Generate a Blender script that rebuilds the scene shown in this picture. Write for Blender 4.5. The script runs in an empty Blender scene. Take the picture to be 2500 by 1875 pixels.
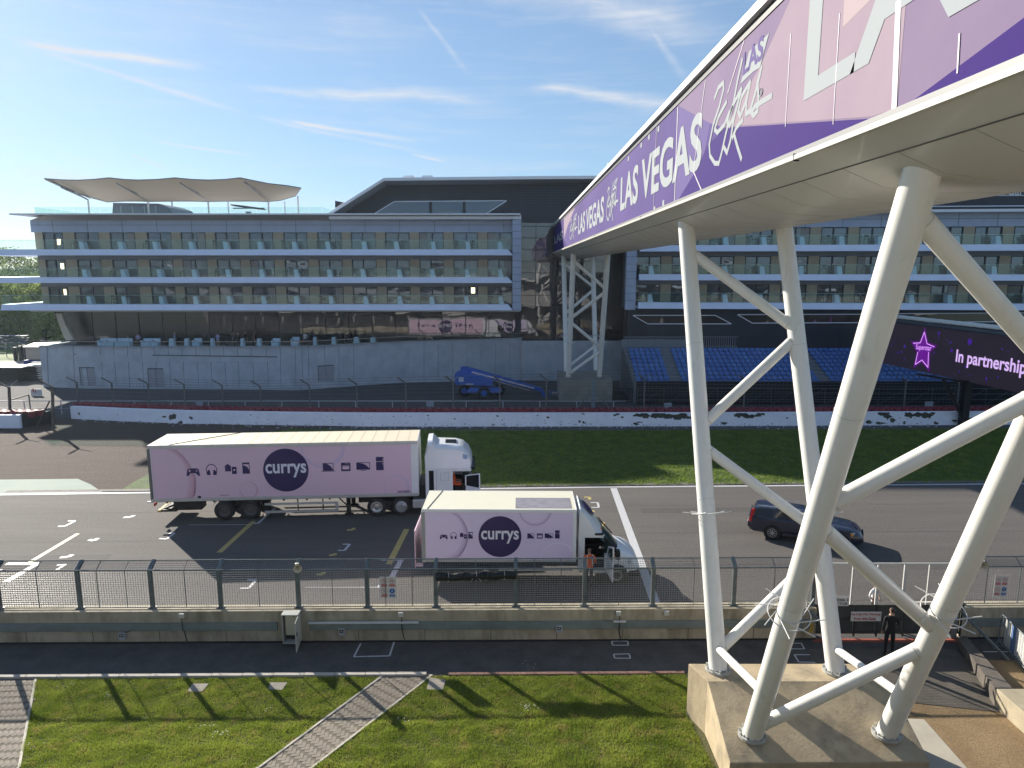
import bpy, bmesh, math, random
import numpy as np
from mathutils import Vector, Matrix
random.seed(7); np.random.seed(7)
R = math.radians
scn = bpy.context.scene
COL = scn.collection

# ------------------------------------------------------------------ camera, sky, sun, exposure
F = 1700.0; PIT = R(9.35); CH = 12.0          # focal length in photo pixels (2500 wide), pitch, height
cam = bpy.data.cameras.new('camera'); camo = bpy.data.objects.new('camera', cam); COL.objects.link(camo)
cam.sensor_width = 36; cam.lens = 36 * F / 2500.0; cam.clip_start = 0.1; cam.clip_end = 9000
camo.location = (0, 0, CH); camo.rotation_euler = (R(90) - PIT, 0, 0)
scn.camera = camo
scn.render.resolution_x = 1024; scn.render.resolution_y = 768
scn.view_settings.view_transform = 'Standard'; scn.view_settings.look = 'None'
scn.view_settings.gamma = 1; scn.view_settings.exposure = 1.12
SUN_EL = 23.3; SUN_AZ = 42.0                  # degrees above the horizon, degrees left of straight ahead (+Y)
sl = bpy.data.lights.new('sun', 'SUN'); sl.energy = 5.0; sl.angle = R(0.6); sl.color = (1.0, 0.93, 0.82)
so = bpy.data.objects.new('sun', sl); COL.objects.link(so)
SD = Vector((-math.sin(R(SUN_AZ)) * math.cos(R(SUN_EL)), math.cos(R(SUN_AZ)) * math.cos(R(SUN_EL)), math.sin(R(SUN_EL))))
so.rotation_euler = SD.to_track_quat('Z', 'Y').to_euler()

def ray(px, py):
    cx = (px - 1250) / F; cy = -(py - 937.5) / F
    return Vector((cx, math.cos(PIT) + cy * math.sin(PIT), cy * math.cos(PIT) - math.sin(PIT)))
O = Vector((0, 0, CH))
def aty(px, py, Y): r = ray(px, py); return O + r * (Y / r.y)
def atz(px, py, Z=0.0): r = ray(px, py); return O + r * ((Z - CH) / r.z)
def atx(px, py, X): r = ray(px, py); return O + r * (X / r.x)
def atc(px, py, zc): return O + ray(px, py) * zc

world = bpy.data.worlds.new("World"); scn.world = world; world.use_nodes = True
wt = world.node_tree; wn = wt.nodes; wl = wt.links; wn.clear()
out = wn.new('ShaderNodeOutputWorld'); bg = wn.new('ShaderNodeBackground'); bg.inputs[1].default_value = 0.063
sky = wn.new('ShaderNodeTexSky'); sky.sky_type = 'NISHITA'; sky.sun_disc = False
sky.sun_elevation = R(SUN_EL); sky.sun_rotation = R(-SUN_AZ); sky.altitude = 100; sky.air_density = 1.0; sky.dust_density = 0.25; sky.ozone_density = 2.5
wl.new(bg.outputs[0], out.inputs[0])
tc = wn.new('ShaderNodeTexCoord')
def wmath(op, a, b=None, c=None, clamp=False):
    n = wn.new('ShaderNodeMath'); n.operation = op; n.use_clamp = clamp
    for i, v in enumerate((a, b, c)):
        if v is None: continue
        if isinstance(v, (int, float)): n.inputs[i].default_value = v
        else: wl.new(v, n.inputs[i])
    return n.outputs[0]
def wdot(v):
    n = wn.new('ShaderNodeVectorMath'); n.operation = 'DOT_PRODUCT'; wl.new(tc.outputs['Generated'], n.inputs[0]); n.inputs[1].default_value = v; return n.outputs['Value']
nz = wn.new('ShaderNodeTexNoise'); nz.inputs['Scale'].default_value = 9; nz.inputs['Detail'].default_value = 6; nz.inputs['Roughness'].default_value = .6
wl.new(tc.outputs['Generated'], nz.inputs['Vector'])
mp = wn.new('ShaderNodeMapping'); mp.inputs['Scale'].default_value = (6, 6, 60); mp.inputs['Rotation'].default_value = (0, R(9), 0); wl.new(tc.outputs['Generated'], mp.inputs[0])
nf = wn.new('ShaderNodeTexNoise'); nf.inputs['Scale'].default_value = 1.3; nf.inputs['Detail'].default_value = 7; nf.inputs['Roughness'].default_value = .62; wl.new(mp.outputs[0], nf.inputs['Vector'])
# streaks of cirrus and old vapour trails, each a stretch of a great circle: (x0,y0,x1,y1, width0, width1, strength)
streaks = [(20, 105, 520, 165, .0045, .0085, .62), (90, 122, 620, 285, .004, .006, .42), (560, 212, 1260, 248, .005, .017, .52),
           (600, 280, 1120, 395, .0042, .005, .26), (690, 292, 1030, 350, .004, .006, .62), (360, 344, 640, 382, .0025, .0035, .5),
           (1020, 12, 1150, 190, .004, .008, .26), (1510, -40, 1690, 215, .007, .009, .30), (1080, -70, 1800, 95, .03, .04, .62),
           (1290, 212, 1720, 262, .008, .017, .58), (310, 374, 420, 418, .003, .004, .36), (0, 405, 420, 470, .012, .014, .34), (1000, 376, 1090, 396, .002, .003, .5),
           (250, 30, 1100, 90, .035, .05, .14)]
total = None
for (x0, y0, x1, y1, w0, w1, st) in streaks:
    a = ray(x0, y0).normalized(); b = ray(x1, y1).normalized()
    n = a.cross(b).normalized(); t = n.cross(a).normalized(); L = math.acos(max(-1, min(1, a.dot(b))))
    u = wmath('DIVIDE', wmath('ARCTAN2', wdot(t), wdot(a)), L)                 # 0..1 along the streak
    wob = wmath('MULTIPLY', wmath('SUBTRACT', nz.outputs[0], .5), 1.6 * max(w0, w1))
    d = wmath('ABSOLUTE', wmath('ADD', wdot(n), wob))
    w = wmath('MULTIPLY_ADD', u, (w1 - w0), w0)
    m = wmath('SUBTRACT', 1, wmath('DIVIDE', d, w), clamp=True)
    m = wmath('POWER', m, 1.3)
    e = wmath('MULTIPLY', wmath('MULTIPLY', u, 7, clamp=True), wmath('MULTIPLY', wmath('SUBTRACT', 1, u), 3.2, clamp=True))
    m = wmath('MULTIPLY', wmath('MULTIPLY', m, e), wmath('MULTIPLY', nf.outputs[0], st * (2.6 if w1 < .01 else 1.9), clamp=True))
    total = m if total is None else wmath('MAXIMUM', total, m)
veil = wmath('MULTIPLY', wmath('SUBTRACT', nf.outputs[0], .48, clamp=True), .8)
total = wmath('ADD', wmath('ADD', total, .07), veil, clamp=True)
mix = wn.new('ShaderNodeMix'); mix.data_type = 'RGBA'; wl.new(total, mix.inputs[0])
gm_ = wn.new('ShaderNodeGamma'); gm_.inputs[1].default_value = .66; wl.new(sky.outputs[0], gm_.inputs[0])
sc_ = wn.new('ShaderNodeVectorMath'); sc_.operation = 'MULTIPLY'; sc_.inputs[1].default_value = (1.16, 1.47, 1.78); wl.new(gm_.outputs[0], sc_.inputs[0])
wl.new(sc_.outputs[0], mix.inputs[6]); mix.inputs[7].default_value = (5.6, 5.9, 6.4, 1)
wl.new(mix.outputs[2], bg.inputs[0])

# ------------------------------------------------------------------ helpers
OFF = {}                                                    # world origin of every object (no scale; things may be turned)
def tag(o, label=None, cat=None, group=None, kind=None):
    if label: o['label'] = label
    if cat: o['category'] = cat
    if group: o['group'] = group
    if kind: o['kind'] = kind
    return o
def thing(name, label, cat, loc=(0, 0, 0), rz=0.0, group=None):
    o = bpy.data.objects.new(name, None); COL.objects.link(o); o.location = loc; o.rotation_euler = (0, 0, rz)
    o.empty_display_size = .3; OFF[o.name] = Vector(loc); return tag(o, label, cat, group)
def link_mesh(name, me, mat, parent=None, local=False, smooth=None):
    o = bpy.data.objects.new(name, me); COL.objects.link(o)
    if mat is not None and not me.materials: me.materials.append(mat)
    if parent:
        o.parent = parent
        po = OFF[parent.name]
        if not local: me.transform(Matrix.Translation(-po))
        OFF[o.name] = po.copy()
    else: OFF[o.name] = Vector((0, 0, 0))
    if smooth is not None:
        a = math.cos(R(smooth))
        bm = bmesh.new(); bm.from_mesh(me)
        for f in bm.faces: f.smooth = True
        for e in bm.edges:
            if len(e.link_faces) == 2 and e.link_faces[0].normal.dot(e.link_faces[1].normal) < a: e.smooth = False
        bm.to_mesh(me); bm.free()
    return o
class MB:
    def __init__(s): s.v = []; s.f = []
    def add(s, vs, fs):
        n = len(s.v); s.v += [tuple(v) for v in vs]; s.f += [tuple(i + n for i in f) for f in fs]; return s
    def box(s, x0, x1, y0, y1, z0, z1):
        return s.hexa([(x0, y0, z0), (x1, y0, z0), (x1, y1, z0), (x0, y1, z0), (x0, y0, z1), (x1, y0, z1), (x1, y1, z1), (x0, y1, z1)])
    def hexa(s, p): return s.add(p, [(0, 3, 2, 1), (4, 5, 6, 7), (0, 1, 5, 4), (1, 2, 6, 5), (2, 3, 7, 6), (3, 0, 4, 7)])
    def beam(s, a, b, w, h, up=(0, 0, 1)):
        a = Vector(a); b = Vector(b); d = (b - a).normalized(); u = Vector(up)
        if abs(d.dot(u)) > .98: u = Vector((0, 1, 0))
        x = d.cross(u).normalized() * w / 2; y = x.cross(d).normalized() * h / 2
        return s.hexa([a - x - y, a + x - y, b + x - y, b - x - y, a - x + y, a + x + y, b + x + y, b - x + y])
    def tube(s, a, b, r, n=8, r2=None, caps=True):
        a = Vector(a); b = Vector(b); d = (b - a).normalized(); r2 = r if r2 is None else r2
        u = Vector((0, 0, 1)) if abs(d.z) < .9 else Vector((1, 0, 0))
        x = d.cross(u).normalized(); y = d.cross(x)
        vs = [c + (x * math.cos(2 * math.pi * i / n) + y * math.sin(2 * math.pi * i / n)) * rr for c, rr in ((a, r), (b, r2)) for i in range(n)]
        fs = [(i, n + i, n + (i + 1) % n, (i + 1) % n) for i in range(n)]
        if caps: fs += [tuple(range(n)), tuple(range(2 * n - 1, n - 1, -1))]
        return s.add(vs, fs)
    def path(s, pts, r, n=6):
        for a, b in zip(pts[:-1], pts[1:]): s.tube(a, b, r, n)
        return s
    def quad(s, *p): return s.add(p, [tuple(range(len(p)))])
    def prism(s, pts, d):                                    # planar outline pushed along vector d
        d = Vector(d); n = len(pts); p = [Vector(q) for q in pts]
        nn = sum(((p[i]).cross(p[(i + 1) % n]) for i in range(n)), Vector())
        if nn.dot(d) > 0: p.reverse()
        return s.add(p + [q + d for q in p], [tuple(range(n)), tuple(range(2 * n - 1, n - 1, -1))] + [(i, i + n, (i + 1) % n + n, (i + 1) % n) for i in range(n)])
    def lathe(s, prof, c=(0, 0, 0), axis='z', n=20):         # prof: (r, h)
        c = Vector(c); vs = []
        for r, h in prof:
            for i in range(n):
                t = 2 * math.pi * i / n; x, y = r * math.cos(t), r * math.sin(t)
                vs.append(c + Vector({'z': (x, y, h), 'y': (x, h, y), 'x': (h, x, y)}[axis]))
        fs = [(k * n + i, k * n + (i + 1) % n, (k + 1) * n + (i + 1) % n, (k + 1) * n + i) for k in range(len(prof) - 1) for i in range(n)]
        return s.add(vs, fs)
    def grid(s, rows):                                       # rows of points
        n = len(rows[0]); vs = [p for r in rows for p in r]
        return s.add(vs, [(k * n + i, k * n + i + 1, (k + 1) * n + i + 1, (k + 1) * n + i) for k in range(len(rows) - 1) for i in range(n - 1)])
    def build(s, name, mat, parent=None, local=False, smooth=None, bevel=0, fix=False):
        me = bpy.data.meshes.new(name); me.from_pydata(s.v, [], s.f); me.update()
        if fix:
            bm = bmesh.new(); bm.from_mesh(me); bmesh.ops.remove_doubles(bm, verts=bm.verts, dist=1e-4); bmesh.ops.recalc_face_normals(bm, faces=bm.faces); bm.to_mesh(me); bm.free()
        o = link_mesh(name, me, mat, parent, local, smooth)
        if bevel:
            m = o.modifiers.new('bevel', 'BEVEL'); m.width = bevel; m.segments = 2; m.limit_method = 'ANGLE'; m.angle_limit = R(40)
        return o
def copy_tree(o, parent=None):
    c = o.copy(); COL.objects.link(c); c.parent = parent
    OFF[c.name] = OFF[o.name].copy()
    for ch in list(o.children): copy_tree(ch, c)
    return c
def onpoly(px, py, poly):                                    # where a sight line meets a vertical wall standing on a plan polyline
    r = ray(px, py)
    best = None
    for (a, b) in zip(poly[:-1], poly[1:]):
        dx, dy = b[0] - a[0], b[1] - a[1]
        den = r.x * dy - r.y * dx
        if abs(den) < 1e-9: continue
        t = (a[0] * dy - a[1] * dx) / den
        u = ((r.x * t - a[0]) * dx + (r.y * t - a[1]) * dy) / (dx * dx + dy * dy)
        if t > 0 and -0.02 <= u <= 1.02 and (best is None or t < best[0]): best = (t,)
    return O + r * best[0]
def text_mesh(name, body, mat, parent, org, xd, yd, w=None, h=None, bold=0.0, ex=0.004, local=False, shear=0, spacing=1.0, recenter=False):
    cu = bpy.data.curves.new(name, 'FONT'); cu.body = body; cu.size = 1; cu.offset = bold; cu.extrude = 0; cu.shear = shear; cu.space_character = spacing; cu.resolution_u = 4
    to = bpy.data.objects.new(name, cu); COL.objects.link(to)
    dg = bpy.context.evaluated_depsgraph_get(); me = bpy.data.meshes.new_from_object(to.evaluated_get(dg)); bpy.data.objects.remove(to); bpy.data.curves.remove(cu)
    co = np.array([v.co[:] for v in me.vertices]); mn = co.min(0); mx = co.max(0)
    xd = Vector(xd).normalized(); yd = Vector(yd).normalized(); nd = xd.cross(yd)
    sx = sy = None
    if w: sx = w / (mx[0] - mn[0])
    if h: sy = h / (mx[1] - mn[1])
    sx = sx or sy; sy = sy or sx
    org = Vector(org)
    for v in me.vertices: v.co = org + xd * ((v.co.x - mn[0]) * sx) + yd * ((v.co.y - mn[1]) * sy) + nd * ex
    me.update(); me.materials.clear()
    return link_mesh(name, me, mat, parent, local)

# ------------------------------------------------------------------ materials
MATS = {}
KF = 0.8                                                     # pigment scale: sunlit sections darkened in colour, shaded ones kept fuller
def srgb(r, g, b):
    f = lambda c: (c / 255 / 12.92) if c / 255 <= .04045 else ((c / 255 + .055) / 1.055) ** 2.4
    return (f(r), f(g), f(b))
def M(name, col, rough=.6, metal=0.0, var=0.0, vscale=2.0, col2=None, bump=0.0, bscale=20.0, spec=.5, emit=None, estr=1.0, alpha=1.0, stretch=(1, 1, 1), trans=0.0, ior=1.45, dirt=None, coat=0.0, hard=False, tl=0.0, speck=None):
    if name in MATS: return MATS[name]
    col = tuple(c * KF for c in col); col2 = tuple(c * KF for c in col2) if col2 else None
    if dirt: dirt = (tuple(c * KF for c in dirt[0]),) + tuple(dirt[1:])
    m = bpy.data.materials.new(name); m.use_nodes = True; nt = m.node_tree; b = nt.nodes['Principled BSDF']; L = nt.links
    b.inputs['Base Color'].default_value = (*col, 1); b.inputs['Roughness'].default_value = rough; b.inputs['Metallic'].default_value = metal
    b.inputs['Specular IOR Level'].default_value = spec; b.inputs['IOR'].default_value = ior; b.inputs['Alpha'].default_value = alpha
    b.inputs['Transmission Weight'].default_value = trans; b.inputs['Coat Weight'].default_value = coat
    pos = None
    def vec(sc):
        nonlocal pos
        if pos is None: pos = nt.nodes.new('ShaderNodeNewGeometry').outputs['Position']
        if tuple(sc) == (1, 1, 1): return pos
        mpn = nt.nodes.new('ShaderNodeMapping'); mpn.inputs['Scale'].default_value = sc; L.new(pos, mpn.inputs[0]); return mpn.outputs[0]
    def noise(sc, det=5, st=(1, 1, 1), ro=.6):
        n = nt.nodes.new('ShaderNodeTexNoise'); n.inputs['Scale'].default_value = sc; n.inputs['Detail'].default_value = det; n.inputs['Roughness'].default_value = ro; L.new(vec(st), n.inputs['Vector']); return n.outputs[0]
    if var or col2:
        c2 = col2 or tuple(min(1, c * (1 + var)) for c in col); c1 = col if col2 else tuple(c * (1 - var) for c in col)
        rp = nt.nodes.new('ShaderNodeValToRGB'); rp.color_ramp.elements[0].position = .47 if hard else .32; rp.color_ramp.elements[1].position = .53 if hard else .68
        rp.color_ramp.elements[0].color = (*c1, 1); rp.color_ramp.elements[1].color = (*c2, 1); L.new(noise(vscale, 6, stretch), rp.inputs[0])
        src = rp.outputs[0]
        if dirt:                                             # (colour, scale, low, high, stretch): stains and wear with shapes of their own
            dc, ds, lo, hi, dst = dirt
            r2 = nt.nodes.new('ShaderNodeMapRange'); r2.inputs[1].default_value = lo; r2.inputs[2].default_value = hi; L.new(noise(ds, 7, dst, .65), r2.inputs[0])
            mx = nt.nodes.new('ShaderNodeMix'); mx.data_type = 'RGBA'; L.new(r2.outputs[0], mx.inputs[0]); L.new(src, mx.inputs[6]); mx.inputs[7].default_value = (*dc, 1); src = mx.outputs[2]
        if speck:                                            # (scale, amount): fine grain of the aggregate
            r3 = nt.nodes.new('ShaderNodeMapRange'); r3.inputs[1].default_value = .3; r3.inputs[2].default_value = .7; r3.inputs[3].default_value = 1 - speck[1]; r3.inputs[4].default_value = 1 + speck[1]; L.new(noise(speck[0], 3, (1, 1, 1), .8), r3.inputs[0])
            vm = nt.nodes.new('ShaderNodeVectorMath'); vm.operation = 'SCALE'; L.new(src, vm.inputs[0]); L.new(r3.outputs[0], vm.inputs['Scale']); src = vm.outputs[0]
        L.new(src, b.inputs['Base Color'])
    if bump:
        bn = nt.nodes.new('ShaderNodeBump'); bn.inputs['Strength'].default_value = 1; bn.inputs['Distance'].default_value = bump; L.new(noise(bscale, 4), bn.inputs['Height']); L.new(bn.outputs[0], b.inputs['Normal'])
    if tl:
        tr = nt.nodes.new('ShaderNodeBsdfTranslucent'); ms = nt.nodes.new('ShaderNodeMixShader'); ms.inputs[0].default_value = tl
        if b.inputs['Base Color'].links: L.new(b.inputs['Base Color'].links[0].from_socket, tr.inputs[0])
        else: tr.inputs[0].default_value = (*col, 1)
        L.new(b.outputs[0], ms.inputs[1]); L.new(tr.outputs[0], ms.inputs[2]); L.new(ms.outputs[0], nt.nodes['Material Output'].inputs[0])
    if emit: b.inputs['Emission Color'].default_value = (*emit, 1); b.inputs['Emission Strength'].default_value = estr
    MATS[name] = m; return m
asphalt = M('track_asphalt', (.100, .090, .084), .9, col2=(.132, .119, .11), vscale=.35, bump=.012, bscale=38, stretch=(.25, 1.6, 1), dirt=((.085, .079, .076), 3.0, .5, .8, (.08, 2.6, 1)), speck=(9, .22))
lane_m = M('lane_asphalt', (.07, .066, .064), .92, col2=(.11, .103, .096), vscale=1.6, bump=.008, bscale=45, dirt=((.13, .12, .105), 5, .55, .8, (1, 1, 1)), speck=(22, .2))
soil_m = M('gravel_trap', (.050, .033, .026), .95, col2=(.10, .068, .05), vscale=3, bump=.07, bscale=7, stretch=(.06, 2.6, 1), speck=(8, .3), dirt=((.16, .12, .095), 30, .6, .72, (1, 1, 1)))
grit_m = M('dark_gravel', (.06, .06, .065), .95, col2=(.12, .115, .115), vscale=2.5, bump=.03, bscale=14, stretch=(.4, 1.4, 1))
far_m = M('far_ground', (.14, .13, .11), .95, col2=(.09, .13, .04), vscale=.03)
infield_m = M('infield_grass', (.05, .10, .018), .9, col2=(.11, .17, .03), vscale=1.6, bump=.05, bscale=9, dirt=((.02, .05, .008), 2.2, .5, .8, (.6, 1.6, 1)))
soilg_m = M('lawn_soil', (.07, .085, .02), .95, col2=(.12, .10, .045), vscale=3, bump=.03, bscale=14)
blade_m = M('grass_blade', (.18, .265, .028), .6, col2=(.42, .49, .08), vscale=.9, dirt=((.50, .41, .14), 1.9, .52, .74, (1, 1, 1)), tl=.5)
blade2_m = M('infield_blade', (.13, .21, .03), .7, col2=(.30, .38, .06), vscale=1.0, tl=.4)
paint_m = M('white_paint', (.52, .53, .56), .6, col2=(.66, .66, .67), vscale=9, dirt=((.3, .29, .28), 14, .58, .7, (1, 1, 1)))
yellow_m = M('yellow_paint', (.45, .36, .10), .6, col2=(.58, .48, .2), vscale=7)
green_m = M('green_runoff', (.24, .33, .28), .85, col2=(.31, .37, .31), vscale=.6)
stone_m = M('kerb_stone', (.55, .5, .43), .8, var=.12, vscale=3)
redkerb_m = M('red_brick_edging', (.30, .17, .13), .85, var=.25, vscale=4)
pebble_m = M('pebble_concrete', (.25, .165, .08), .9, col2=(.35, .24, .12), vscale=1.2, bump=.012, bscale=55, dirt=((.10, .075, .05), 32, .50, .62, (1, 1, 1)), speck=(14, .25))
pale_m = M('pale_concrete', (.46, .42, .34), .85, var=.1, vscale=1.5)

def flat(name, pts, z, m, kind='structure'):
    me = bpy.data.meshes.new(name); me.from_pydata([(p[0], p[1], z) for p in pts], [], [tuple(range(len(pts)))]); me.update()
    bm = bmesh.new(); bm.from_mesh(me)
    for f in bm.faces:
        if f.normal.z < 0: f.normal_flip()
    bmesh.ops.triangulate(bm, faces=bm.faces); bm.to_mesh(me); bm.free()
    o = link_mesh(name, me, m); tag(o, kind=kind); return o
def g(px, py, z=0): p = atz(px, py, z); return (p.x, p.y)
flat('ground', [(-3000, -600), (3000, -600), (3000, 5000), (-3000, 5000)], -.05, far_m)
flat('far_apron', [(-140, 50), (120, 50), (120, 100), (-46, 100), (-52, 84), (-140, 86)], -.03, grit_m)
yl = [(-90, 33.6), (-27.7, 36.16), (5.8, 37.46), (29.0, 38.05), (110, 39.4)]          # far edge of the track
flat('track', [(-90, 20.6), (110, 22.6)] + yl[::-1], 0.0, asphalt)
wall_pts = [(-35.9, 55.5), (-31, 54.5), (-25.8, 53.7), (-18, 53.1), (-11, 52.75), (0, 52.75), (14.2, 52.85), (36, 53.3), (52, 53.9), (90, 56)]
gr_l = [g(288, 1200), g(351, 1163), g(430, 1120), g(520, 1080), g(700, 1048), g(1000, 1044)]
flat('gravel_trap', [(-90, 33.7), (-27.7, 36.3), gr_l[0], (-19, 36.8)] + gr_l[1:4] + [gr_l[4], (-11, 53), (-25, 54.3), (-36, 56), (-45, 53), (-90, 52.6)], -.008, soil_m)
infield_poly = [(-19.6, 36.75), (5.8, 37.75), (29, 38.35), (110, 39.7), (110, 54.2), (52, 52.6), (36, 51.9), (14, 51.4), (3, 51.2), gr_l[4], gr_l[3], gr_l[2], gr_l[1], gr_l[0]]
flat('infield_grass', infield_poly, 0.0, infield_m)
flat('green_runoff', [g(-700, 1165), g(0, 1171), g(190, 1169), g(222, 1183), g(247, 1200), g(262, 1206), g(0, 1210), g(-700, 1228)], 0.004, green_m)
# painted lines
def strip(mb, a, b, w, z=.006):
    a = Vector((a[0], a[1], z)); b = Vector((b[0], b[1], z)); d = (b - a); d.z = 0; n = Vector((-d.y, d.x, 0)).normalized() * w / 2
    mb.add([a - n, b - n, b + n, a + n], [(0, 1, 2, 3)])
def marks(name, lines, m, z=.006):
    mb = MB(); k = 0
    for pts, w in lines:
        q = [g(*p) for p in pts]
        for a, b in zip(q[:-1], q[1:]):
            strip(mb, a, b, w, z + .0006 * (k % 5)); k += 1
    o = mb.build(name, m); tag(o, kind='structure'); return o
mb = MB()
for a, b in zip(yl[:-1], yl[1:]): strip(mb, a, b, .22, .006)
o = mb.build('track_edge_line', paint_m); tag(o, kind='structure')
mb = MB()
for a, b in zip(yl[:-1], yl[1:]):
    if a[0] > -30: mb.add([(a[0], a[1] + .28, .004), (b[0], b[1] + .28, .004), (b[0], b[1] + .62, .02), (a[0], a[1] + .62, .02)], [(0, 1, 2, 3)])
o = mb.build('track_kerb', M('worn_kerb', (.2, .18, .17), .85, var=.3, vscale=3)); tag(o, kind='structure')
marks('grid_markings', [([(16, 1376), (92, 1376), (14, 1421)], .26), ([(142, 1285), (158, 1285), (184, 1272), (166, 1272)], .12), ([(302, 1263), (319, 1263), (327, 1258)], .2),
    ([(217, 1318), (230, 1320), (239, 1314)], .2), ([(147, 1361), (166, 1360), (177, 1354)], .2), ([(389, 1315), (407, 1316), (426, 1302), (411, 1302)], .12),
    ([(139, 1380), (160, 1378), (139, 1391)], .14), ([(616, 1278), (630, 1278), (674, 1238)], .14), ([(462, 1282), (616, 1281)], .05),
    ([(587, 1436), (608, 1436), (625, 1416), (604, 1416)], .12), ([(825, 1344), (841, 1344), (854, 1329), (837, 1329)], .12),
    ([(932, 1367), (980, 1366), (955, 1412), (942, 1432), (922, 1432)], .22), ([(745, 1434), (922, 1434)], .06),
    ([(1442, 1227), (1459, 1227), (1462, 1239), (1444, 1239)], .12), ([(1498, 1192), (1600, 1472)], .36), ([(0, 1390), (-120, 1448)], .26)], paint_m)
mb = MB()
for off, w_ in ((3.1, .035), (6.9, .05), (10.4, .035), (13.6, .045)):
    for a, b in zip(yl[:-1], yl[1:]): strip(mb, (a[0], a[1] - off), (b[0], b[1] - off - .25), w_, .0035)
for x0, y0, l, w_ in ((-26, 27.4, 9, .9), (6.5, 33.6, 7, .7), (16, 27.0, 10, .8), (-9, 35.6, 6, .6)): strip(mb, (x0, y0), (x0 + l, y0 + l * .03), w_, .0028)
o = mb.build('asphalt_seams', M('asphalt_seal', (.085, .077, .073), .9, var=.12, vscale=2)); tag(o, kind='structure')
marks('yellow_markings', [([(190, 1303), (74, 1372)], .2), ([(619, 1273), (535, 1349)], .24), ([(847, 1294), (862, 1294), (864, 1289)], .18), ([(804, 1355), (815, 1356), (819, 1351)], .18),
    ([(993, 1292), (949, 1378)], .26), ([(773, 1402), (788, 1403), (790, 1397)], .18), ([(1426, 1214), (1440, 1214), (1439, 1220)], .16), ([(1444, 1246), (1449, 1250)], .2)], yellow_m)

# lane behind the pit wall, edging, lawn, brick paths, gravel yard
def ykerb(x): return 19.22 + .012 * x
def ywall(x): return 21.1 + .0105 * x                     # near face of the pit wall
flat('service_lane', [(-60, ykerb(-60)), (9.4, ykerb(9.4)), (9.6, ywall(9.6) + .5), (-60, ywall(-60) + .5)], 0.008, lane_m)
flat('pit_lane_left', [(-150, -6), (-18.25, -6), (-18.25, 19), (-60, 18.4), (-150, 17.4)], .0, lane_m)
flat('yard', [(4.3, -5), (60, -5), (60, ywall(60) + .6), (9.3, ywall(9) + .6), (9.3, 19.2), (4.3, 19.2)], 0.0, pebble_m)
flat('lane_right', [(9.4, 19.9), (40, 20.3), (40, ywall(40) + .6), (9.4, ywall(9.4) + .6)], 0.006, lane_m)
flat('lawn', [(-18.2, -5), (9.3, -5), (9.3, ykerb(9.3)), (-18.2, ykerb(-18))], 0.004, soilg_m)
flat('concrete_apron', [(9.2, 10), g(2360, 1875), g(2256, 1757), (9.3, 17.2)], 0.012, pale_m)
mb = MB(); x = -30.0
while x < -2.6:
    mb.box(x, x + .905, ykerb(x) - .07, ykerb(x) + .07, -.02, .07); x += .915
o = mb.build('stone_kerb', stone_m, bevel=.01); tag(o, kind='structure')
mb = MB(); x = -1.9
while x < 5.0:
    mb.box(x, x + .205, ykerb(x) - .06, ykerb(x) + .05, -.02, .045); x += .215
o = mb.build('brick_kerb', redkerb_m); tag(o, kind='structure')
# brick paving: herringbone blocks as one surface with thin raised blocks
block_m = M('brick_paver', (.25, .21, .165), .85, col2=(.31, .265, .205), vscale=9, dirt=((.17, .15, .12), 1.5, .5, .8, (1, 1, 1)))
joint_m = M('paver_joint', (.17, .145, .11), .95)
def inpoly(x, y, poly):
    c = False; n = len(poly)
    for i in range(n):
        x1, y1 = poly[i]; x2, y2 = poly[(i + 1) % n]
        if (y1 > y) != (y2 > y) and x < (x2 - x1) * (y - y1) / (y2 - y1) + x1: c = not c
    return c
def shrink(poly, d):
    cx = sum(p[0] for p in poly) / len(poly); cy = sum(p[1] for p in poly) / len(poly); return poly
path_poly = [g(937, 1649), g(1055, 1649), g(763, 1875), (g(763, 1875)[0] - 2.6, 12.9), (g(633, 1875)[0] - 2.6, 12.9), g(633, 1875)]
left_poly = [(-30, 12.9), (g(47, 1875)[0] - .35, 12.9), g(47, 1875), g(88, 1655), (-30, ykerb(-30) - .1)]
def herring(name, poly, ang, origin):
    mb = MB(); L, W = .21, .105; ca, sa = math.cos(ang), math.sin(ang)
    xs = [p[0] for p in poly]; ys = [p[1] for p in poly]; rr = max(max(xs) - min(xs), max(ys) - min(ys)) * .75; n = int(rr / W) + 2
    ox, oy = (max(xs) + min(xs)) / 2, (max(ys) + min(ys)) / 2
    gap = .006
    for i in range(-n, n):
        for j in range(-n // 2, n // 2):
            # two bricks per cell of a 2:1 herringbone
            bx, by = i * W + j * 2 * L * 0, 0
            u0 = (i + 0) * W + j * L * 2; v0 = i * W
            u0 = i * W + 4 * W * j; v0 = i * W * -1
            for kk in range(1):
                pass
            for (uu, vv, a, b) in ((u0, v0, L, W), (u0 + L, v0 - W, W, L)):
                cu, cv = uu + a / 2, vv + b / 2
                X = ox + cu * ca - cv * sa; Y = oy + cu * sa + cv * ca
                if not inpoly(X, Y, poly): continue
                h = .018 + random.uniform(-.002, .002)
                q = [(uu + gap, vv + gap), (uu + a - gap, vv + gap), (uu + a - gap, vv + b - gap), (uu + gap, vv + b - gap)]
                P = [(ox + x_ * ca - y_ * sa, oy + x_ * sa + y_ * ca) for x_, y_ in q]
                mb.add([(x_, y_, h) for x_, y_ in P], [(0, 1, 2, 3)])
    o = mb.build(name, block_m); tag(o, kind='structure')
    for p in o.data.polygons:
        if p.normal.z < 0: p.flip()
    flat(name + '_bed', poly, .012, joint_m)
herring('brick_path', path_poly, R(8), None)
herring('brick_paving', left_poly, R(50), None)
mb = MB()
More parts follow.
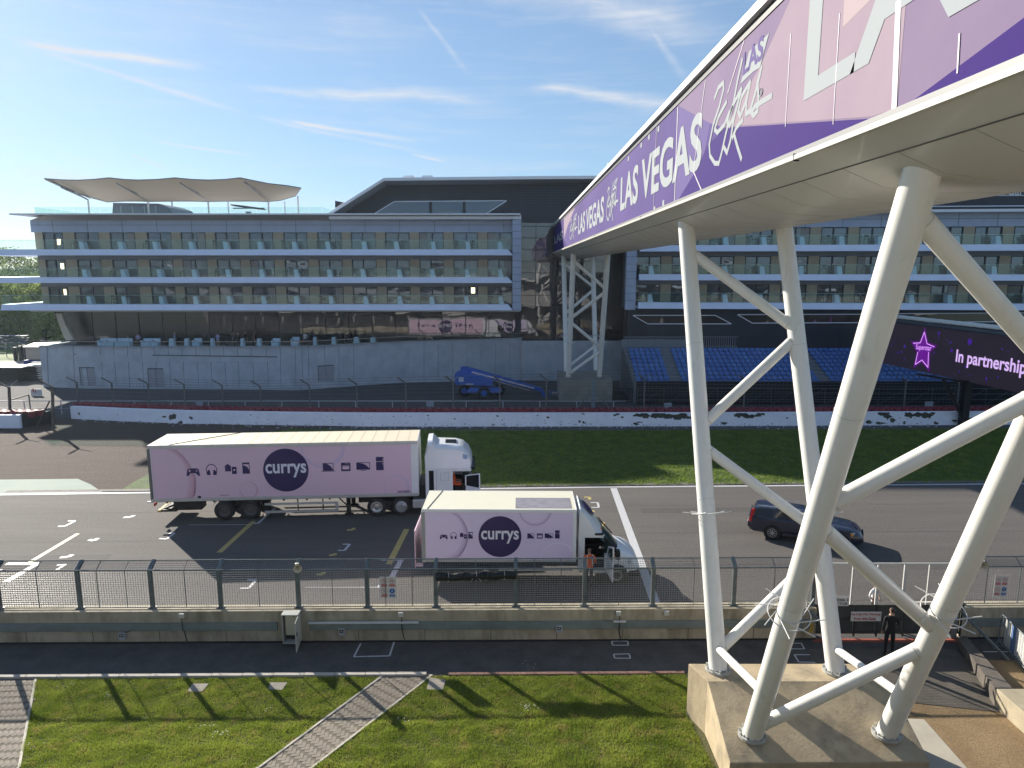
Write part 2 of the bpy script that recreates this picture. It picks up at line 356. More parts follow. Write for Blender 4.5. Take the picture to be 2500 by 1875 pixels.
for a, b in ((g(937, 1649), g(633, 1875)), (g(633, 1875), path_poly[4]), (g(1055, 1649), g(763, 1875)), (g(763, 1875), path_poly[3]), (g(88, 1655), g(47, 1875)), (g(47, 1875), left_poly[1])):
    mb.beam((a[0], a[1], .0), (b[0], b[1], .0), .06, .07)
o = mb.build('path_edging', stone_m); tag(o, kind='structure')
# manhole covers
cover_m = M('concrete_cover', (.36, .32, .26), .85, var=.15, vscale=6)
covers = [[g(470, 1671), g(510, 1671), g(494, 1691), g(457, 1691)], [g(660, 1668), g(702, 1668), g(689, 1687), g(655, 1685)], [g(1048, 1656), g(1089, 1662), g(1081, 1687), g(1042, 1686)]]
clab = ['pale concrete access cover in the lawn farthest from the diagonal brick path', 'pale concrete access cover in the middle of the left lawn strip', 'pale concrete access cover in the grass right beside the brick path']
for q, lb in zip(covers, clab):
    mb = MB().prism([(x, y, -.02) for x, y in q], (0, 0, .055)); o = mb.build('access_cover', cover_m, bevel=.006); tag(o, lb, 'cover', 'access covers in the lawn')
lawn_holes = [path_poly, left_poly] + covers + [[(5.04, 13.9), (9.8, 13.9), (9.8, 17.34), (4.75, 17.34)]]

def blades(name, n, xr, yr, test, h, w, m, label, cat, z=.0, clump=.6):
    xs = np.random.uniform(xr[0], xr[1], n * 2); ys = np.random.uniform(yr[0], yr[1], n * 2)
    keep = test(xs, ys); xs = xs[keep][:n]; ys = ys[keep][:n]; k = len(xs)
    cl = .5 + .5 * np.sin(xs * 3.1 + np.sin(ys * 4.3) * 2) * np.sin(ys * 3.7 + np.sin(xs * 2.9) * 2)
    hh = h * (clump + (1 - clump) * 2 * cl) * np.random.uniform(.6, 1.3, k)
    a = np.random.uniform(0, 2 * np.pi, k); lx = np.random.normal(0, .45, k) * hh; ly = np.random.normal(0, .45, k) * hh
    v = np.zeros((k, 3, 3)); ww = w * np.random.uniform(.6, 1.2, k)
    v[:, 0] = np.stack([xs - np.cos(a) * ww, ys - np.sin(a) * ww, np.full(k, z)], 1)
    v[:, 1] = np.stack([xs + np.cos(a) * ww, ys + np.sin(a) * ww, np.full(k, z)], 1)
    v[:, 2] = np.stack([xs + lx, ys + ly, z + hh], 1)
    me = bpy.data.meshes.new(name); me.vertices.add(3 * k); me.vertices.foreach_set('co', v.ravel()); me.loops.add(3 * k); me.polygons.add(k)
    me.loops.foreach_set('vertex_index', np.arange(3 * k)); me.polygons.foreach_set('loop_start', np.arange(0, 3 * k, 3)); me.polygons.foreach_set('loop_total', np.full(k, 3)); me.update()
    o = link_mesh(name, me, m); tag(o, label, cat, kind='stuff'); return o
def npoly(xs, ys, poly):
    c = np.zeros(len(xs), bool); n = len(poly)
    for i in range(n):
        x1, y1 = poly[i]; x2, y2 = poly[(i + 1) % n]
        if y1 == y2: continue
        c ^= ((y1 > ys) != (y2 > ys)) & (xs < (x2 - x1) * (ys - y1) / (y2 - y1) + x1)
    return c
def lawn_test(xs, ys):
    k = ys < 19.12 + .012 * xs - .02
    for h_ in lawn_holes: k &= ~npoly(xs, ys, h_)
    k &= (np.abs(xs) < ys * 1.0 + 1)
    return k
blades('lawn_grass', 330000, (-16.5, 5.2), (13.9, 19.3), lawn_test, .055, .009, blade_m, 'short sunlit grass of the lawn below the pit lane', 'grass')
blades('infield_turf', 150000, (-19, 48), (36.8, 52), lambda x, y: npoly(x, y, infield_poly), .09, .03, blade2_m, 'mown green grass between the track and the white wall', 'grass')
daisy_m = M('daisy_white', (.7, .7, .62), .7)
def daisies():
    mb = MB()
    for cx, cy, n in [(540, 1795, 14), (500, 1780, 6), (980, 1760, 5), (1290, 1730, 22), (180, 1675, 8), (1290, 1630, 5), (80, 1830, 5), (250, 1700, 6), (660, 1740, 4)]:
        x, y = g(cx, cy)
        for i in range(n):
            px, py = x + random.gauss(0, .16), y + random.gauss(0, .1)
            mb.lathe([(.0, .075), (.014, .07), (.0, .065)], (px, py, 0), n=6)
    o = mb.build('lawn_daisies', daisy_m); tag(o, 'scattered small white daisies in the lawn', 'flowers', kind='stuff')
daisies()
KF = 1.0
# ------------------------------------------------------------------ hotel
clad = M('blue_grey_cladding', (.40, .47, .62), .45, var=.06, vscale=.8)
fascia = M('pale_fascia', (.70, .77, .93), .5, var=.04, vscale=.6)
soffit_m = M('warm_soffit', (.42, .38, .33), .7, var=.08, vscale=.7)
darkclad = M('dark_cladding', (.028, .032, .045), .45, var=.2, vscale=.5)
spandrel = M('grey_spandrel', (.22, .235, .265), .6, var=.08, vscale=1)
timber = M('tan_wall_panel', (.42, .35, .245), .7, var=.08, vscale=1.5)
wframe = M('window_frame', (.03, .035, .045), .4)
line_m = M('panel_joint', (.06, .07, .1), .8)
whitetrim = M('white_trim', (.75, .77, .82), .5)
mullion_m = M('dark_mullion', (.012, .012, .016), .4)
def glassy(name, tint, rough=.02, wave=.35, wscale=.35, refl=.25, body=(.01, .012, .016)):
    m = bpy.data.materials.new(name); m.use_nodes = True; nt = m.node_tree; L = nt.links; b = nt.nodes['Principled BSDF']
    b.inputs['Base Color'].default_value = (*body, 1); b.inputs['Roughness'].default_value = .3
    gl = nt.nodes.new('ShaderNodeBsdfGlossy'); gl.inputs['Color'].default_value = (*tint, 1); gl.inputs['Roughness'].default_value = rough
    geo = nt.nodes.new('ShaderNodeNewGeometry'); n = nt.nodes.new('ShaderNodeTexNoise'); n.inputs['Scale'].default_value = wscale; n.inputs['Detail'].default_value = 1
    mpn = nt.nodes.new('ShaderNodeMapping'); mpn.inputs['Scale'].default_value = (1, 1, 1.6); L.new(geo.outputs['Position'], mpn.inputs[0]); L.new(mpn.outputs[0], n.inputs['Vector'])
    bn = nt.nodes.new('ShaderNodeBump'); bn.inputs['Distance'].default_value = wave * .1; bn.inputs['Strength'].default_value = 1; L.new(n.outputs[0], bn.inputs['Height']); L.new(bn.outputs[0], gl.inputs['Normal'])
    mx = nt.nodes.new('ShaderNodeMixShader'); fr = nt.nodes.new('ShaderNodeFresnel'); fr.inputs[0].default_value = 1.5
    ad = nt.nodes.new('ShaderNodeMath'); ad.operation = 'MULTIPLY_ADD'; ad.inputs[1].default_value = 1 - refl; ad.inputs[2].default_value = refl; ad.use_clamp = True
    L.new(fr.outputs[0], ad.inputs[0]); L.new(ad.outputs[0], mx.inputs[0]); L.new(b.outputs[0], mx.inputs[1]); L.new(gl.outputs[0], mx.inputs[2]); L.new(mx.outputs[0], nt.nodes['Material Output'].inputs[0])
    return m
pane_m = glassy('window_glass', (.62, .74, .92), .015, .3, .5, .09, (.014, .02, .034))
black_glass = glassy('black_glass', (.55, .56, .62), .01, .06, .4, .13, (.006, .006, .009))
def clearglass(name, col, op, gloss=.12):
    m = bpy.data.materials.new(name); m.use_nodes = True; nt = m.node_tree; L = nt.links
    tr = nt.nodes.new('ShaderNodeBsdfTransparent'); tr.inputs[0].default_value = (.9, .97, .95, 1); df = nt.nodes.new('ShaderNodeBsdfDiffuse'); df.inputs[0].default_value = (*col, 1)
    gl = nt.nodes.new('ShaderNodeBsdfGlossy'); gl.inputs['Roughness'].default_value = .02
    m1 = nt.nodes.new('ShaderNodeMixShader'); m1.inputs[0].default_value = op; m2 = nt.nodes.new('ShaderNodeMixShader'); m2.inputs[0].default_value = gloss
    L.new(tr.outputs[0], m1.inputs[1]); L.new(df.outputs[0], m1.inputs[2]); L.new(m1.outputs[0], m2.inputs[1]); L.new(gl.outputs[0], m2.inputs[2]); L.new(m2.outputs[0], nt.nodes['Material Output'].inputs[0])
    return m
bal_glass = clearglass('balustrade_glass', (.30, .42, .42), .035, .03)
curtain_m = M('curtain', (.4, .36, .33), .9, var=.2, vscale=6, stretch=(6, 1, .3))

hotel = thing('hotel', 'long hotel with glass balconies, tan wall panels and dark roof storey beyond the track', 'hotel', (0, 74, 0))
Lc = lambda px, py, Y: aty(px, py, Y)
# left wing: floors (slab bottom, slab top) in metres on its front plane
WY = 74.0; SY = 72.3
left_cols = [(111, 160)] + [(188, 247), (274, 335), (364, 423), (446, 506), (529, 588), (611, 670), (695, 753), (777.5, 836), (859, 919), (942, 1001), (1024, 1084), (1107, 1167), (1190, 1251)]
zs = [(7.82, 8.42), (10.62, 11.2), (13.42, 14.02)]           # slab bottom / top of the three balcony floors
heads = [10.2, 13.0, 15.8]
XR = aty(1272, 650, WY).x; XL = [aty(101, 703, WY).x, aty(93, 640, WY).x, aty(84, 570, WY).x]
def wall_wing(parent, T, cols, xl, xr, zs, heads, top, endw=None, curtains=()):
    """T maps wing coordinates (x along, y depth behind the window plane, z) to the world"""
    def B(mb, x0, x1, y0, y1, z0, z1): mb.hexa([T(x0, y0, z0), T(x1, y0, z0), T(x1, y1, z0), T(x0, y1, z0), T(x0, y0, z1), T(x1, y0, z1), T(x1, y1, z1), T(x0, y1, z1)])
    sp = MB()
    for k in range(3):
        fl = zs[k][1] - .05; hd = heads[k]; nxt = zs[k + 1][0] if k < 2 else top
        x0 = xl[k]
        if k < 2: B(sp, x0, xr, 0, .4, hd, nxt)
        q = [T(x0, .003, fl - .04), T(xr, .003, fl - .04), T(xr, .003, hd)]
        for (a, b) in reversed(cols):
            if b < x0 + .1: continue
            q += [T(b, .003, hd), T(b, .003, fl), T(max(a, x0 + .02), .003, fl), T(max(a, x0 + .02), .003, hd)]
        q.append(T(x0, .003, hd)); tb = MB().prism(q, T(0, .4, 0) - T(0, 0, 0)); tb.build('tan_wall', timber, parent)
    sp.build('spandrel_wall', spandrel, parent)
    mb = MB(); B(mb, xl[2] - .3, xr + .0, -.04, .4, heads[2], top)
    mb.build('top_wall_band', clad, parent)
    mb = MB(); xx = xl[2] + 2
    while xx < xr - .5: B(mb, xx, xx + .03, -.06, -.045, heads[2], top); xx += 3.6
    B(mb, xl[2] - .3, xr, -.06, -.045, heads[2] + .72, heads[2] + .75)
    mb.build('panel_joints', line_m, parent)
    for k in range(3):
        for i, (a, b) in enumerate(cols):
            fl = zs[k][1] - .05; hd = heads[k] - .004
            f = MB(); t = .09; m_ = (a + b) / 2 + random.choice((0, 0, .1, -.1))
            B(f, a + .003, a + t, -.02, .2, fl, hd); B(f, b - t, b - .003, -.02, .2, fl, hd); B(f, a + t, b - t, -.02, .2, hd - t, hd); B(f, m_ - .06, m_ + .06, .0, .14, fl, hd - t)
            w = f.build('window', wframe, parent)
            p = MB(); d = random.uniform(-.02, .02); e = random.uniform(-.015, .015)
            p.quad(T(a + t, .11 + d, fl), T(m_ - .06, .11 - d, fl), T(m_ - .06, .11 - d + e, hd - t), T(a + t, .11 + d + e, hd - t))
            d = random.uniform(-.02, .02); e = random.uniform(-.015, .015)
            p.quad(T(m_ + .06, .09 + d, fl), T(b - t, .09 - d, fl), T(b - t, .09 - d + e, hd - t), T(m_ + .06, .09 + d + e, hd - t))
            po = p.build('pane', pane_m, w)
            for p_ in po.data.polygons:
                pass
            if (i * 7 + k * 5) % 9 in (2, 6):
                c = MB(); n = 9; wd = .75; x0 = a + t if (i + k) % 2 else b - t - wd
                for j in range(n): B(c, x0 + j * wd / n, x0 + (j + .72) * wd / n, .0 + .02 * (j % 2), .05 + .02 * (j % 2), fl, hd - t)
                c.build('curtain', curtain_m, w)
    return B
T0 = lambda x, y, z: Vector((x, WY + y, z))
cols = [(aty(a, 640, WY).x, aty(b, 640, WY).x) for a, b in left_cols]
B = wall_wing(hotel, T0, cols, XL, XR - .9, zs, heads, 17.02)
mb = MB(); mb.box(XR - .9, XR, SY + .3, WY + .5, 7.75, 17.02); mb.build('end_column', clad, hotel)
mb = MB()
for z in np.arange(8.6, 17, .72): mb.box(XR - .9, XR, SY + .285, SY + .298, z, z + .03)
mb.box(XR - .915, XR - .903, SY + .3, WY, 7.75, 17)
mb.build('panel_joints', line_m, hotel)
mb = MB(); mb.box(-46, XR - .1, WY + .4, 92, 7.6, 17.0); mb.build('core_wall', spandrel, hotel)
def balcony(parent, T, x0, x1, zb, zt, lret=True, rret=True, gh=.92, dep=1.9):
    """slab with a fascia that leans out to the bottom, glass balustrade above"""
    s = MB()
    s.hexa([T(x0 + .25, -dep + .1, zb), T(x1 + .1, -dep + .1, zb), T(x1 + .1, 0, zb), T(x0 + .25, 0, zb), T(x0 + .25, -dep + .35, zt), T(x1 - .4, -dep + .35, zt), T(x1 - .4, 0, zt), T(x0 + .25, 0, zt)])
    s.build('balcony_slab', fascia, parent)
    g_ = MB(); n = int((x1 - x0) / 1.8) + 1; y = -dep + .45
    for i in range(n):
        a = x0 + .3 + (x1 - x0 - .8) * i / n; b = x0 + .3 + (x1 - x0 - .8) * (i + 1) / n - .03
        g_.hexa([T(a, y, zt), T(b, y, zt), T(b, y + .02, zt), T(a, y + .02, zt), T(a, y, zt + gh), T(b, y, zt + gh), T(b, y + .02, zt + gh), T(a, y + .02, zt + gh)])
    for xx in ((x0 + .28,) if lret else ()) + ((x1 - .45,) if rret else ()):
        g_.hexa([T(xx, y, zt), T(xx + .02, y, zt), T(xx + .02, -.05, zt), T(xx, -.05, zt), T(xx, y, zt + gh), T(xx + .02, y, zt + gh), T(xx + .02, -.05, zt + gh), T(xx, -.05, zt + gh)])
    go = g_.build('balustrade', bal_glass, parent)
    r = MB(); r.hexa([T(x0 + .3, y - .015, zt + gh), T(x1 - .45, y - .015, zt + gh), T(x1 - .45, y + .035, zt + gh), T(x0 + .3, y + .035, zt + gh), T(x0 + .3, y - .015, zt + gh + .03), T(x1 - .45, y - .015, zt + gh + .03), T(x1 - .45, y + .035, zt + gh + .03), T(x0 + .3, y + .035, zt + gh + .03)])
    r.build('glass_edge', M('glass_edge', (.35, .5, .48), .3), go)
lefts = [aty(-3, 755, SY).x, aty(-70, 690, SY).x, aty(-75, 620, SY).x]
div_m = M('balcony_screen', (.62, .72, .85), .5)
for k in range(3):
    balcony(hotel, T0, lefts[k], XR - .95, zs[k][0], zs[k][1], True, True)
    # the slabs turn the corner and run back along the end of the wing
    mb = MB(); mb.box(lefts[k] + .25, XL[k] - .0, WY, WY + 7, zs[k][0], zs[k][1]); mb.build('balcony_slab', fascia, hotel)
def screens(parent, T, cols, zs):
    for k in range(3):
        for i in range(len(cols) - 0):
            a, b = cols[i]; x = (a + b) / 2 + random.uniform(-.15, .15) if i % 1 == 0 else a
            z = zs[k][1]
            mb = MB(); mb.hexa([T(x, -1.15, z), T(x + .5, -1.15, z), T(x + .45, -.35, z), T(x, -.35, z), T(x - .06, -1.15, z + .8), T(x + .34, -1.15, z + .8), T(x + .3, -.35, z + .8), T(x - .06, -.35, z + .8)])
            o = mb.build('balcony_planter', div_m); tag(o, 'pale blue tapered planter standing on a hotel balcony between the seats', 'planter', 'planters on the hotel balconies')
screens(hotel, T0, cols[1:], zs)
# roof of the left wing: thin sheet, warm soffit sloping back to the wall
tipx = aty(25, 533, 72).x; XS = aty(800, 530, 73).x
mb = MB(); mb.box(tipx, XR - .1, 71.9, 94, 17.42, 17.56); mb.build('roof', whitetrim, hotel)
mb = MB(); mb.hexa([(tipx + 3.5, 71.95, 17.4), (XR - .15, 71.95, 17.4), (XR - .15, 93, 17.4), (tipx + 5.0, 93, 17.4), (XL[2] - .3, WY - .08, 17.0), (XR - .2, WY - .08, 17.0), (XR - .2, 93, 17.0), (XL[2] - .3, 93, 17.0)]); mb.build('soffit', soffit_m, hotel)
# roof terrace glass and stair box
mb = MB(); gx0 = aty(85, 520, 77).x; gx1 = aty(787, 520, 77).x; n = 22
for i in range(n):
    a = gx0 + (gx1 - gx0) * i / n; b = gx0 + (gx1 - gx0) * (i + 1) / n - .05; mb.box(a, b, 77, 77.03, 17.57, 18.62)
mb.box(gx0, gx0 + .03, 77, 92, 17.57, 18.62); mb.box(gx1, gx1 + .03, 77, 82, 17.57, 18.62)
mb.build('roof_balustrade', bal_glass, hotel)
y = 83; mb = MB(); q = [aty(274, 524, y), aty(422, 524, y), aty(412, 506, y), aty(388, 497, y), aty(276, 495, y)]
mb.prism(q, (0, 6, 0)); st = mb.build('stair_block', M('stair_block_grey', (.12, .13, .16), .5, var=.1), hotel)
mb = MB()
for px in (295, 323, 352, 380): a = aty(px, 523, y - .05); mb.box(a.x, a.x + .12, y - .06, y - .01, 17.6, aty(px, 503, y).z)
mb.build('fin', M('grey_fin', (.3, .33, .38), .5), st)
# dark upper storey with sloping roof edge
YU = 76.0; YF = 73.6
def P(px, py, Y=YU): return aty(px, py, Y)
q = [P(808, 540), P(942, 450), P(1300, 446), P(1700, 444), P(1700, 545)]
mb = MB().prism(q, (0, 16, 0)); mb.build('upper_storey', darkclad, hotel)
mb = MB()
for z in np.arange(17.6, 21.4, .3):
    xa = aty(808, 540, YU).x + (z - 17.1) / (P(942, 450).z - P(808, 540).z) * (P(942, 450).x - P(808, 540).x) + .5
    mb.box(xa, aty(1268, 500, YU).x, YU - .02, YU - .004, z, z + .025)
mb.build('cladding_joints', M('dark_joint', (.012, .014, .02), .6), hotel)
# roof sheet following the slope: profile of the white edge, then soffit
edge = [(787, 528), (795, 524), (937, 434), (1300, 430), (1700, 427)]
e3 = [P(a, b, YF) for a, b in edge]
mb = MB()
for a, b in zip(e3[:-1], e3[1:]):
    mb.hexa([a - Vector((0, 0, .3)), b - Vector((0, 0, .3)), b + Vector((0, 18, -.3)), a + Vector((0, 18, -.3)), a, b, b + Vector((0, 18, 0)), a + Vector((0, 18, 0))])
mb.build('roof', whitetrim, hotel)
mb = MB()
inner = [P(803, 545), P(809, 541), P(945, 453), P(1300, 449), P(1700, 446)]
for (a, b), (c, d) in zip(zip(e3[:-1], e3[1:]), zip(inner[:-1], inner[1:])):
    dz = Vector((0, 0, -.31)); mb.quad(a + dz, b + dz, d + Vector((0, -.02, 0)), c + Vector((0, -.02, 0)))
mb.build('soffit', M('grey_soffit', (.30, .29, .29), .7, var=.05), hotel)
# slanted picture window framed in white
def para(pts, Y, name='slanted_window', t=.09, parent=hotel, T=None, gm=None):
    q = [P(*p, Y) if T is None else T(*p) for p in pts]
    mb = MB()
    for a, b in zip(q, q[1:] + q[:1]): mb.beam(a, b, t, t)
    f = mb.build(name, whitetrim, parent)
    mb = MB().quad(*[v + Vector((0, .03, 0)) for v in q]); mb.build('pane', gm or pane_m, f)
    return f
f = para([(904, 528), (963, 492), (1237, 490), (1179, 527)], YU - .05)
mb = MB()
for px in (1048, 1130): a = P(px, 527, YU - .05); mb.box(a.x, a.x + .3, YU - .055, YU - .04, a.z, P(px, 491).z)
mb.build('mullion', mullion_m, f)
for px in (998, 1043): a = P(px, 431, 80); mb = MB().box(a.x - .6, a.x + .6, 80, 81, a.z - .5, a.z + .12); mb.build('roof_vent', whitetrim, hotel)
a = P(818, 492, 74.5); mb = MB().prism([P(818, 507, 74.5), P(818, 490, 74.5), P(838, 494, 74.5), P(822, 505, 74.5)], (0, .6, 0)); mb.build('roof_box', darkclad, hotel)
# parapet strip under the upper storey
a = P(790, 537, 72.6); b = P(1268, 537, 72.6)
mb = MB().box(a.x + .6, XR, 72.4, YU, 17.03, 17.4); mb.build('parapet', whitetrim, hotel)
# atrium between the wings
AX0 = XR + .02; AX1 = aty(1528, 650, 73).x + .4; AY = 76.4
mb = MB().box(AX0 - .6, AX1 + 1, AY + .05, 92, 3.8, 21.6); mb.build('atrium_core', darkclad, hotel)
nx, nzv = 7, 12; mb = MB(); zl = np.linspace(4.3, 19.0, nzv + 1); xl_ = np.linspace(AX0, AX1, nx + 1)
for i in range(nx):
    for j in range(nzv):
        d = [random.uniform(-.004, .004) for _ in range(4)]
        mb.quad((xl_[i] + .03, AY + d[0], zl[j] + .03), (xl_[i + 1] - .03, AY + d[1], zl[j] + .03), (xl_[i + 1] - .03, AY + d[2], zl[j + 1] - .03), (xl_[i] + .03, AY + d[3], zl[j + 1] - .03))
mb.build('glass_wall', black_glass, hotel)
mb = MB()
for x in xl_: mb.box(x - .03, x + .03, AY - .05, AY + .03, 4.3, 21)
for z in zl: mb.box(AX0, AX1, AY - .04, AY + .03, z - .03, z + .03)
mb.build('mullions', mullion_m, hotel)
mb = MB(); z = aty(1380, 525, AY).z
while z < aty(1380, 452, AY).z: mb.box(AX0, AX1, AY - .5, AY - .06, z, z + .07); z += .28
for x in xl_[::2]: mb.box(x - .05, x + .05, AY - .48, AY - .04, 18, 20.9)
mb.build('louvre', M('louvre_blade', (.035, .045, .075), .4), hotel)
# ground floor glazing behind the terrace
GY = 76.2; GX0 = aty(170, 800, GY).x
mb = MB(); xs = np.arange(GX0, XR - .6, 2.55)
for i, x in enumerate(xs):
    x1 = min(x + 2.5, XR - .6)
    for z0, z1 in ((3.9, 6.95), (7.0, 7.6)):
        d = [random.uniform(-.004, .004) for _ in range(4)]
        xb = x if (i or z1 < 7) else x
        mb.quad((x + .03, GY + d[0], z0), (x1, GY + d[1], z0), (x1, GY + d[2], z1), (x + .03, GY + d[3], z1))
mb.build('glass_wall', black_glass, hotel)
mb = MB().prism([P(132, 768, GY), (GX0 + .03, GY, 3.9), (GX0 + .03, GY, 7.6)], (0, .2, 0)); mb.build('glass_wall', black_glass, hotel)
mb = MB(); mb.box(P(132, 768, GY).x, XR, 74.2, GY + .3, 7.55, 7.82); mb.box(GX0, XR, GY + .12, 90, 3.8, 7.6); mb.build('dark_soffit', darkclad, hotel)
mb = MB()
for x in xs[1:]: mb.box(x - .02, x + .03, GY - .04, GY + .1, 3.9, 7.6)
mb.build('mullions', mullion_m, hotel)
mb = MB().prism([P(135, 766, 74.2), P(150, 766, 74.2), P(160, 795, 74.2), P(180, 829, 74.2), P(160, 831, 74.2), P(149, 806, 74.2)], (0, .5, 0)); mb.build('slanted_column', M('beige_column', (.5, .46, .38), .7), hotel)
mb = MB().box(lefts[0] + 3, XR - .1, 72.6, 92, 7.66, 7.815); mb.build('underside', M('pale_underside', (.55, .54, .52), .7), hotel)
lit = M('room_light', (.9, .85, .6), .5, emit=(1, .86, .5), estr=1.2)
for px, py, w in ((1150, 568, .8), (1155, 709, .4), (145, 591, .45), (152, 650, .35), (158, 713, .35)):
    a = P(px, py, 74.1); mb = MB().box(a.x - w / 2, a.x + w / 2, 74.09, 74.11, a.z - .3, a.z + .3); mb.build('ceiling_lamp', lit, hotel)

# right wing, turned a little towards the track
RX = aty(1528, 650, 71.2).x; ang = R(-4.6); RO = Vector((RX, 71.6, 0)); ca, sa = math.cos(ang), math.sin(ang)
T1 = lambda x, y, z: Vector((RO.x + x * ca - y * sa, RO.y + x * sa + y * ca, z))
zr = [(a + .32, b + .32) for a, b in zs]; hr = [h + .3 for h in heads]
def wx(px):                                                  # wing x coordinate of a sight line at window height
    r = ray(px, 640); n = Vector((-sa, ca, 0)); t = (RO.dot(n)) / (r.x * n.x + r.y * n.y); p = Vector((r.x * t, r.y * t, 0)) - RO; return p.x * ca + p.y * sa
rcols = []
a0 = wx(1552)
for i in range(12): rcols.append((a0 + i * 3.6, a0 + i * 3.6 + 2.55))
wall_wing(hotel, T1, rcols, [1.0, 1.0, 1.0], 46, zr, hr, 17.35)
def TB(mb, T, x0, x1, y0, y1, z0, z1): mb.hexa([T(x0, y0, z0), T(x1, y0, z0), T(x1, y1, z0), T(x0, y1, z0), T(x0, y0, z1), T(x1, y0, z1), T(x1, y1, z1), T(x0, y1, z1)])
mb = MB(); TB(mb, T1, 0, 1.0, -1.4, .4, 8.0, 17.3); mb.build('end_column', clad, hotel)
mb = MB()
for z in np.arange(8.9, 17, .72): TB(mb, T1, 0, 1.0, -1.415, -1.402, z, z + .03)
mb.build('panel_joints', line_m, hotel)
for k in range(3): balcony(hotel, T1, 1.0, 45, zr[k][0], zr[k][1], True, True)
for k in range(3):   # right wing fascias lean the other way at their left end
    pass
screens(hotel, T1, rcols, zr)
mb = MB(); TB(mb, T1, .1, 46, .41, 16, 8.0, 17.3); mb.build('core_wall', spandrel, hotel)
mb = MB(); TB(mb, T1, -.1, 46, -1.5, 1.5, 17.36, 17.62); mb.build('parapet', whitetrim, hotel)
mb = MB(); TB(mb, T1, -2, 46, 1.2, 16, 17.5, 22.1); mb.build('upper_storey', darkclad, hotel)
mb = MB(); TB(mb, T1, -2, 46, -1, 17, 22.1, 22.35); mb.build('roof', whitetrim, hotel)
mb = MB(); TB(mb, T1, 27, 46, 1.14, 1.18, 18.05, 18.15); TB(mb, T1, 27, 46, 1.14, 1.18, 19.05, 19.13); f = mb.build('slanted_window', whitetrim, hotel)
mb = MB(); TB(mb, T1, 27, 46, 1.15, 1.19, 18.16, 19.04); mb.build('pane', darkclad, f)
mb = MB(); TB(mb, T1, .3, 46, -.9, 14, 3.9, 8.3); mb.build('dark_base', darkclad, hotel)
mb = MB(); TB(mb, T1, .0, 46, -1.1, 0, 8.15, 8.38); mb.build('underside', whitetrim, hotel)
def onwing(px, py, yoff):
    r = ray(px, py); n = Vector((-sa, ca, 0)); t = (RO.dot(n) + yoff) / (r.x * n.x + r.y * n.y); return O + r * t
z15 = lambda x, y: (1500 + x / 2.212, 500 + y / 2.212)
for pts in ([(100, 597), (545, 597), (632, 643), (180, 643)], [(665, 593), (1330, 591), (1400, 636), (745, 639)], [(1480, 588), (2300, 583), (2380, 630), (1560, 634)]):
    para([onwing(*z15(*p), -.96) for p in pts], 0, 'slanted_window', .08, hotel, lambda *v: Vector(v), black_glass)
# lettering of the hotel on its upper storey
a = onwing(2388, 479, 1.08); b = onwing(2573, 476, 1.08)
text_mesh('sign_lettering', 'Hilton Garden Inn', whitetrim, hotel, a, b - a, (0, 0, 1), w=(b - a).length, h=.95, bold=.012, ex=.05)

# ------------------------------------------------------------------ concrete terrace wall in front of the hotel
conc = M('cast_concrete', (.38, .42, .475), .85, col2=(.50, .535, .59), vscale=.7, bump=.01, bscale=12, dirt=((.33, .36, .40), .8, .5, .85, (1.2, 1.2, .8)))
tw = [g(40, 944), g(106, 944), g(208, 948), g(425, 949), g(640, 951), g(715, 952), g(760, 950), g(900, 939), g(1000, 933), g(1274, 927)]
tw[0] = (tw[1][0] + 1.5, 90)
def zt_wall(px): return float(np.interp(px, [0, 106, 425, 640, 740, 900, 1000, 1274], [4.25, 4.25, 4.25, 4.3, 4.35, 4.35, 4.4, 4.6]))
pxs = [60, 106, 208, 425, 640, 715, 760, 900, 1000, 1274]
cw = thing('terrace_wall', 'curved grey concrete wall carrying the hotel terrace', 'wall', (-25, 71, 0))
mb = MB(); n = len(tw)
for i in range(n - 1):
    a, b = tw[i], tw[i + 1]; za, zb_ = zt_wall(pxs[i]), zt_wall(pxs[i + 1])
    d = Vector((b[0] - a[0], b[1] - a[1], 0)).normalized(); nn = Vector((-d.y, d.x, 0)) * .35
    A = Vector((*a, -.1)); Bv = Vector((*b, -.1))
    mb.hexa([A, Bv, Bv + nn, A + nn, Vector((*a, za)), Vector((*b, zb_)), Vector((*b, zb_)) + nn, Vector((*a, za)) + nn])
mb.build('wall', conc, cw)
mb = MB(); mb.prism([(tw[i][0] + .05, tw[i][1] + .3, 3.6) for i in range(1, n)] + [(XR + .3, 80, 3.6), (-49, 80, 3.6)], (0, 0, .2)); mb.build('terrace_floor', M('terrace_paving', (.25, .25, .25), .8, var=.1), cw)
front = [(p[0], p[1] - .012) for p in tw[1:]]
mb = MB()
def seg_on(mb, p, q, w=.05):
    a = onpoly(*p, front); b = onpoly(*q, front); mb.beam(a, b, .03, w)
z7 = lambda x, y: (100 + x / 2.765, 780 + y / 2.765)
jm = M('wall_groove', (.20, .22, .26), .9)
for x0, x1 in ((40, 52), (215, 230), (1615, 1620), (1715, 1722), (1760, 1768), (1805, 1810), (1915, 1918), (2010, 2014), (2110, 2112)): seg_on(mb, z7(x0, 172), z7(x1, 425 if x0 > 1750 else 460), .04)
for x0 in (400, 490, 583, 675, 765, 858, 950, 1045, 1140, 1232, 1325, 1418, 1520): seg_on(mb, z7(x0, 174), z7(x0 + 2, 245), .03)
for x0 in (410, 498, 590, 685, 775, 868, 960, 1056, 1147, 1242, 1332, 1430, 1528): seg_on(mb, z7(x0, 285), z7(x0 + 10, 462), .03)
for x0 in range(1035, 1265, 35): seg_on(mb, (x0, 838), (x0, 926), .03)
mb.build('wall_joints', jm, cw)
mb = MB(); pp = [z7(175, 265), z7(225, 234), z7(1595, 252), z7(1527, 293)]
seg_on(mb, pp[1], z7(900, 243), .09); seg_on(mb, z7(900, 243), pp[2], .09)
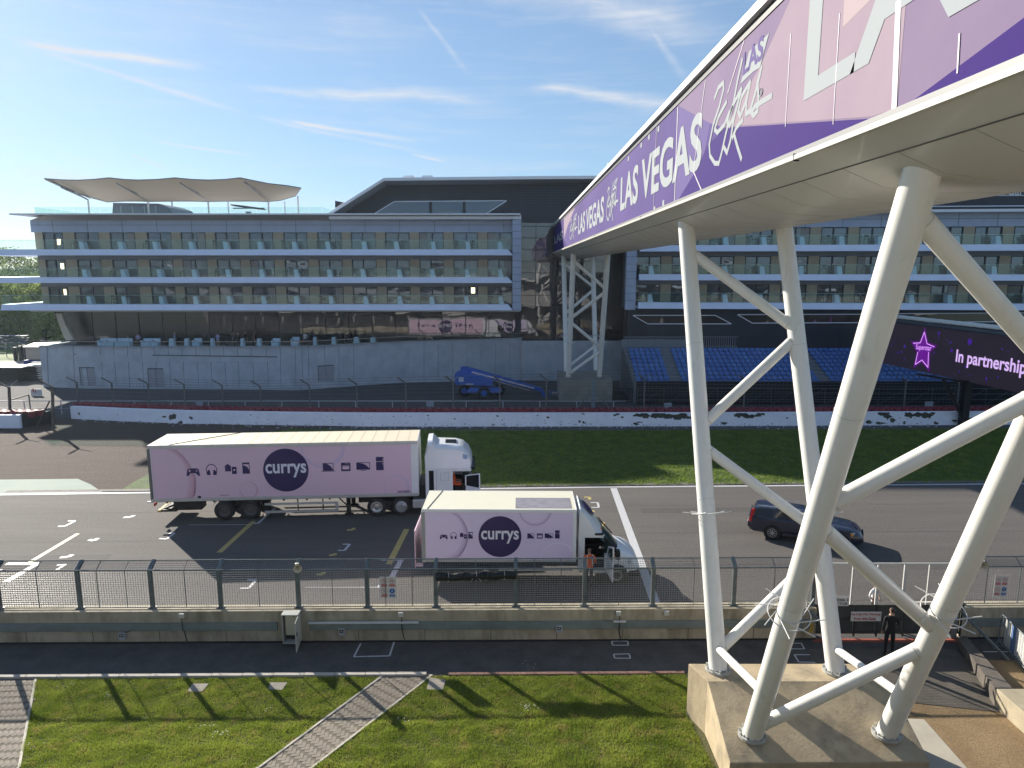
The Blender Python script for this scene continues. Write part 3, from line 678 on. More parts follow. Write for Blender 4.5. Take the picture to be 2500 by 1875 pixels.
mb.build('recess_shadow_edge', M('recess_edge', (.08, .09, .10), .9), cw)
mb = MB(); seg_on(mb, pp[0], pp[1], .03); seg_on(mb, pp[2], pp[3], .03); seg_on(mb, pp[0], z7(900, 280), .03); seg_on(mb, z7(900, 280), pp[3], .03)
mb.build('recess_trim', M('recess_trim', (.42, .45, .5), .7), cw)
dm = M('service_door', (.30, .325, .36), .6, var=.04)
for x0, x1, y0, y1 in ((273, 372, 325, 448), (732, 835, 332, 455), (1875, 1982, 315, 418)):
    a = onpoly(*z7(x0, y1), front); b = onpoly(*z7(x1, y1), front); h = onpoly(*z7(x0, y0), front).z
    mb = MB(); mb.beam(a + Vector((0, -.01, (h - a.z) / 2)), b + Vector((0, -.01, (h - a.z) / 2)), .03, h - a.z, (0, 0, 1)); d = mb.build('door', dm, cw)
    mb = MB(); mb.beam(Vector((a.x, a.y - .04, h)), Vector((b.x, b.y - .04, h)), .08, .09); mb.beam(a + Vector((0, -.04, 0)), Vector((a.x, a.y - .04, h)), .04, .06); mb.beam((a + b) / 2 + Vector((0, -.04, 0)), Vector(((a.x + b.x) / 2, (a.y + b.y) / 2 - .04, h)), .02, .03); mb.build('door_frame', M('door_frame_dark', (.07, .08, .1), .6), d)
# coping and glass rail on the terrace
mb = MB(); gm = MB()
for i in range(1, n - 1):
    a, b = tw[i], tw[i + 1]; za, zb_ = zt_wall(pxs[i]), zt_wall(pxs[i + 1])
    mb.beam((a[0], a[1] + .1, za + .03), (b[0], b[1] + .1, zb_ + .03), .5, .07)
    k = max(1, int((Vector(a) - Vector(b)).length / 1.7))
    for j in range(k):
        u, w_ = j / k, (j + 1) / k - .02
        p0 = Vector((a[0] + (b[0] - a[0]) * u, a[1] + .25 + (b[1] - a[1]) * u, za + (zb_ - za) * u + .07)); p1 = Vector((a[0] + (b[0] - a[0]) * w_, a[1] + .25 + (b[1] - a[1]) * w_, za + (zb_ - za) * w_ + .07))
        gm.quad(p0, p1, p1 + Vector((0, 0, .45)), p0 + Vector((0, 0, .45)))
mb.build('coping', M('coping', (.36, .37, .38), .8, var=.1), cw); go = gm.build('glass_rail', bal_glass, cw)
mb = MB()
for i in range(1, n - 1): a, b = tw[i], tw[i + 1]; mb.tube((a[0], a[1] + .25, zt_wall(pxs[i]) + .53), (b[0], b[1] + .25, zt_wall(pxs[i + 1]) + .53), .03, 6)
mb.build('hand_rail', M('rail_tan', (.4, .36, .3), .4), go)
# lower wall under the atrium
mb = MB(); a = aty(1274, 916, 77.2); mb.box(a.x, AX1 + 3, 75.3, 75.6, -.1, 4.35); 
for i in range(9): mb.box(a.x + i * 1.3, a.x + i * 1.3 + .03, 75.28, 75.3, 0, 4.3)
o = mb.build('concrete_wall', conc); tag(o, 'straight concrete wall below the black glass atrium, behind the far bridge pier', 'wall')

# ------------------------------------------------------------------ tensile canopy on the roof
can_m = bpy.data.materials.new('membrane'); can_m.use_nodes = True
nt = can_m.node_tree; b_ = nt.nodes['Principled BSDF']; b_.inputs['Base Color'].default_value = (.21, .195, .175, 1); b_.inputs['Roughness'].default_value = .8
tl_ = nt.nodes.new('ShaderNodeBsdfTranslucent'); tl_.inputs[0].default_value = (.5, .42, .32, 1); ms = nt.nodes.new('ShaderNodeMixShader'); ms.inputs[0].default_value = .12
nt.links.new(b_.outputs[0], ms.inputs[1]); nt.links.new(tl_.outputs[0], ms.inputs[2]); nt.links.new(ms.outputs[0], nt.nodes['Material Output'].inputs[0])
canopy = thing('tensile_canopy', 'beige stretched fabric canopy on thin masts over the roof terrace', 'canopy', (-35, 80, 17.56))
top = [(108, 436), (150, 439), (190, 440), (228, 438), (267, 434), (303, 438), (340, 439.5), (384, 438), (427, 434), (468, 438), (510, 439.5), (550, 438), (586, 434), (620, 441), (655, 448), (700, 453), (735, 459)]
bot = [(110, 438), (150, 456), (190, 470), (228, 484), (262, 493), (303, 491), (340, 491), (362, 492), (427, 491), (468, 491), (508, 492), (550, 491), (586, 491), (620, 491), (655, 492), (685, 489), (722, 478)]
rows = []
for k in range(9):
    u = k / 8; row = []
    for i, (t_, b2) in enumerate(zip(top, bot)):
        ridge = .5 + .5 * math.cos((i - 4) / 4 * 2 * math.pi)
        sag = -math.sin(u * math.pi) * (1 - ridge) * .25
        Yd = 74.5 + u * 6.5
        p = aty(t_[0] * (1 - u) + b2[0] * u, t_[1] * (1 - u) + b2[1] * u + (1 - ridge) * 5 * math.sin(u * math.pi), Yd); row.append(p)
    rows.append(row)
mb = MB().grid(rows); o = mb.build('membrane', can_m, canopy, smooth=60)
steel = M('grey_steel', (.16, .17, .20), .45, .3)
mb = MB(); mb2 = MB()
for px in (215, 361, 508, 655, 727):
    a = aty(px, 490 if px < 700 else 478, 81); mb = MB().tube((a.x, 81, 17.56), a, .1, 8); m_ = mb.build('mast', M('white_mast', (.6, .62, .65), .4), canopy)
for px in (420, 557, 695):
    a = aty(px, 498, 87); mb = MB().tube((a.x, 87, 17.56), (a.x, 87, a.z + .3), .09, 8); mb.build('mast', M('white_mast'  , (0, 0, 0)), canopy)
for (x0, y0, x1, y1) in ((120, 438, 215, 488), (285, 448, 361, 491), (440, 447, 508, 491), (598, 445, 655, 491), (714, 474, 655, 491), (150, 458, 208, 484), (752, 466, 712, 487), (752, 466, 712, 452)):
    a = aty(x0, y0, 74.6 if x0 < 700 else 78); b2 = aty(x1, y1, 81); mb2 = MB().tube(a, b2, .08 if x0 < 700 else .05, 6)
    if x0 < 700: mb2.tube(a + Vector((.3, .3, -.25)), b2 + Vector((.3, 0, .15)), .05, 5); mb2.build('boom_strut', steel, canopy)
mb = MB().path([r[-1] for r in rows], .05, 5); mb.path(rows[0], .05, 5); mb.path(rows[-1], .06, 5); mb.build('edge_cable', steel, canopy)
# ring-shaped roof sculpture
ring = thing('ring_sculpture', 'dark ring-shaped sculpture on a stem on the roof terrace', 'sculpture', aty(606, 523, 80))
def torus(mb, c, ax, ay, r, n=28, tilt=(0, 0)):
    pts = [c + Vector((math.cos(t) * ax, math.sin(t) * ay, math.cos(t) * tilt[0] + math.sin(t) * tilt[1])) for t in [2 * math.pi * i / n for i in range(n + 1)]]; mb.path(pts, r, 5)
c0 = aty(606, 508, 80); mb = MB(); torus(mb, c0 + Vector((0, 0, .1)), 1.85, 1.4, .07, tilt=(-.25, .1)); torus(mb, c0 - Vector((0, 0, .02)), 1.7, 1.2, .06, tilt=(.0, .1)); mb.build('ring', M('black_steel', (.03, .035, .045), .4), ring)
mb = MB().lathe([(.5, 17.57), (.4, 17.7), (.2, 18.0), (.3, 18.3), (.45, 18.35)], (c0.x, 80, 0)); mb.build('stem', M('stem_steel', (.12, .15, .2), .4), ring)
# roof-terrace sofas (low)
for i, px in enumerate((432, 500, 535, 556, 645)):
    a = aty(px, 523, 79); mb = MB().box(a.x - .7, a.x + .7, 79, 79.7, 17.57, 17.82); mb.box(a.x - .7, a.x + .7, 79.55, 79.75, 17.82, 18.05)
    o = mb.build('roof_sofa', M('dark_sofa', (.05, .055, .07), .8)); tag(o, 'low dark sofa on the roof terrace under the canopy', 'sofa', 'sofas on the roof terrace')
# balcony stools
st_m = M('stool_black', (.03, .03, .035), .5)
def stool():
    mb = MB()
    for sx in (-.16, .16):
        for sy in (-.14, .14): mb.beam((sx * 1.25, sy * 1.25, 0), (sx, sy, .55), .03, .03)
    mb.box(-.2, .2, -.17, .17, .55, .6); mb.box(-.2, .2, .14, .17, .75, .95); mb.beam((-.18, .155, .6), (-.18, .155, .95), .03, .03); mb.beam((.18, .155, .6), (.18, .155, .95), .03, .03); mb.beam((-.18, -.16, .2), (.18, -.16, .2), .02, .02)
    return mb.build('bar_stool', st_m)
s0 = stool(); k = 0
lab = 'black bar stool on a hotel balcony behind the glass balustrade'
for T, cc, zz in ((T0, cols[1:], zs), (T1, rcols, zr)):
    for f_ in range(3):
        for i, (a, b) in enumerate(cc):
            if (i * 3 + f_ * 5) % 7 < 4 or T is T1:
                for dx in ((.35,), (.35, 1.95))[(i + f_) % 2]:
                    o = s0 if k == 0 else s0.copy()
                    if k: COL.objects.link(o); OFF[o.name] = Vector((0, 0, 0))
                    o.location = T(a + dx, -.9 + random.uniform(-.2, .2), zz[f_][1]); o.rotation_euler = (0, 0, random.uniform(-1.2, 1.2)); k += 1
                    tag(o, lab, 'stool', 'stools on the hotel balconies')
# furniture on the terrace
furn_m = M('pale_blue_furniture', (.45, .58, .68), .6)
tabl = [(402, 45), (457, 60), (547, 100), (703, 62), (762, 50), (880, 38), (980, 30), (1043, 50), (1153, 24), (1357, 26), (1470, 30), (1578, 50), (1710, 50), (1848, 24), (1975, 30), (2128, 40), (2240, 40)]
for i, (x, w) in enumerate(tabl):
    px, py = z7(x, 165); a = aty(px, py, 72.6 if x < 1700 else 74.0); W = w / 2.765 / 1700 * 73; z0 = 3.81
    mb = MB()
    if w > 40: mb.box(a.x - W / 2, a.x + W / 2, a.y, a.y + .75, z0, z0 + .62); mb.box(a.x - W / 2, a.x + W / 2, a.y + .6, a.y + .78, z0 + .62, z0 + 1.02); mb.box(a.x - W / 2, a.x - W / 2 + .15, a.y, a.y + .6, z0 + .62, z0 + .85)
    else: mb.hexa([(a.x - W * .6, a.y, z0), (a.x + W * .6, a.y, z0), (a.x + W * .6, a.y + .5, z0), (a.x - W * .6, a.y + .5, z0), (a.x - W * .35, a.y, z0 + 1.05), (a.x + W * .35, a.y, z0 + 1.05), (a.x + W * .35, a.y + .5, z0 + 1.05), (a.x - W * .35, a.y + .5, z0 + 1.05)])
    o = mb.build('terrace_sofa' if w > 40 else 'terrace_planter', furn_m, bevel=.03)
    tag(o, 'pale blue sofa on the hotel terrace above the concrete wall' if w > 40 else 'narrow pale blue tapered planter on the hotel terrace above the concrete wall', 'sofa' if w > 40 else 'planter', 'sofas on the hotel terrace' if w > 40 else 'planters on the hotel terrace')

KF = 0.8
# ------------------------------------------------------------------ footbridge
white_st = M('white_steel_paint', (.87, .85, .79), .35, col2=(.92, .90, .85), vscale=1.2, dirt=((.62, .61, .54), 3.0, .58, .9, (1.6, 1.6, .3)), coat=.15)
hull_m = M('bridge_cladding', (.70, .68, .62), .4, var=.05, vscale=.4, coat=.1)
edge_m = M('bridge_edge', (.62, .60, .54), .4)
seam_m = M('seam_dark', (.14, .13, .12), .7)
blk_m = M('black_gasket', (.02, .02, .024), .5)
bridge = thing('footbridge', 'white enclosed footbridge over the track with purple lettered banners on its side', 'bridge', (6.7, 36, 13))
BY0, BY1 = 2.2, 76.0; BX = 4.5
prof = [(4.30, 13.66), (4.78, 13.44), (5.4, 13.18), (6.1, 13.10), (7.2, 13.10), (7.75, 13.16), (8.45, 13.42), (9.1, 13.70)]
rows = [[(x, y, z) for x, z in prof] for y in np.arange(BY0, BY1 + .1, (BY1 - BY0) / 40)]
MB().grid(rows).build('soffit', hull_m, bridge, smooth=50)
mb = MB()
for i, (x, z) in enumerate(prof):
    if i in (1,): mb.beam((x, BY0, z - .004), (x, BY1, z - .004), .018, .012)
    if i in (6,): mb.beam((x, BY0, z - .004), (x, BY1, z - .004), .018, .012)
mb.build('soffit_seam', seam_m, bridge)
mb = MB(); y = BY0 + 1
while y < BY1:
    for (x0, z0), (x1, z1) in zip(prof[1:6], prof[2:7]): mb.beam((x0, y, z0 - .002), (x1, y, z1 - .002), .012, .006)
    y += 1.45
mb.build('panel_seams', M('seam_light', (.47, .455, .41), .6), bridge)
mb = MB(); mb.box(4.24, 4.32, BY0, BY1, 13.63, 13.695); mb.box(9.08, 9.16, BY0, BY1, 13.66, 13.82); mb.build('edge_trim', edge_m, bridge)
mb = MB(); mb.box(4.27, 4.44, BY0, BY1, 13.698, 13.757); mb.box(4.40, 4.47, BY0, BY1, 13.761, 13.83); mb.build('gutter', M('gutter_grey', (.2, .2, .2), .5), bridge)
mb = MB(); mb.box(4.47, 8.9, BY0, BY1, 13.765, 16.34); mb.build('side_wall', M('bridge_side', (.4, .4, .42), .6), bridge)
mb = MB(); mb.box(4.43, 8.95, BY0, BY1, 16.345, 16.50); mb.build('roof_gasket', blk_m, bridge)
mb = MB(); mb.box(4.33, 9.05, BY0, BY1, 16.505, 16.68); mb.build('roof', M('roof_edge_white', (.78, .78, .78), .45), bridge)
mb = MB()
for y in (10.9, 23.5, 36.5, 49.5): mb.box(4.235, 4.325, y, y + .015, 13.61, 13.72)
mb.build('trim_joint', blk_m, bridge)
# printed banner
ban = MB().box(4.452, 4.468, BY0, BY1, 13.84, 16.335)
purple = M('banner_purple', (.072, .046, .19), .8, col2=(.098, .066, .235), vscale=.15, bump=.004, bscale=2, spec=.12)
bo = ban.build('banner', purple, bridge)
deep = M('banner_deep_purple', (.040, .016, .16), .8, bump=.004, bscale=2, spec=.12)
violet = M('banner_violet', (.125, .095, .26), .8, bump=.004, bscale=2, spec=.12)
lilac = M('banner_lilac', (.19, .14, .245), .8, bump=.004, bscale=2, col2=(.235, .18, .275), vscale=.3, spec=.12)
pink = M('banner_pink', (.275, .21, .275), .8, bump=.004, bscale=2, col2=(.35, .275, .325), vscale=.25, spec=.12)
blush = M('banner_blush', (.42, .335, .355), .8, bump=.004, bscale=2, spec=.12)
letter = M('banner_letter', (.36, .39, .41), .8, bump=.003, bscale=2, spec=.12)
def z3(x, y): return (1300 + x / 1.8433, y / 1.8433)
def bp(x, y, layer=1):
    p = atx(*z3(x, y), BX - .05); p.z = max(13.845, min(16.33, p.z)); p.x = 4.452 - .0012 * layer; return p
def shape(name, pts, m, layer):
    q = [bp(x, y, layer) for x, y in pts]; MB().quad(*q).build(name, m, bo)
def V2(y, v, layer): return Vector((4.452 - .0012 * layer, y, 13.84 + 2.495 * v))
YE = BY0
# region boundaries by distance along the bridge (y) and height fraction v
pj = lambda x, y: (lambda p: (p.y, (p.z - 13.84) / 2.495))(atx(*z3(x, y), BX - .05))
yA, _ = pj(655, 480); yB, _ = pj(740, 770); yC = pj(870, 575); yD = pj(800, 555); yF, _ = pj(655, 915); yH, _ = pj(1525, 562)
MB().quad(V2(yA, 0.0, 1), V2(yB, 0, 1), V2(yD[0], yD[1], 1), V2(yA, 1, 1)).build('banner_panel', violet, bo)
MB().quad(V2(yA, 1, 2), V2(yD[0], yD[1], 2), V2(yC[0], yC[1], 2), V2(yH, 0.0, 2), V2(YE, 0.0, 2), V2(YE, 1, 2)).build('banner_panel', lilac, bo)
MB().quad(V2(yF, 0, 3), V2(pj(735, 770)[0], pj(735, 770)[1], 3), V2(pj(790, 650)[0], pj(790, 650)[1], 3), V2(yC[0], yC[1], 3), V2(yH, 0, 3)).build('banner_panel', deep, bo)
a = pj(1280, 0); b = pj(1030, 290)
MB().quad(V2(pj(1170, 150)[0], 1, 4), V2(b[0], b[1], 4), V2(yC[0], yC[1] + .01, 4), V2(yH, .01, 4), V2(pj(1640, 500)[0], .0, 4), V2(pj(1640, 500)[0], 1, 4)).build('banner_panel', pink, bo)
MB().quad(V2(pj(1390, 100)[0], 1, 5), V2(pj(1385, 300)[0], .55, 5), V2(pj(1640, 200)[0], .62, 5), V2(pj(1640, 200)[0], 1, 5)).build('banner_panel', blush, bo)
p1 = pj(1700, 490); p2 = pj(2212, 80)
MB().quad(V2(p1[0], 0, 4), V2(p2[0], p2[1], 4), V2(YE, p2[1] + .5, 4), V2(YE, 0, 4)).build('banner_panel', deep, bo)
# far end
q6 = lambda x, y: (1320 + x / 5.925, 420 + y / 5.925)
f6 = lambda x, y: (lambda p: (p.y, (p.z - 13.84) / 2.495))(atx(*q6(x, y), BX - .05))
MB().quad(V2(f6(335, 690)[0], 1, 1), V2(f6(335, 960)[0], .28, 1), V2(f6(385, 760)[0], .6, 1), V2(f6(500, 540)[0], 1, 1)).build('banner_panel', pink, bo)
MB().quad(V2(BY1, 0, 1), V2(f6(385, 1110)[0], 0, 1), V2(f6(335, 950)[0], .28, 1), V2(f6(335, 690)[0], 1, 1), V2(BY1, 1, 1)).build('banner_panel', deep, bo)  # printed dark wedge; beyond it the deep purple paints in the hotel's shadow
seamw = M('banner_seam', (.5, .46, .52), .5)
mb = MB()
for (x0, y0, x1, y1, w) in ((1650, 0, 1628, 515, .05), (655, 480, 640, 915, .03), (780, 360, 725, 770, .015), (1165, 150, 1140, 570, .01), (955, 180, 880, 420, .012), (1385, 60, 1355, 560, .008), (1925, 150, 1915, 330, .01), (560, 560, 545, 960, .015), (725, 770, 760, 870, .02)):
    a = bp(x0, y0, 7); b = bp(x1, y1, 7); MB().beam(a, b, w * 2.2, .006, (1, 0, 0)).build('banner_seam', seamw, bo)
mb = MB()
for x, y in ((550, 945), (590, 915), (490, 655), (525, 618), (568, 582), (433, 715)):
    a = bp(x, y, 8); MB().box(a.x, a.x + .003, a.y - .12, a.y + .12, a.z - .07, a.z + .09).build('banner_tag', letter, bo)
def las(y0, y1, v0, v1, body='LAS VEGAS', bold=.028):
    text_mesh('banner_lettering', body, letter, bo, V2(y0, v0, 8), (0, -1, 0), (0, 0, 1), w=y0 - y1, h=2.495 * (v1 - v0), bold=bold, ex=.001)
pxY = lambda px: atx(px, 600, BX - .05).y
las(pxY(1512.5), pxY(1704), .2, .74)
las(pxY(1411.5), pxY(1472.7), .18, .68)
las(pxY(1940), 5.6, .27, .87, 'LAS', .016)
las(74.5, pxY(1374), .3, .62, 'LAS', .03)
# hand-drawn script strokes: (y along, v up) normalised to the box of the mark
crop7 = lambda x, y: z3_inv(1760 + x / 4.146, 80 + y / 4.146)
def z3_inv(px, py): return ((px - 1300) * 1.8433, py * 1.8433)
S = [[(822, 440), (838, 395), (860, 372), (862, 400), (842, 480), (815, 560), (797, 650), (800, 700), (822, 735), (840, 735), (852, 690), (872, 600), (905, 470), (925, 360), (945, 270)],
     [crop7(*p) for p in ((60, 700), (-20, 850), (-60, 980), (-30, 1010), (40, 930), (90, 800))],
     [crop7(*p) for p in ((210, 570), (120, 740), (70, 900), (90, 940), (140, 850), (212, 570))],
     [crop7(*p) for p in ((212, 570), (150, 800), (120, 960), (100, 1090), (65, 1215), (35, 1160))],
     [crop7(*p) for p in ((222, 885), (160, 960), (120, 1060))], [crop7(*p) for p in ((140, 1040), (170, 1150), (210, 1275))],
     [crop7(*p) for p in ((300, 500), (215, 640), (180, 790), (200, 845), (255, 700), (300, 510))],
     [crop7(*p) for p in ((300, 510), (262, 700), (258, 820), (300, 790), (350, 620), (400, 420))],
     [crop7(*p) for p in ((415, 350), (375, 500), (385, 650), (375, 790), (335, 838), (310, 800), (350, 745), (430, 690), (515, 640))]]
def ribbon(mb, pts, w):
    n = len(pts)
    for i in range(n - 1):
        a, b = pts[i], pts[i + 1]; d = (b - a); 
        if d.length < 1e-4: continue
        d.normalize(); nrm = Vector((0, -d.z, d.y)) * w / 2; e = d * w * .35
        mb.add([a - nrm - e, b - nrm + e, b + nrm + e, a + nrm - e], [(0, 1, 2, 3)])
ref = [[pj(*p) for p in s] for s in S]
r0 = pj(790, 740)[0]; r1 = pj(1075, 430)[0]
box_ = [pj(*crop7(*p)) for p in ((200, 520), (275, 250), (290, 190), (495, 0), (470, 80), (400, 350), (330, 395))]
def vegas(y0, y1, v0=0.0, v1=1.0):
    """the script mark, stretched from its reference box to y0..y1"""
    k = (y1 - y0) / (r1 - r0); mp_ = lambda p, l=8: V2(y0 + (p[0] - r0) * k, v0 + p[1] * (v1 - v0), l)
    mb = MB()
    for s_ in ref: ribbon(mb, [mp_(p) for p in s_], .10)
    for i, f in enumerate(mb.f): pass
    for i in range(0, len(mb.v), 4):
        for j in range(4): mb.v[i + j] = (mb.v[i + j][0] - .0001 * ((i // 4) % 9), mb.v[i + j][1], mb.v[i + j][2])
    mb.build('script_lettering', letter, bo)
    a, b, c = mp_(box_[0]), mp_(box_[3]), mp_(box_[5])
    mb = MB().quad(*[mp_(p, 8) for p in box_]); so_ = mb.build('badge', letter, bo)
    o_ = mp_(pj(*crop7(225, 440)), 9)
    text_mesh('badge_lettering', 'LAS', violet, so_, o_ + Vector((-.001, 0, -.0)), mp_(pj(*crop7(430, 260)), 9) - o_, (0, .0, 1), w=abs((mp_(pj(*crop7(430, 260)), 9) - o_).length), h=.42 * abs(v1 - v0), bold=.03, ex=.001)
vegas(r0, r1)
vegas(pxY(1478.6), pxY(1506.5), .02, .9)
vegas(pxY(1390.5), pxY(1409), .02, .9)
a = bp(1031, 415, 8); mb = MB(); torus(mb, a, 0, .055, .006, 14, (.09, 0)) if False else None
mb = MB(); pts = [a + Vector((0, math.cos(t) * .085, math.sin(t) * .07)) for t in [i * math.pi / 7 for i in range(15)]]; mb.path(pts, .008, 4); mb.build('registered_mark', letter, bo)
text_mesh('registered_mark', 'R', letter, bo, a + Vector((0, .04, -.035)), (0, -1, 0), (0, 0, 1), h=.07, w=.08)

# ------------------------------------------------------------------ bridge piers
def tproj(p):
    h = p.z - CH; zc = p.y * math.cos(PIT) - h * math.sin(PIT); yc = h * math.cos(PIT) + p.y * math.sin(PIT); return (1250 + F * p.x / zc, 937.5 - F * yc / zc)
def on_leg(leg, py):
    a, b = leg; lo, hi = 0.0, 1.0
    for _ in range(40):
        m = (lo + hi) / 2
        if tproj(a.lerp(b, m))[1] > py: lo = m
        else: hi = m
    return a.lerp(b, lo)
flange_m = M('galvanised_flange', (.5, .5, .47), .45, .2, var=.15, vscale=6)
def pier(name, label, legs, rad, braces, ties, base_n, loc):
    t = thing(name, label, 'bridge pier', loc)
    for (a, b) in legs:
        d = (b - a).normalized()
        lg = MB().tube(a, b + d * .25, rad, 32, caps=False).build('leg', white_st, t, smooth=40)
        wb = MB(); ax_ = d.cross(Vector((0, 1, 0))).normalized(); ay_ = d.cross(ax_)
        for f_ in (.36, .71):
            q_ = a.lerp(b, f_); wb.path([q_ + (ax_ * math.cos(k * math.pi / 12) + ay_ * math.sin(k * math.pi / 12)) * (rad + .001) for k in range(25)], .006, 5)
        wb.build('weld_seam', M('weld_grey', (.62, .61, .56), .5), lg)
        mb = MB(); c = a
        mb.lathe([(.0, .05), (rad * 1.42, .05), (rad * 1.42, 0.0), (rad * 1.42, -.02)], c, n=24)
        for i in range(10):
            an = i * math.pi / 5 + .2; mb.lathe([(.028, .05), (.028, .12), (0, .125)], c + Vector((math.cos(an), math.sin(an), 0)) * rad * 1.24, n=6)
        mb.build('base_flange', flange_m, lg)
    for a, b, r in braces:
        bo_ = MB().tube(a, b, r, 20, caps=False).build('brace', white_st, t, smooth=40)
        d = (b - a).normalized(); wb = MB(); L_ = (b - a).length
        for f_ in ((rad * 1.12) / L_, 1 - (rad * 1.12) / L_): q_ = a.lerp(b, f_); wb.tube(q_ - d * .012, q_ + d * .012, r + .006, 20, caps=False)
        wb.build('weld_collar', M('weld_grey', (0, 0, 0)), bo_, smooth=40)
    for a, b, r in ties: MB().tube(a, b, r, 20, caps=False).build('tie', white_st, t, smooth=40)
    return t
Vv = Vector
BL = (atz(1753, 1634, 1.51), Vv((5.2, 21.0, 13.3))); BR = (atz(2040, 1638, 1.51), Vv((7.9, 20.6, 13.3)))
FL = (Vv((5.76, 15.1, .98)), Vv((5.33, 9.35, 13.3))); FR = (Vv((9.0, 15.15, .98)), Vv((8.25, 9.35, 13.3)))
BL[1].x = 5.13; BR[1].x = 7.85
r1_, r2_ = .148, .155
P1 = lambda leg, dy: on_leg(leg, dy * 2500 / 2212)
br = [(P1(BL, 540), P1(BR, 712), r1_), (P1(BR, 727), P1(BL, 922), r1_), (P1(BL, 962), P1(BR, 1150), r1_), (P1(BR, 1190), P1(BL, 1410), r1_ * .95),
      (P1(FL, 450), on_leg(FR, 905), r2_), (on_leg(FR, 955), P1(FL, 1100), r2_), (P1(FL, 1130), P1(FR, 1360), r2_), (P1(FR, 1393), P1(FL, 1572), r2_)]
ties = [(P1(BL, 1397), P1(FL, 1500), .10), (P1(BR, 1397), P1(FR, 1505), .10)]
near = pier('bridge_pier', 'near white tubular pier of the footbridge on a broad concrete plinth', [BL, BR, FL, FR], .235, br, ties, 0, (7, 16, 0))
# anti-climb collars: a hoop of wire with radiating spikes round each leg
wire = M('white_wire', (.75, .75, .73), .4)
def collar(leg, py, R_, n, par, th=.012):
    p = on_leg(leg, py) ; d = (leg[1] - leg[0]).normalized()
    x = d.cross(Vector((0, 0, 1)) if abs(d.z) < .9 else Vector((1, 0, 0))).normalized(); y = d.cross(x)
    mb = MB(); pts = [p + x * math.cos(a) * R_ * .8 + y * math.sin(a) * R_ * .8 + d * -.0 for a in [2 * math.pi * i / 28 for i in range(29)]]
    mb.path(pts, th * .9, 6)
    pts = [p + x * math.cos(a) * .242 + y * math.sin(a) * .242 for a in [2 * math.pi * i / 20 for i in range(21)]]; mb.path(pts, th * .8, 5)
    for i in range(n):
        a = 2 * math.pi * (i + .3) / n; v = x * math.cos(a) + y * math.sin(a); tn = d.cross(v)
        mb.tube(p + v * .23 - tn * .12, p + v * R_ * 1.25 + tn * .16 + d * .05, th, 6)
    mb.build('climb_guard', wire, par)
collar(FL, 1150 + 795 / 2.288, .52, 8, near); collar(FR, 1150 + 780 / 2.288, .52, 8, near); collar(BL, 1150 + 238 / 2.288, .5, 8, near, .011); collar(BR, 1150 + 245 / 2.288, .5, 8, near, .011)
# plinths
plinth_m = M('plinth_concrete', (.45, .355, .225), .85, col2=(.58, .47, .31), vscale=1.3, bump=.006, bscale=14, dirt=((.28, .235, .165), 1.6, .48, .72, (1, 1, .5)))
mb = MB()
xl0, xr0 = 5.05, 9.72
up = [(4.76, 17.32, 1.5), (9.1, 17.32, 1.5), (xr0, 16.5, 1.5), (xl0, 16.5, 1.5)]
fr = [(xl0, 14.5, .7), (xr0, 14.55, .7)]
b0 = [(4.76, 17.32, -.1), (9.1, 17.32, -.1), (xr0, 16.5, -.1), (xr0, 14.55, -.1), (xl0, 14.5, -.1), (xl0, 16.5, -.1)]
mb.add(up + fr + b0, [(0, 3, 2, 1), (3, 4, 5, 2), (0, 1, 7, 6), (1, 2, 8, 7), (2, 5, 9, 8), (5, 4, 10, 9), (4, 3, 11, 10), (3, 0, 6, 11)])
o = mb.build('concrete_plinth', plinth_m, bevel=.02, fix=True); tag(o, 'broad sloping concrete plinth under the near bridge pier, beside the lawn', 'plinth')
# far pier
za_ = lambda px, py, X: None
def fp(px, py, X): zc = X * F / (px - 1250); return atc(px, py, zc)
fBL = (fp(1383, 907.6, 5.2), fp(1376, 631, 5.2)); fBR = (fp(1454.6, 905, 8.1), fp(1447, 629, 8.1)); fFL = (fp(1387.5, 921, 5.2), fp(1400, 628, 5.25)); fFR = (fp(1463, 920, 8.1), fp(1484, 624, 8.1))
for L_ in (fBL, fBR, fFL, fFR): L_[1].z = 13.3
z8 = lambda x, y: (1340 + x / 4.145, 600 + y / 4.145)
Q = lambda leg, y: on_leg(leg, 600 + y / 4.145)
br = [(Q(fFL, 150), Q(fFR, 435), .15), (Q(fFR, 470), Q(fFL, 735), .15), (Q(fFL, 775), Q(fFR, 1035), .15), (Q(fFR, 1065), Q(fFL, 1300), .15),
      (Q(fBL, 175), Q(fBR, 420), .14), (Q(fBR, 445), Q(fBL, 690), .14), (Q(fBL, 725), Q(fBR, 985), .14), (Q(fBR, 1015), Q(fBL, 1240), .14)]
far_p = pier('bridge_pier', 'far white tubular pier of the footbridge in front of the hotel', [fBL, fBR, fFL, fFR], .235, br, [], 0, (6.7, 66, 0))
for lg in (fFL, fFR): collar(lg, 600 + 975 / 4.145, .5, 8, far_p, .016)
for lg in (fBL, fBR): collar(lg, 600 + 915 / 4.145, .5, 8, far_p, .016)
mb = MB(); zt_ = fFL[0].z - .03; zb_ = fBL[0].z - .02
yb, yf = fBL[0].y + .6, fFL[0].y - .7
mb.hexa([(4.35, yf, -.1), (9.2, yf, -.1), (9.0, yb, -.1), (4.35, yb, -.1), (4.35, yf, zt_ - .15), (9.2, yf, zt_ - .15), (9.0, yb, zb_ + .02), (4.35, yb, zb_ + .02)])
o = mb.build('concrete_plinth', M('plinth_shaded', (.30, .29, .25), .85, var=.15, vscale=1.2), bevel=.02); tag(o, 'stained concrete plinth under the far bridge pier, below the hotel', 'plinth')

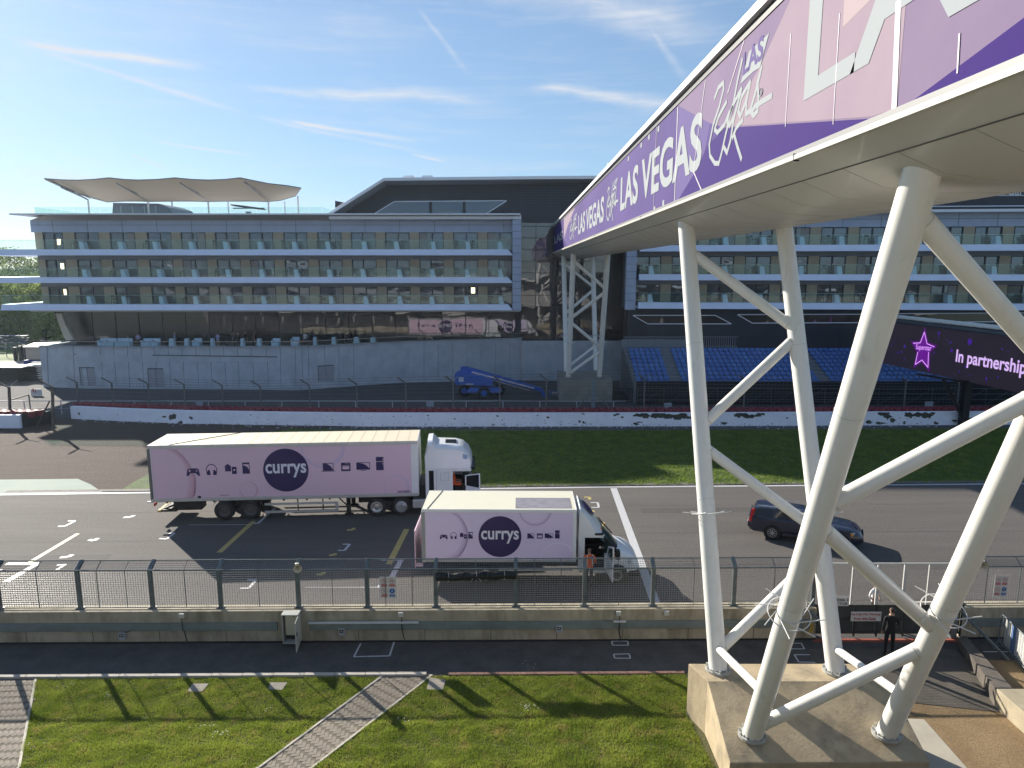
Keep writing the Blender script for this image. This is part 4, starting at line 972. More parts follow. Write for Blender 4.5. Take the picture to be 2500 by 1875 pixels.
# ------------------------------------------------------------------ pit wall, fence and what hangs on them
wallc = M('pit_wall_concrete', (.44, .38, .28), .88, col2=(.58, .51, .38), vscale=1.1, bump=.006, bscale=16, dirt=((.19, .17, .11), 1.4, .46, .72, (1, 1, .3)))
galv = M('galvanised_steel', (.16, .19, .195), .55, .25, var=.2, vscale=3)
mesh_m = M('mesh_wire', (.27, .28, .28), .45, .3)
trunk = M('trunking', (.22, .265, .26), .5, .2, var=.2, vscale=1.3)
WT = 1.1
XG0 = aty(1992, 1480, 21.3).x; XG1 = aty(2342, 1480, 21.5).x      # the gate opening
def fenced_wall(name, x0, x1, label):
    t = thing(name, label, 'wall', ((x0 + x1) / 2, ywall((x0 + x1) / 2), 0))
    a, b = ywall(x0), ywall(x1)
    mb = MB().hexa([(x0, a, -.02), (x1, b, -.02), (x1, b + .45, -.02), (x0, a + .45, -.02), (x0, a, WT), (x1, b, WT), (x1, b + .45, WT), (x0, a + .45, WT)]); mb.build('wall', wallc, t, bevel=.012)
    mb = MB(); x = x0 + .6
    while x < x1:
        mb.box(x, x + .02, ywall(x) - .003, ywall(x) + .01, 0, .44); x += 2.15
    mb.build('wall_joint', M('wall_joint_dark', (.1, .095, .07), .9), t)
    mb = MB().hexa([(x0, a - .03, -.01), (x1, b - .03, -.01), (x1, b - .002, -.01), (x0, a - .002, -.01), (x0, a - .03, .05), (x1, b - .03, .05), (x1, b - .002, .06), (x0, a - .002, .06)]); mb.build('footing_cable', blk_m, t)
    return t
pw = fenced_wall('pit_wall', -40, XG0, 'long low stained concrete pit wall below the steel mesh fence')
pw2 = fenced_wall('pit_wall', XG1, 40, 'short length of concrete pit wall right of the gate')
def rail_trunk(par, x0, x1):
    a, b = ywall(x0), ywall(x1); mb = MB().hexa([(x0, a - .09, .47), (x1, b - .09, .47), (x1, b - .003, .47), (x0, a - .003, .47), (x0, a - .07, .72), (x1, b - .07, .72), (x1, b - .003, .72), (x0, a - .003, .72)]); mb.build('cable_trunking', trunk, par, bevel=.006)
xs_ = lambda px: aty(px, 1520, 21.1).x
rail_trunk(pw, -40, xs_(680)); rail_trunk(pw, xs_(758), XG0 - .1); rail_trunk(pw2, XG1 + .3, 40)
mb = MB(); a = xs_(758); b = xs_(1024); mb.beam((a, ywall(a) - .11, .74), (b, ywall(b) - .11, .74), .09, .035); mb.beam((xs_(1497), ywall(3) - .11, .74), (xs_(1527), ywall(3) - .11, .74), .09, .035); mb.build('tube_light', M('white_plastic', (.75, .76, .76), .4), pw)
posts = [-193, 11, 205, 379, 544, 732, 899, 1065, 1259, 1426, 1593, 1791, 1985]
def fence(par, pxs, mids, label_lift=0):
    t = thing('mesh_fence', par, 'fence', (aty(pxs[0], 1490, 21.4).x, 21.4, WT))
    X = [aty(p, 1490, 21.35).x for p in pxs]; fy = lambda x: ywall(x) + .25
    ZK, ZT = 2.42, 2.62
    for x in X:
        y = fy(x); mb = MB()
        mb.beam((x, y, WT), (x, y, ZK), .12, .11); mb.beam((x, y, ZK - .02), (x, y + .34, ZT), .12, .10); mb.box(x - .13, x + .13, y - .1, y + .1, WT, WT + .02)
        p = mb.build('post', galv, t, bevel=.008)
        mb = MB()
        for sx in (-.1, .1): mb.lathe([(.018, WT + .02), (.018, WT + .05), (0, WT + .052)], (x + sx, y - .06, 0), n=6)
        mb.build('anchor_bolt', flange_m, p)
    mbr = MB(); mbm = MB(); mv = MB()
    for i, (a, b) in enumerate(zip(X[:-1], X[1:])):
        ya, yb_ = fy(a), fy(b)
        for dy, z, r in ((0, ZK, .028), (.34, ZT, .022), (0, WT + .04, .018)): mbr.tube((a, ya + dy - .04, z), (b, yb_ + dy - .04, z), r, 8)
        for u in ((.5,) if i % 3 == 1 else (.27, .66) if i % 2 == 0 else (.5,)):
            x = a + (b - a) * u; y = fy(x); mv.tube((x, y - .03, WT + .03), (x, y - .03, ZK), .013, 6); mv.tube((x, y - .03, ZK), (x, y + .31, ZT), .013, 6)
        n = int((b - a) / .078); w = .0075
        for j in range(1, n):
            x = a + (b - a) * j / n; y = fy(x); mbm.beam((x, y, WT + .04), (x, y, ZK), w, w); mbm.beam((x, y, ZK), (x, y + .34, ZT), w, w)
        z = WT + .1
        while z < ZK: mbm.beam((a, ya, z), (b, yb_, z), w, w); z += .075
        for k in (1, 2, 3, 4): u = k / 5; mbm.beam((a, ya + .34 * u, ZK + (ZT - ZK) * u), (b, yb_ + .34 * u, ZK + (ZT - ZK) * u), w, w)
    mbr.build('rail', galv, t); mbm.build('wire_mesh', mesh_m, t); mv.build('stiffener', galv, t)
    return t
fence('long steel mesh fence with angled top standing on the pit wall', posts, 0)
fence('short steel mesh fence on the wall right of the gate', [2352, 2560, 2760], 0)
# horn loudspeakers
horn_m = M('horn_cream', (.62, .56, .40), .45)
def horn(px, py, lab, rz):
    p = aty(px, py, 21.25); t = thing('horn_loudspeaker', lab, 'loudspeaker', p, rz, 'horn loudspeakers on the pit fence')
    mb = MB().lathe([(.03, .16), (.035, .1), (.045, .02), (.075, -.08), (.13, -.16), (.135, -.17), (.12, -.165), (.06, -.07), (.02, 0)], (0, 0, 0), 'y', 20); mb.build('horn', horn_m, t, local=True, smooth=50)
    mb = MB().box(-.06, .06, .1, .24, -.06, .06); mb.build('driver_box', M('horn_box', (.5, .47, .36), .5), t, local=True, bevel=.01)
    mb = MB().beam((0, .05, .0), (0, .16, -.14), .03, .03); mb.build('bracket', galv, t, local=True)
horn(726, 1384, 'cream horn loudspeaker on the fence post left of the long truck shadow', R(20)); horn(2400, 1377, 'cream horn loudspeaker on the fence beside the right warning sign', R(-30))
# warning signs
sign_w = M('sign_white', (.78, .77, .74), .4); sign_r = M('sign_red', (.62, .07, .05), .4); sign_b = M('sign_blue', (.02, .12, .42), .4); sign_k = M('sign_black', (.04, .03, .03), .5); txt_w = M('sign_text_white', (.7, .7, .7), .5)
def warning(px0, py0, px1, py1, lab, Y=21.28):
    a = aty(px0, py1, Y); b = aty(px1, py0, Y); w = b.x - a.x; h = b.z - a.z
    t = thing('warning_sign', lab, 'sign', a, 0, 'warning signs on the pit fence')
    MB().box(0, w, 0, .006, 0, h).build('board', sign_w, t, local=True)
    s = w / 52.0
    def ringm(cx, cy, r, m, fill=None, cross=True):
        pts = [Vector((cx + math.cos(q) * r, -.002, cy + math.sin(q) * r)) for q in [i * math.pi / 12 for i in range(25)]]
        if fill: MB().quad(*[p + Vector((0, -.001, 0)) for p in pts[:-1]]).build('pictogram', fill, t, local=True)
        else:
            mb = MB().path(pts, r * .07, 4)
            if cross: mb.tube((cx - r * .7, -.003, cy + r * .7), (cx + r * .7, -.003, cy - r * .7), r * .06, 4)
            mb.build('pictogram', m, t, local=True)
    c1, c2 = w * .27, w * .74; r = w * .165
    ringm(c1, h * .80, r, sign_r); ringm(c2, h * .80, r, sign_r); ringm(c1, h * .345, r, sign_r); ringm(c2, h * .345, r, sign_b, sign_b)
    mb = MB()
    def fig(cx, cy, k): mb.lathe([(0, -.004), (k * .13, -.0045), (0, -.005)], (cx, 0, cy + k * .45), 'y', 8); mb.beam((cx, -.004, cy + k * .35), (cx, -.004, cy - k * .1), k * .3, .002, (0, 1, 0)); mb.beam((cx, -.004, cy), (cx - k * .15, -.004, cy - k * .5), k * .12, .002, (0, 1, 0)); mb.beam((cx, -.004, cy), (cx + k * .15, -.004, cy - k * .5), k * .12, .002, (0, 1, 0))
    fig(c1, h * .8, r * .9); fig(c2 - r * .3, h * .8, r * .8); fig(c2 + r * .3, h * .8, r * .8); mb.box(c1 - r * .5, c1 + r * .5, -.005, -.003, h * .34, h * .34 + r * .15)
    mb.build('pictogram_figure', sign_k, t, local=True)
    mb = MB().box(c2 - r * .3, c2 + r * .3, -.006, -.004, h * .345 - r * .5, h * .345 + r * .55); mb.build('pictogram_figure', M('sign_light_blue', (.3, .42, .6), .5), t, local=True)
    for cx, cy, m in ((c1, .6, sign_r), (c2, .6, sign_r), (c1, .13, sign_r), (c2, .13, sign_b)):
        bb = MB().box(cx - w * .17, cx + w * .17, -.003, 0, h * (cy - .05), h * (cy + .06)).build('caption', m, t, local=True)
        mb = MB()
        for q in (-.25, .25): mb.box(cx - w * .13, cx + w * .13, -.005, -.0035, h * (cy + .005 + q * .08), h * (cy + .005 + q * .08) + h * .012)
        mb.build('caption_lines', txt_w, bb, local=True)
warning(928, 1408, 967, 1461, 'white warning sign with four round symbols on the mesh fence behind the lorry shadow')
warning(2424, 1404, 2464, 1457, 'white warning sign with four round symbols on the fence right of the gate')
# switch cabinet with its door open
cab_m = M('cabinet_grey', (.56, .57, .52), .5, var=.06)
c0_ = aty(691, 1572, ywall(-7) - .3); Xc = c0_.x; Yc = ywall(Xc)
t = thing('switch_cabinet', 'grey steel switch cabinet on the pit wall with its door hanging open', 'cabinet', (Xc, Yc, .1))
w_, h_, d_ = .52, .98, .3
zc0 = .12
mb = MB(); mb.box(Xc, Xc + .025, Yc - d_, Yc - .004, zc0, zc0 + h_); mb.box(Xc + w_ - .025, Xc + w_, Yc - d_, Yc - .004, zc0, zc0 + h_); mb.box(Xc - .01, Xc + w_ + .01, Yc - d_ - .02, Yc - .002, zc0 + h_, zc0 + h_ + .03); mb.box(Xc + .025, Xc + w_ - .025, Yc - d_, Yc - .004, zc0, zc0 + .025); mb.build('case', cab_m, t)
MB().box(Xc + .026, Xc + w_ - .026, Yc - .04, Yc - .006, zc0 + .026, zc0 + h_ - .004).build('back_plate', M('cabinet_dark', (.03, .03, .03), .6), t)
MB().box(Xc + .09, Xc + w_ - .05, Yc - d_ + .07, Yc - d_ + .09, zc0 + .27, zc0 + h_ - .02).build('inner_panel', M('cabinet_panel', (.58, .56, .42), .5), t)
MB().box(Xc + .33, Xc + .42, Yc - d_ + .066, Yc - d_ + .069, zc0 + .9, zc0 + .915).build('nameplate', sign_k, t)
hx = Xc + w_; dv = Vector((.06, -.52, 0))
mb = MB().hexa([(hx, Yc - d_, zc0), (hx + .02, Yc - d_, zc0), (hx + .02 + dv.x, Yc - d_ + dv.y, zc0), (hx + dv.x, Yc - d_ + dv.y, zc0), (hx, Yc - d_, zc0 + h_), (hx + .02, Yc - d_, zc0 + h_), (hx + .02 + dv.x, Yc - d_ + dv.y, zc0 + h_), (hx + dv.x, Yc - d_ + dv.y, zc0 + h_)]); dd = mb.build('door', cab_m, t)
MB().box(hx + .06, hx + .09, Yc - d_ - .42, Yc - d_ - .38, zc0 + .5, zc0 + .62).build('handle', blk_m, dd)
# small boxes, meters and cables on the wall
def junction(px, py, lab):
    p = aty(px, py, 21.05); y = ywall(p.x)
    t = thing('junction_box', lab, 'junction box', (p.x, y, p.z), 0, 'junction boxes on the pit wall')
    MB().box(p.x - .1, p.x + .1, y - .13, y - .003, p.z - .14, p.z + .1).build('box', M('box_grey', (.42, .45, .48), .5), t, bevel=.012)
    MB().box(p.x - .06, p.x + .06, y - .14, y - .131, p.z - .03, p.z + .07).build('display', sign_k, t); MB().box(p.x - .03, p.x + .03, y - .143, y - .14, p.z + .01, p.z + .04).build('label', txt_w, t)
    MB().path([Vector((p.x + .1, y - .04, p.z + .08)), Vector((p.x + .2, y - .03, p.z + .11)), Vector((p.x + .33, y - .04, p.z + .15))], .012, 5).build('cable', blk_m, t)
junction(305, 1545, 'grey meter box under the trunking left of the switch cabinet'); junction(836, 1537, 'grey meter box under the trunking right of the switch cabinet'); junction(1365, 1533, 'grey meter box under the trunking below the box van')
def capbox(px, py, lab, drop=True):
    p = aty(px, py, 21.1); y = ywall(p.x); t = thing('cable_outlet', lab, 'socket box', (p.x, y, 1), 0, 'cable outlets near the top of the pit wall')
    MB().box(p.x - .08, p.x + .08, y - .1, y - .003, .92, 1.06).build('box', M('outlet_white', (.68, .67, .6), .5), t, bevel=.01)
    if drop: MB().path([Vector((p.x + .03, y - .12, .92)), Vector((p.x + .03, y - .12, .5)), Vector((p.x + .03, y - .02, .44)), Vector((p.x + .05, y - .02, .25)), Vector((p.x + .11, y - .02, .03))], .014, 5).build('cable', blk_m, t)
capbox(450, 1505, 'small white outlet box with a black cable left of the switch cabinet'); capbox(980, 1498, 'small white outlet box with a black cable below the warning sign'); capbox(1510, 1497, 'small white outlet box with a black cable near the start line'); capbox(1627, 1500, 'small white outlet box nearest the bridge pier', False)
# black rolled sheet tied to the fence
mb = MB(); a = aty(1066, 1402, 21.3); b = aty(1260, 1396, 21.3)
n = 14; rows = [[a.lerp(b, i / n) + Vector((0, -.10 + .03 * math.sin(i * 1.9), -.04 - k * .13 + .02 * math.sin(i * 2.3 + k))) for i in range(n + 1)] for k in range(2)]
mb.path([a.lerp(b, i / n) + Vector((0, -.06, -.08 + .02 * math.sin(i * 1.7))) for i in range(n + 1)], .14, 8)
o = mb.build('rolled_sheet', M('black_sheet', (.008, .01, .009), .5), smooth=60); tag(o, 'rolled black plastic sheet tied along the fence below the box van', 'sheet')
mb = MB()
for u in (.15, .5, .85): p = a.lerp(b, u); mb.path([p + Vector((0, -.17, -.2)), p + Vector((.02, -.18, 0)), p + Vector((0, -.1, .12))], .008, 4)
for s_ in (-1, 1): p = a.lerp(b, .5); mb.path([p + Vector((0, -.17, -.08)), p + Vector((.12 * s_, -.2, -.12)), p + Vector((.16 * s_, -.2, -.2))], .007, 4)
mb.build('cable_tie', M('tie_white', (.6, .6, .6), .5), o)
# ------------------------------------------------------------------ gate in the pit wall
gate_m = M('gate_grey', (.07, .078, .072), .6, var=.2, vscale=3); gate_d = M('gate_dark', (.055, .055, .05), .7, var=.3)
gt = thing('track_gate', 'grey steel gate with mesh upper half and white rail between the wall ends', 'gate', ((XG0 + XG1) / 2, 21.4, 0))
yg = 21.35
frames = [XG0, aty(2088, 1480, yg).x, aty(2143, 1480, yg).x, aty(2208, 1480, yg).x, XG1]
mb = MB()
for x0, x1 in zip(frames[:-1], frames[1:]): mb.box(x0 + .04, x1 - .04, yg, yg + .04, .15, 1.12)
mb.build('sheet', gate_m, gt)
mb = MB()
for x0, x1 in zip(frames[:-1], frames[1:]):
    for z in (.15, .62, 1.1): mb.box(x0, x1, yg - .04, yg - .001, z, z + .06)
for x in frames + [(frames[0] + frames[1]) / 2]: mb.box(x - .035, x + .035, yg - .05, yg + .001, .05, 1.15)
mb.build('lower_frame', gate_d, gt)
mb = MB(); wg = M('gate_white', (.62, .62, .6), .45)
mb.box(frames[0] - .3, frames[-1], yg - .02, yg + .02, 2.56, 2.6)
for px in (1974, 2080, 2143, 2208, 2266): x = aty(px, 1420, yg).x; mb.box(x - (.045 if px in (2143, 2208) else .015), x + (.045 if px in (2143, 2208) else .015), yg - .025, yg + .025, 1.13, 2.56)
mb.build('upper_frame', galv if False else wg, gt)
mb = MB(); x = frames[0]
while x < frames[-1]: mb.box(x - .0018, x + .0018, yg, yg + .003, 1.15, 2.55); x += .078
z = 1.2
while z < 2.55: mb.box(frames[0], frames[-1], yg, yg + .003, z, z + .0036); z += .078
mb.build('wire_mesh', mesh_m, gt)
x = aty(2335, 1450, yg).x; mb = MB().box(x - .09, x + .09, yg - .1, yg + .1, 0, 2.6); mb.build('gate_post', M('gate_post_grey', (.2, .2, .19), .6, var=.1), gt)
for px in (1980, 2345):
    p = aty(px, 1500, 21.2); s_ = 1 if px > 2100 else -1
    MB().beam((p.x, 21.2, 1.0), (p.x + .75 * 1, 19.9, .05), .07, .07).build('stay', galv, gt)
a = aty(2076, 1516, yg - .06); b = aty(2152, 1493, yg - .06)
s = thing('notice_sign', 'white notice on the gate forbidding viewing in red letters', 'sign', a)
MB().box(a.x, b.x, yg - .075, yg - .062, a.z, b.z).build('board', sign_w, s)
red_t = M('notice_red', (.55, .06, .05), .5)
text_mesh('lettering', 'Strictly No Viewing', red_t, s, (a.x + .02, yg - .078, a.z + (b.z - a.z) * .55), (1, 0, 0), (0, 0, 1), w=(b.x - a.x) * .95, h=(b.z - a.z) * .33, bold=.02)
text_mesh('lettering', 'from this Gate', red_t, s, (a.x + .1, yg - .078, a.z + (b.z - a.z) * .12), (1, 0, 0), (0, 0, 1), w=(b.x - a.x) * .72, h=(b.z - a.z) * .33, bold=.02)
a = aty(2030, 1479, 21.3); b = aty(2073, 1457, 21.3)
s = thing('post_sign', 'small white sign with dark capitals on the mesh left of the gate', 'sign', a)
MB().box(a.x, b.x, 21.28, 21.29, a.z, b.z).build('board', sign_w, s)
text_mesh('lettering', 'INDIA 1', sign_k, s, (a.x + .03, 21.277, a.z + .17), (1, 0, 0), (0, 0, 1), w=(b.x - a.x) * .86, h=.085, bold=.02)
text_mesh('lettering', 'SECTOR', sign_k, s, (a.x + .03, 21.277, a.z + .04), (1, 0, 0), (0, 0, 1), w=(b.x - a.x) * .86, h=.085, bold=.02)
flat('red_strip', [(XG0 - .1, 21.0), (XG1 + .0, 21.0), (XG1 + .0, 21.25), (XG0 - .1, 21.25)], .014, M('red_paint_ground', (.34, .09, .06), .8, var=.2))
marks('lane_markings', [([(881, 1571), (864, 1604), (951, 1602), (963, 1566)], .06), ([(1493, 1566), (1532, 1566), (1534, 1576), (1496, 1576), (1493, 1566)], .05), ([(1498, 1598), (1536, 1597), (1539, 1608), (1501, 1608), (1498, 1598)], .05),
    ([(1926, 1571), (1956, 1571), (1964, 1585), (1932, 1585), (1926, 1571)], .045), ([(1939, 1599), (1980, 1599), (1990, 1618), (1950, 1617), (1939, 1599)], .045), ([(2400, 1592), (2520, 1592)], .05)], paint_m, .011)
flat('gate_apron', [g(1985, 1640), g(1975, 1585), g(2330, 1585), g(2450, 1690), g(2450, 1740), g(1985, 1690)], .012, M('apron_dark', (.12, .105, .085), .92, var=.2, vscale=2, bump=.008, bscale=30))
# yellow hose coil by the gate
mb = MB(); p = aty(1972, 1530, 20.95)
for k in range(5): torus(mb, p + Vector((random.uniform(-.03, .03), 0, random.uniform(-.05, .05))), .0, .02, .012, 14, (0, .2)) if False else mb.path([p + Vector((math.cos(t) * (.1 + .01 * k), -.02 * k, math.sin(t) * (.2 + .01 * k))) for t in [i * math.pi / 7 for i in range(15)]], .011, 5)
o = mb.build('hose_coil', M('yellow_hose', (.55, .38, .06), .5)); tag(o, 'yellow hose coiled on the wall left of the gate', 'hose')
# low concrete blocks on the right, and the crowd barrier beyond them
def ramp_block():
    q0 = [g(2452, 1740), g(2330, 1585), g(2345, 1578), g(2478, 1690)]
    t = thing('retaining_block', 'sunlit concrete retaining blocks stepping along the right edge of the yard', 'retaining wall', (q0[0][0], q0[0][1], 0))
    a = atz(2455, 1700, .55); b = atz(2520, 1790, .55)
    x0, y0 = a.x, a.y
    m = M('ramp_concrete', (.42, .36, .25), .85, var=.15, vscale=2)
    MB().hexa([(x0, y0 - 1.6, -.05), (x0 + 4, y0 - 1.9, -.05), (x0 + 4, y0 + .35, -.05), (x0, y0 + .35, -.05), (x0 + .0, y0 - 1.6, .55), (x0 + 4, y0 - 1.9, .55), (x0 + 4, y0 + .35, .55), (x0 + .0, y0 + .35, .55)]).build('block', m, t, bevel=.015)
    c = [g(2335, 1570), g(2440, 1668)]
    MB().hexa([(c[0][0], c[0][1], -.05), (c[0][0] + .35, c[0][1] + .1, -.05), (x0 + .5, y0 + .36, -.05), (x0, y0 + .36, -.05), (c[0][0], c[0][1], .2), (c[0][0] + .35, c[0][1] + .1, .2), (x0 + .5, y0 + .36, .5), (x0, y0 + .36, .5)]).build('sloping_kerb', M('ramp_dark', (.14, .12, .1), .9, var=.25), t)
ramp_block()
def barrier():
    a = atz(2438, 1600, .0); a = Vector((13.72, 20.1, 0)); d = Vector((1.0, -.75, 0)).normalized()
    p0 = atz(2437, 1572, .0)
    a = Vector((p0.x, p0.y, 0)); e = atz(2560, 1700, 0.0); d = (Vector((e.x, e.y, 0)) - a).normalized(); L = 2.4
    t = thing('crowd_barrier', 'steel crowd barrier covered with a white and blue sheet on the right', 'barrier', a)
    mb = MB(); up_ = Vector((0, 0, 1))
    pts = [a + up_ * .15, a + up_ * .95, a + d * .08 + up_ * 1.05, a + d * (L - .08) + up_ * 1.05, a + d * L + up_ * .95, a + d * L + up_ * .15, a + d * (L - .08) + up_ * .1, a + d * .08 + up_ * .1, a + up_ * .15]
    mb.path(pts, .02, 8); mb.build('frame', galv, t)
    mb = MB()
    for i in range(1, 18): x = a + d * L * i / 18; mb.tube(x + up_ * .1, x + up_ * 1.05, .008, 5)
    mb.build('bars', M('barrier_bars', (.45, .47, .47), .4, .4), t)
    n = Vector((-d.y, d.x, 0)) * .03
    for u0, u1, m in ((.1, .26, sign_w), (.26, .36, M('sheet_blue', (.12, .24, .5), .5)), (.36, 1.0, sign_w)):
        MB().quad(a + d * L * u0 + n + up_ * .14, a + d * L * u1 + n + up_ * .14, a + d * L * u1 + n + up_ * 1.0, a + d * L * u0 + n + up_ * 1.0).build('sheet', m, t)
    MB().beam(a + d * .3 + up_ * .1 - n * 8, a + d * .3 + up_ * .02 + n * 8, .03, .03).build('foot', galv, t)
    MB().beam(a + up_ * .14, a + Vector((-.35, -.3, .01)), .03, .03).build('foot', galv, t)
barrier()

# ------------------------------------------------------------------ white wall, tyres, catch fence, rails
KF = 1.0
chip = M('chipped_white', (.78, .82, .92), .7, col2=(.88, .91, 1.0), vscale=1.2, bump=.01, bscale=5)
KF = 0.85
dark_w = M('bare_concrete_patch', (.07, .075, .06), .9, var=.3)
def wall_run(name, label, pts, h, th=.35, endcap=None):
    t = thing(name, label, 'wall', (pts[0][0], pts[0][1], 0)); mb = MB()
    for a, b in zip(pts[:-1], pts[1:]):
        A = Vector((*a, -.05)); Bv = Vector((*b, -.05)); d = (Bv - A).normalized(); nn = Vector((-d.y, d.x, 0)) * th; u = Vector((0, 0, h + .05))
        mb.hexa([A, Bv, Bv + nn, A + nn, A + u, Bv + u, Bv + nn + u, A + nn + u])
    mb.build('wall', chip, t); return t
WH = 1.02
ww = wall_run('barrier_wall', 'long white painted wall with peeling dark patches along the grass', wall_pts, WH)
lw = wall_run('barrier_wall', 'short white wall piece at the left edge of the gravel', [(-75, 52.4), (g(55, 1044)[0], 52.05)], WH)
a = g(55, 1044); b = g(118, 1035)
wall_run2 = MB().prism([(a[0], a[1], -.02), (b[0], b[1], -.02), (b[0], b[1], 1.0), (a[0], a[1], WH)], (.1, .3, 0)); wall_run2.build('dark_end_panel', M('rubber_black', (.02, .02, .022), .7), lw)
# peeling patches follow the wall face
def patch(mb, px, py, w, h, n=9):
    p = onpoly(px, py, [(q[0], q[1] - .006) for q in wall_pts]); pts = []
    for i in range(n):
        t_ = 2 * math.pi * i / n; r_ = random.uniform(.45, 1.1); pts.append((p.x + math.cos(t_) * w / 2 * r_, p.z + math.sin(t_) * h / 2 * r_))
    vs = []
    for x, z in pts:
        z = max(.0, min(WH - .005, z)); seg = [s_ for s_ in zip(wall_pts[:-1], wall_pts[1:]) if s_[0][0] <= x <= s_[1][0]]
        if not seg: return
        (ax, ay), (bx, by) = seg[0]; vs.append((x, ay + (by - ay) * (x - ax) / (bx - ax) - .006 - random.uniform(0, .003), z))
    c = (sum(v[0] for v in vs) / n, sum(v[1] for v in vs) / n - .001, sum(v[2] for v in vs) / n)
    mb.add(vs + [c], [(i, (i + 1) % n, n) for i in range(n)])
mb = MB(); random.seed(11)
zw = lambda x, y: (x / 3.16, 780 + y / 3.16); zw2 = lambda x, y: (1000 + x / 3.16, 780 + y / 3.16); zw3 = lambda x, y: (1500 + x / 2.212, 500 + y / 2.212); zw4 = lambda x, y: (2050 + x / 4.916, 780 + y / 4.916)
for (f_, x, y, w, h) in [(zw, 610, 722, .2, .15), (zw, 905, 803, .35, .15), (zw, 1080, 800, .4, .2), (zw, 1265, 748, .3, .12), (zw, 1330, 755, .5, .35), (zw, 1390, 800, .4, .35), (zw, 1470, 757, .35, .2), (zw, 1615, 817, .3, .15), (zw, 1675, 817, .3, .12), (zw, 1200, 803, .2, .1), (zw, 1450, 820, .3, .1),
    (zw2, 345, 760, .15, .12), (zw2, 140, 738, .12, .1), (zw2, 680, 740, .25, .12), (zw2, 990, 740, .2, .08), (zw2, 1065, 757, .2, .15), (zw2, 1310, 790, .2, .15), (zw2, 1345, 790, .3, .15), (zw2, 1335, 723, .3, .06), (zw2, 640, 812, .3, .08), (zw2, 1590, 735, .5, .12), (zw2, 1630, 755, .4, .12), (zw2, 1760, 738, .5, .15), (zw2, 1820, 740, .8, .3), (zw2, 1930, 742, .8, .3), (zw2, 2000, 745, .7, .25), (zw2, 2060, 750, .6, .35), (zw2, 2120, 735, .9, .3), (zw2, 1740, 803, .4, .1),
    (zw3, 160, 1138, 1.0, .25), (zw3, 240, 1140, .9, .35), (zw3, 310, 1143, 1.0, .3), (zw3, 385, 1145, .9, .35), (zw3, 500, 1140, .4, .2), (zw3, 680, 1142, .9, .35), (zw3, 740, 1145, .8, .3), (zw3, 790, 1130, .7, .2), (zw3, 940, 1150, .3, .1), (zw3, 120, 1180, .5, .1), (zw3, 590, 1180, .5, .12),
    (zw4, 520, 1135, .9, .4), (zw4, 590, 1170, .6, .3), (zw4, 630, 1210, .5, .35), (zw4, 350, 1235, .6, .2), (zw4, 480, 1242, .9, .15), (zw4, 840, 1145, .7, .4), (zw4, 920, 1140, .6, .3), (zw4, 1040, 1150, 1.1, .45), (zw4, 1120, 1130, .4, .2), (zw4, 1480, 1140, .6, .22), (zw4, 1150, 1240, .5, .2), (zw4, 1390, 1218, .5, .12), (zw4, 780, 1235, .4, .15), (zw4, 1940, 1215, .6, .3)]:
    k = 3 if w > .45 else 2
    for j in range(k): patch(mb, *f_(x + random.uniform(-16, 16) * w * 2, y + random.uniform(-8, 8)), 1.45 * w * random.uniform(.4, .9), 1.6 * h * random.uniform(.5, 1.0), 12)
for i in range(230):
    px = random.uniform(190, 2400); patch(mb, px, random.uniform(1012, 1036) if random.random() < .35 else 1037 + random.uniform(-3, 2), random.uniform(.05, .2), random.uniform(.03, .1), 6)
mb.build('peeled_patches', dark_w, ww)
mb = MB()
for i in range(420):
    px = random.uniform(190, 2400); p = onpoly(px, 1038, wall_pts); y = p.y - abs(random.gauss(0, .45)) - .05; s_ = random.uniform(.03, .11); a_ = random.uniform(0, 3)
    mb.quad(*[(p.x + math.cos(a_ + k) * s_, y + math.sin(a_ + k) * s_, .012 + .002 * k) for k in (0, 1.7, 3.2, 4.6)])
o = mb.build('paint_flakes', chip); tag(o, 'fallen white paint flakes on the gravel at the foot of the white wall', 'flakes', kind='stuff')
# red banded tyre stack just behind the wall
tyre_r = M('tyre_red', (.24, .03, .045), .6, var=.25, vscale=4); 
def tyres(name, label, pts, pitch=.62):
    mb = MB(); 
    for a, b in zip(pts[:-1], pts[1:]):
        A = Vector((*a, 0)); Bv = Vector((*b, 0)); L = (Bv - A).length; n = int(L / pitch)
        d = (Bv - A).normalized(); nn = Vector((-d.y, d.x, 0))
        for i in range(n):
            for row in range(2):
                c = A + d * (i + .5 * row) * L / n + nn * (.68 + row * .52)
                for k in (3, 4): z = k * .24; mb.lathe([(.17, z + .03), (.2, z + .01), (.29, z + .02), (.31, z + .08), (.31, z + .17), (.29, z + .23), (.2, z + .24), (.17, z + .2)], c, n=10)
    o = mb.build(name, tyre_r, smooth=60); tag(o, label, 'tyre barrier'); return o
tyres('tyre_barrier', 'long row of red tyres stacked behind the white wall', wall_pts[:-1])
tyres('tyre_barrier', 'short row of red tyres behind the left wall piece', [(-62, 52.3), (g(100, 1040)[0], 52.1)])
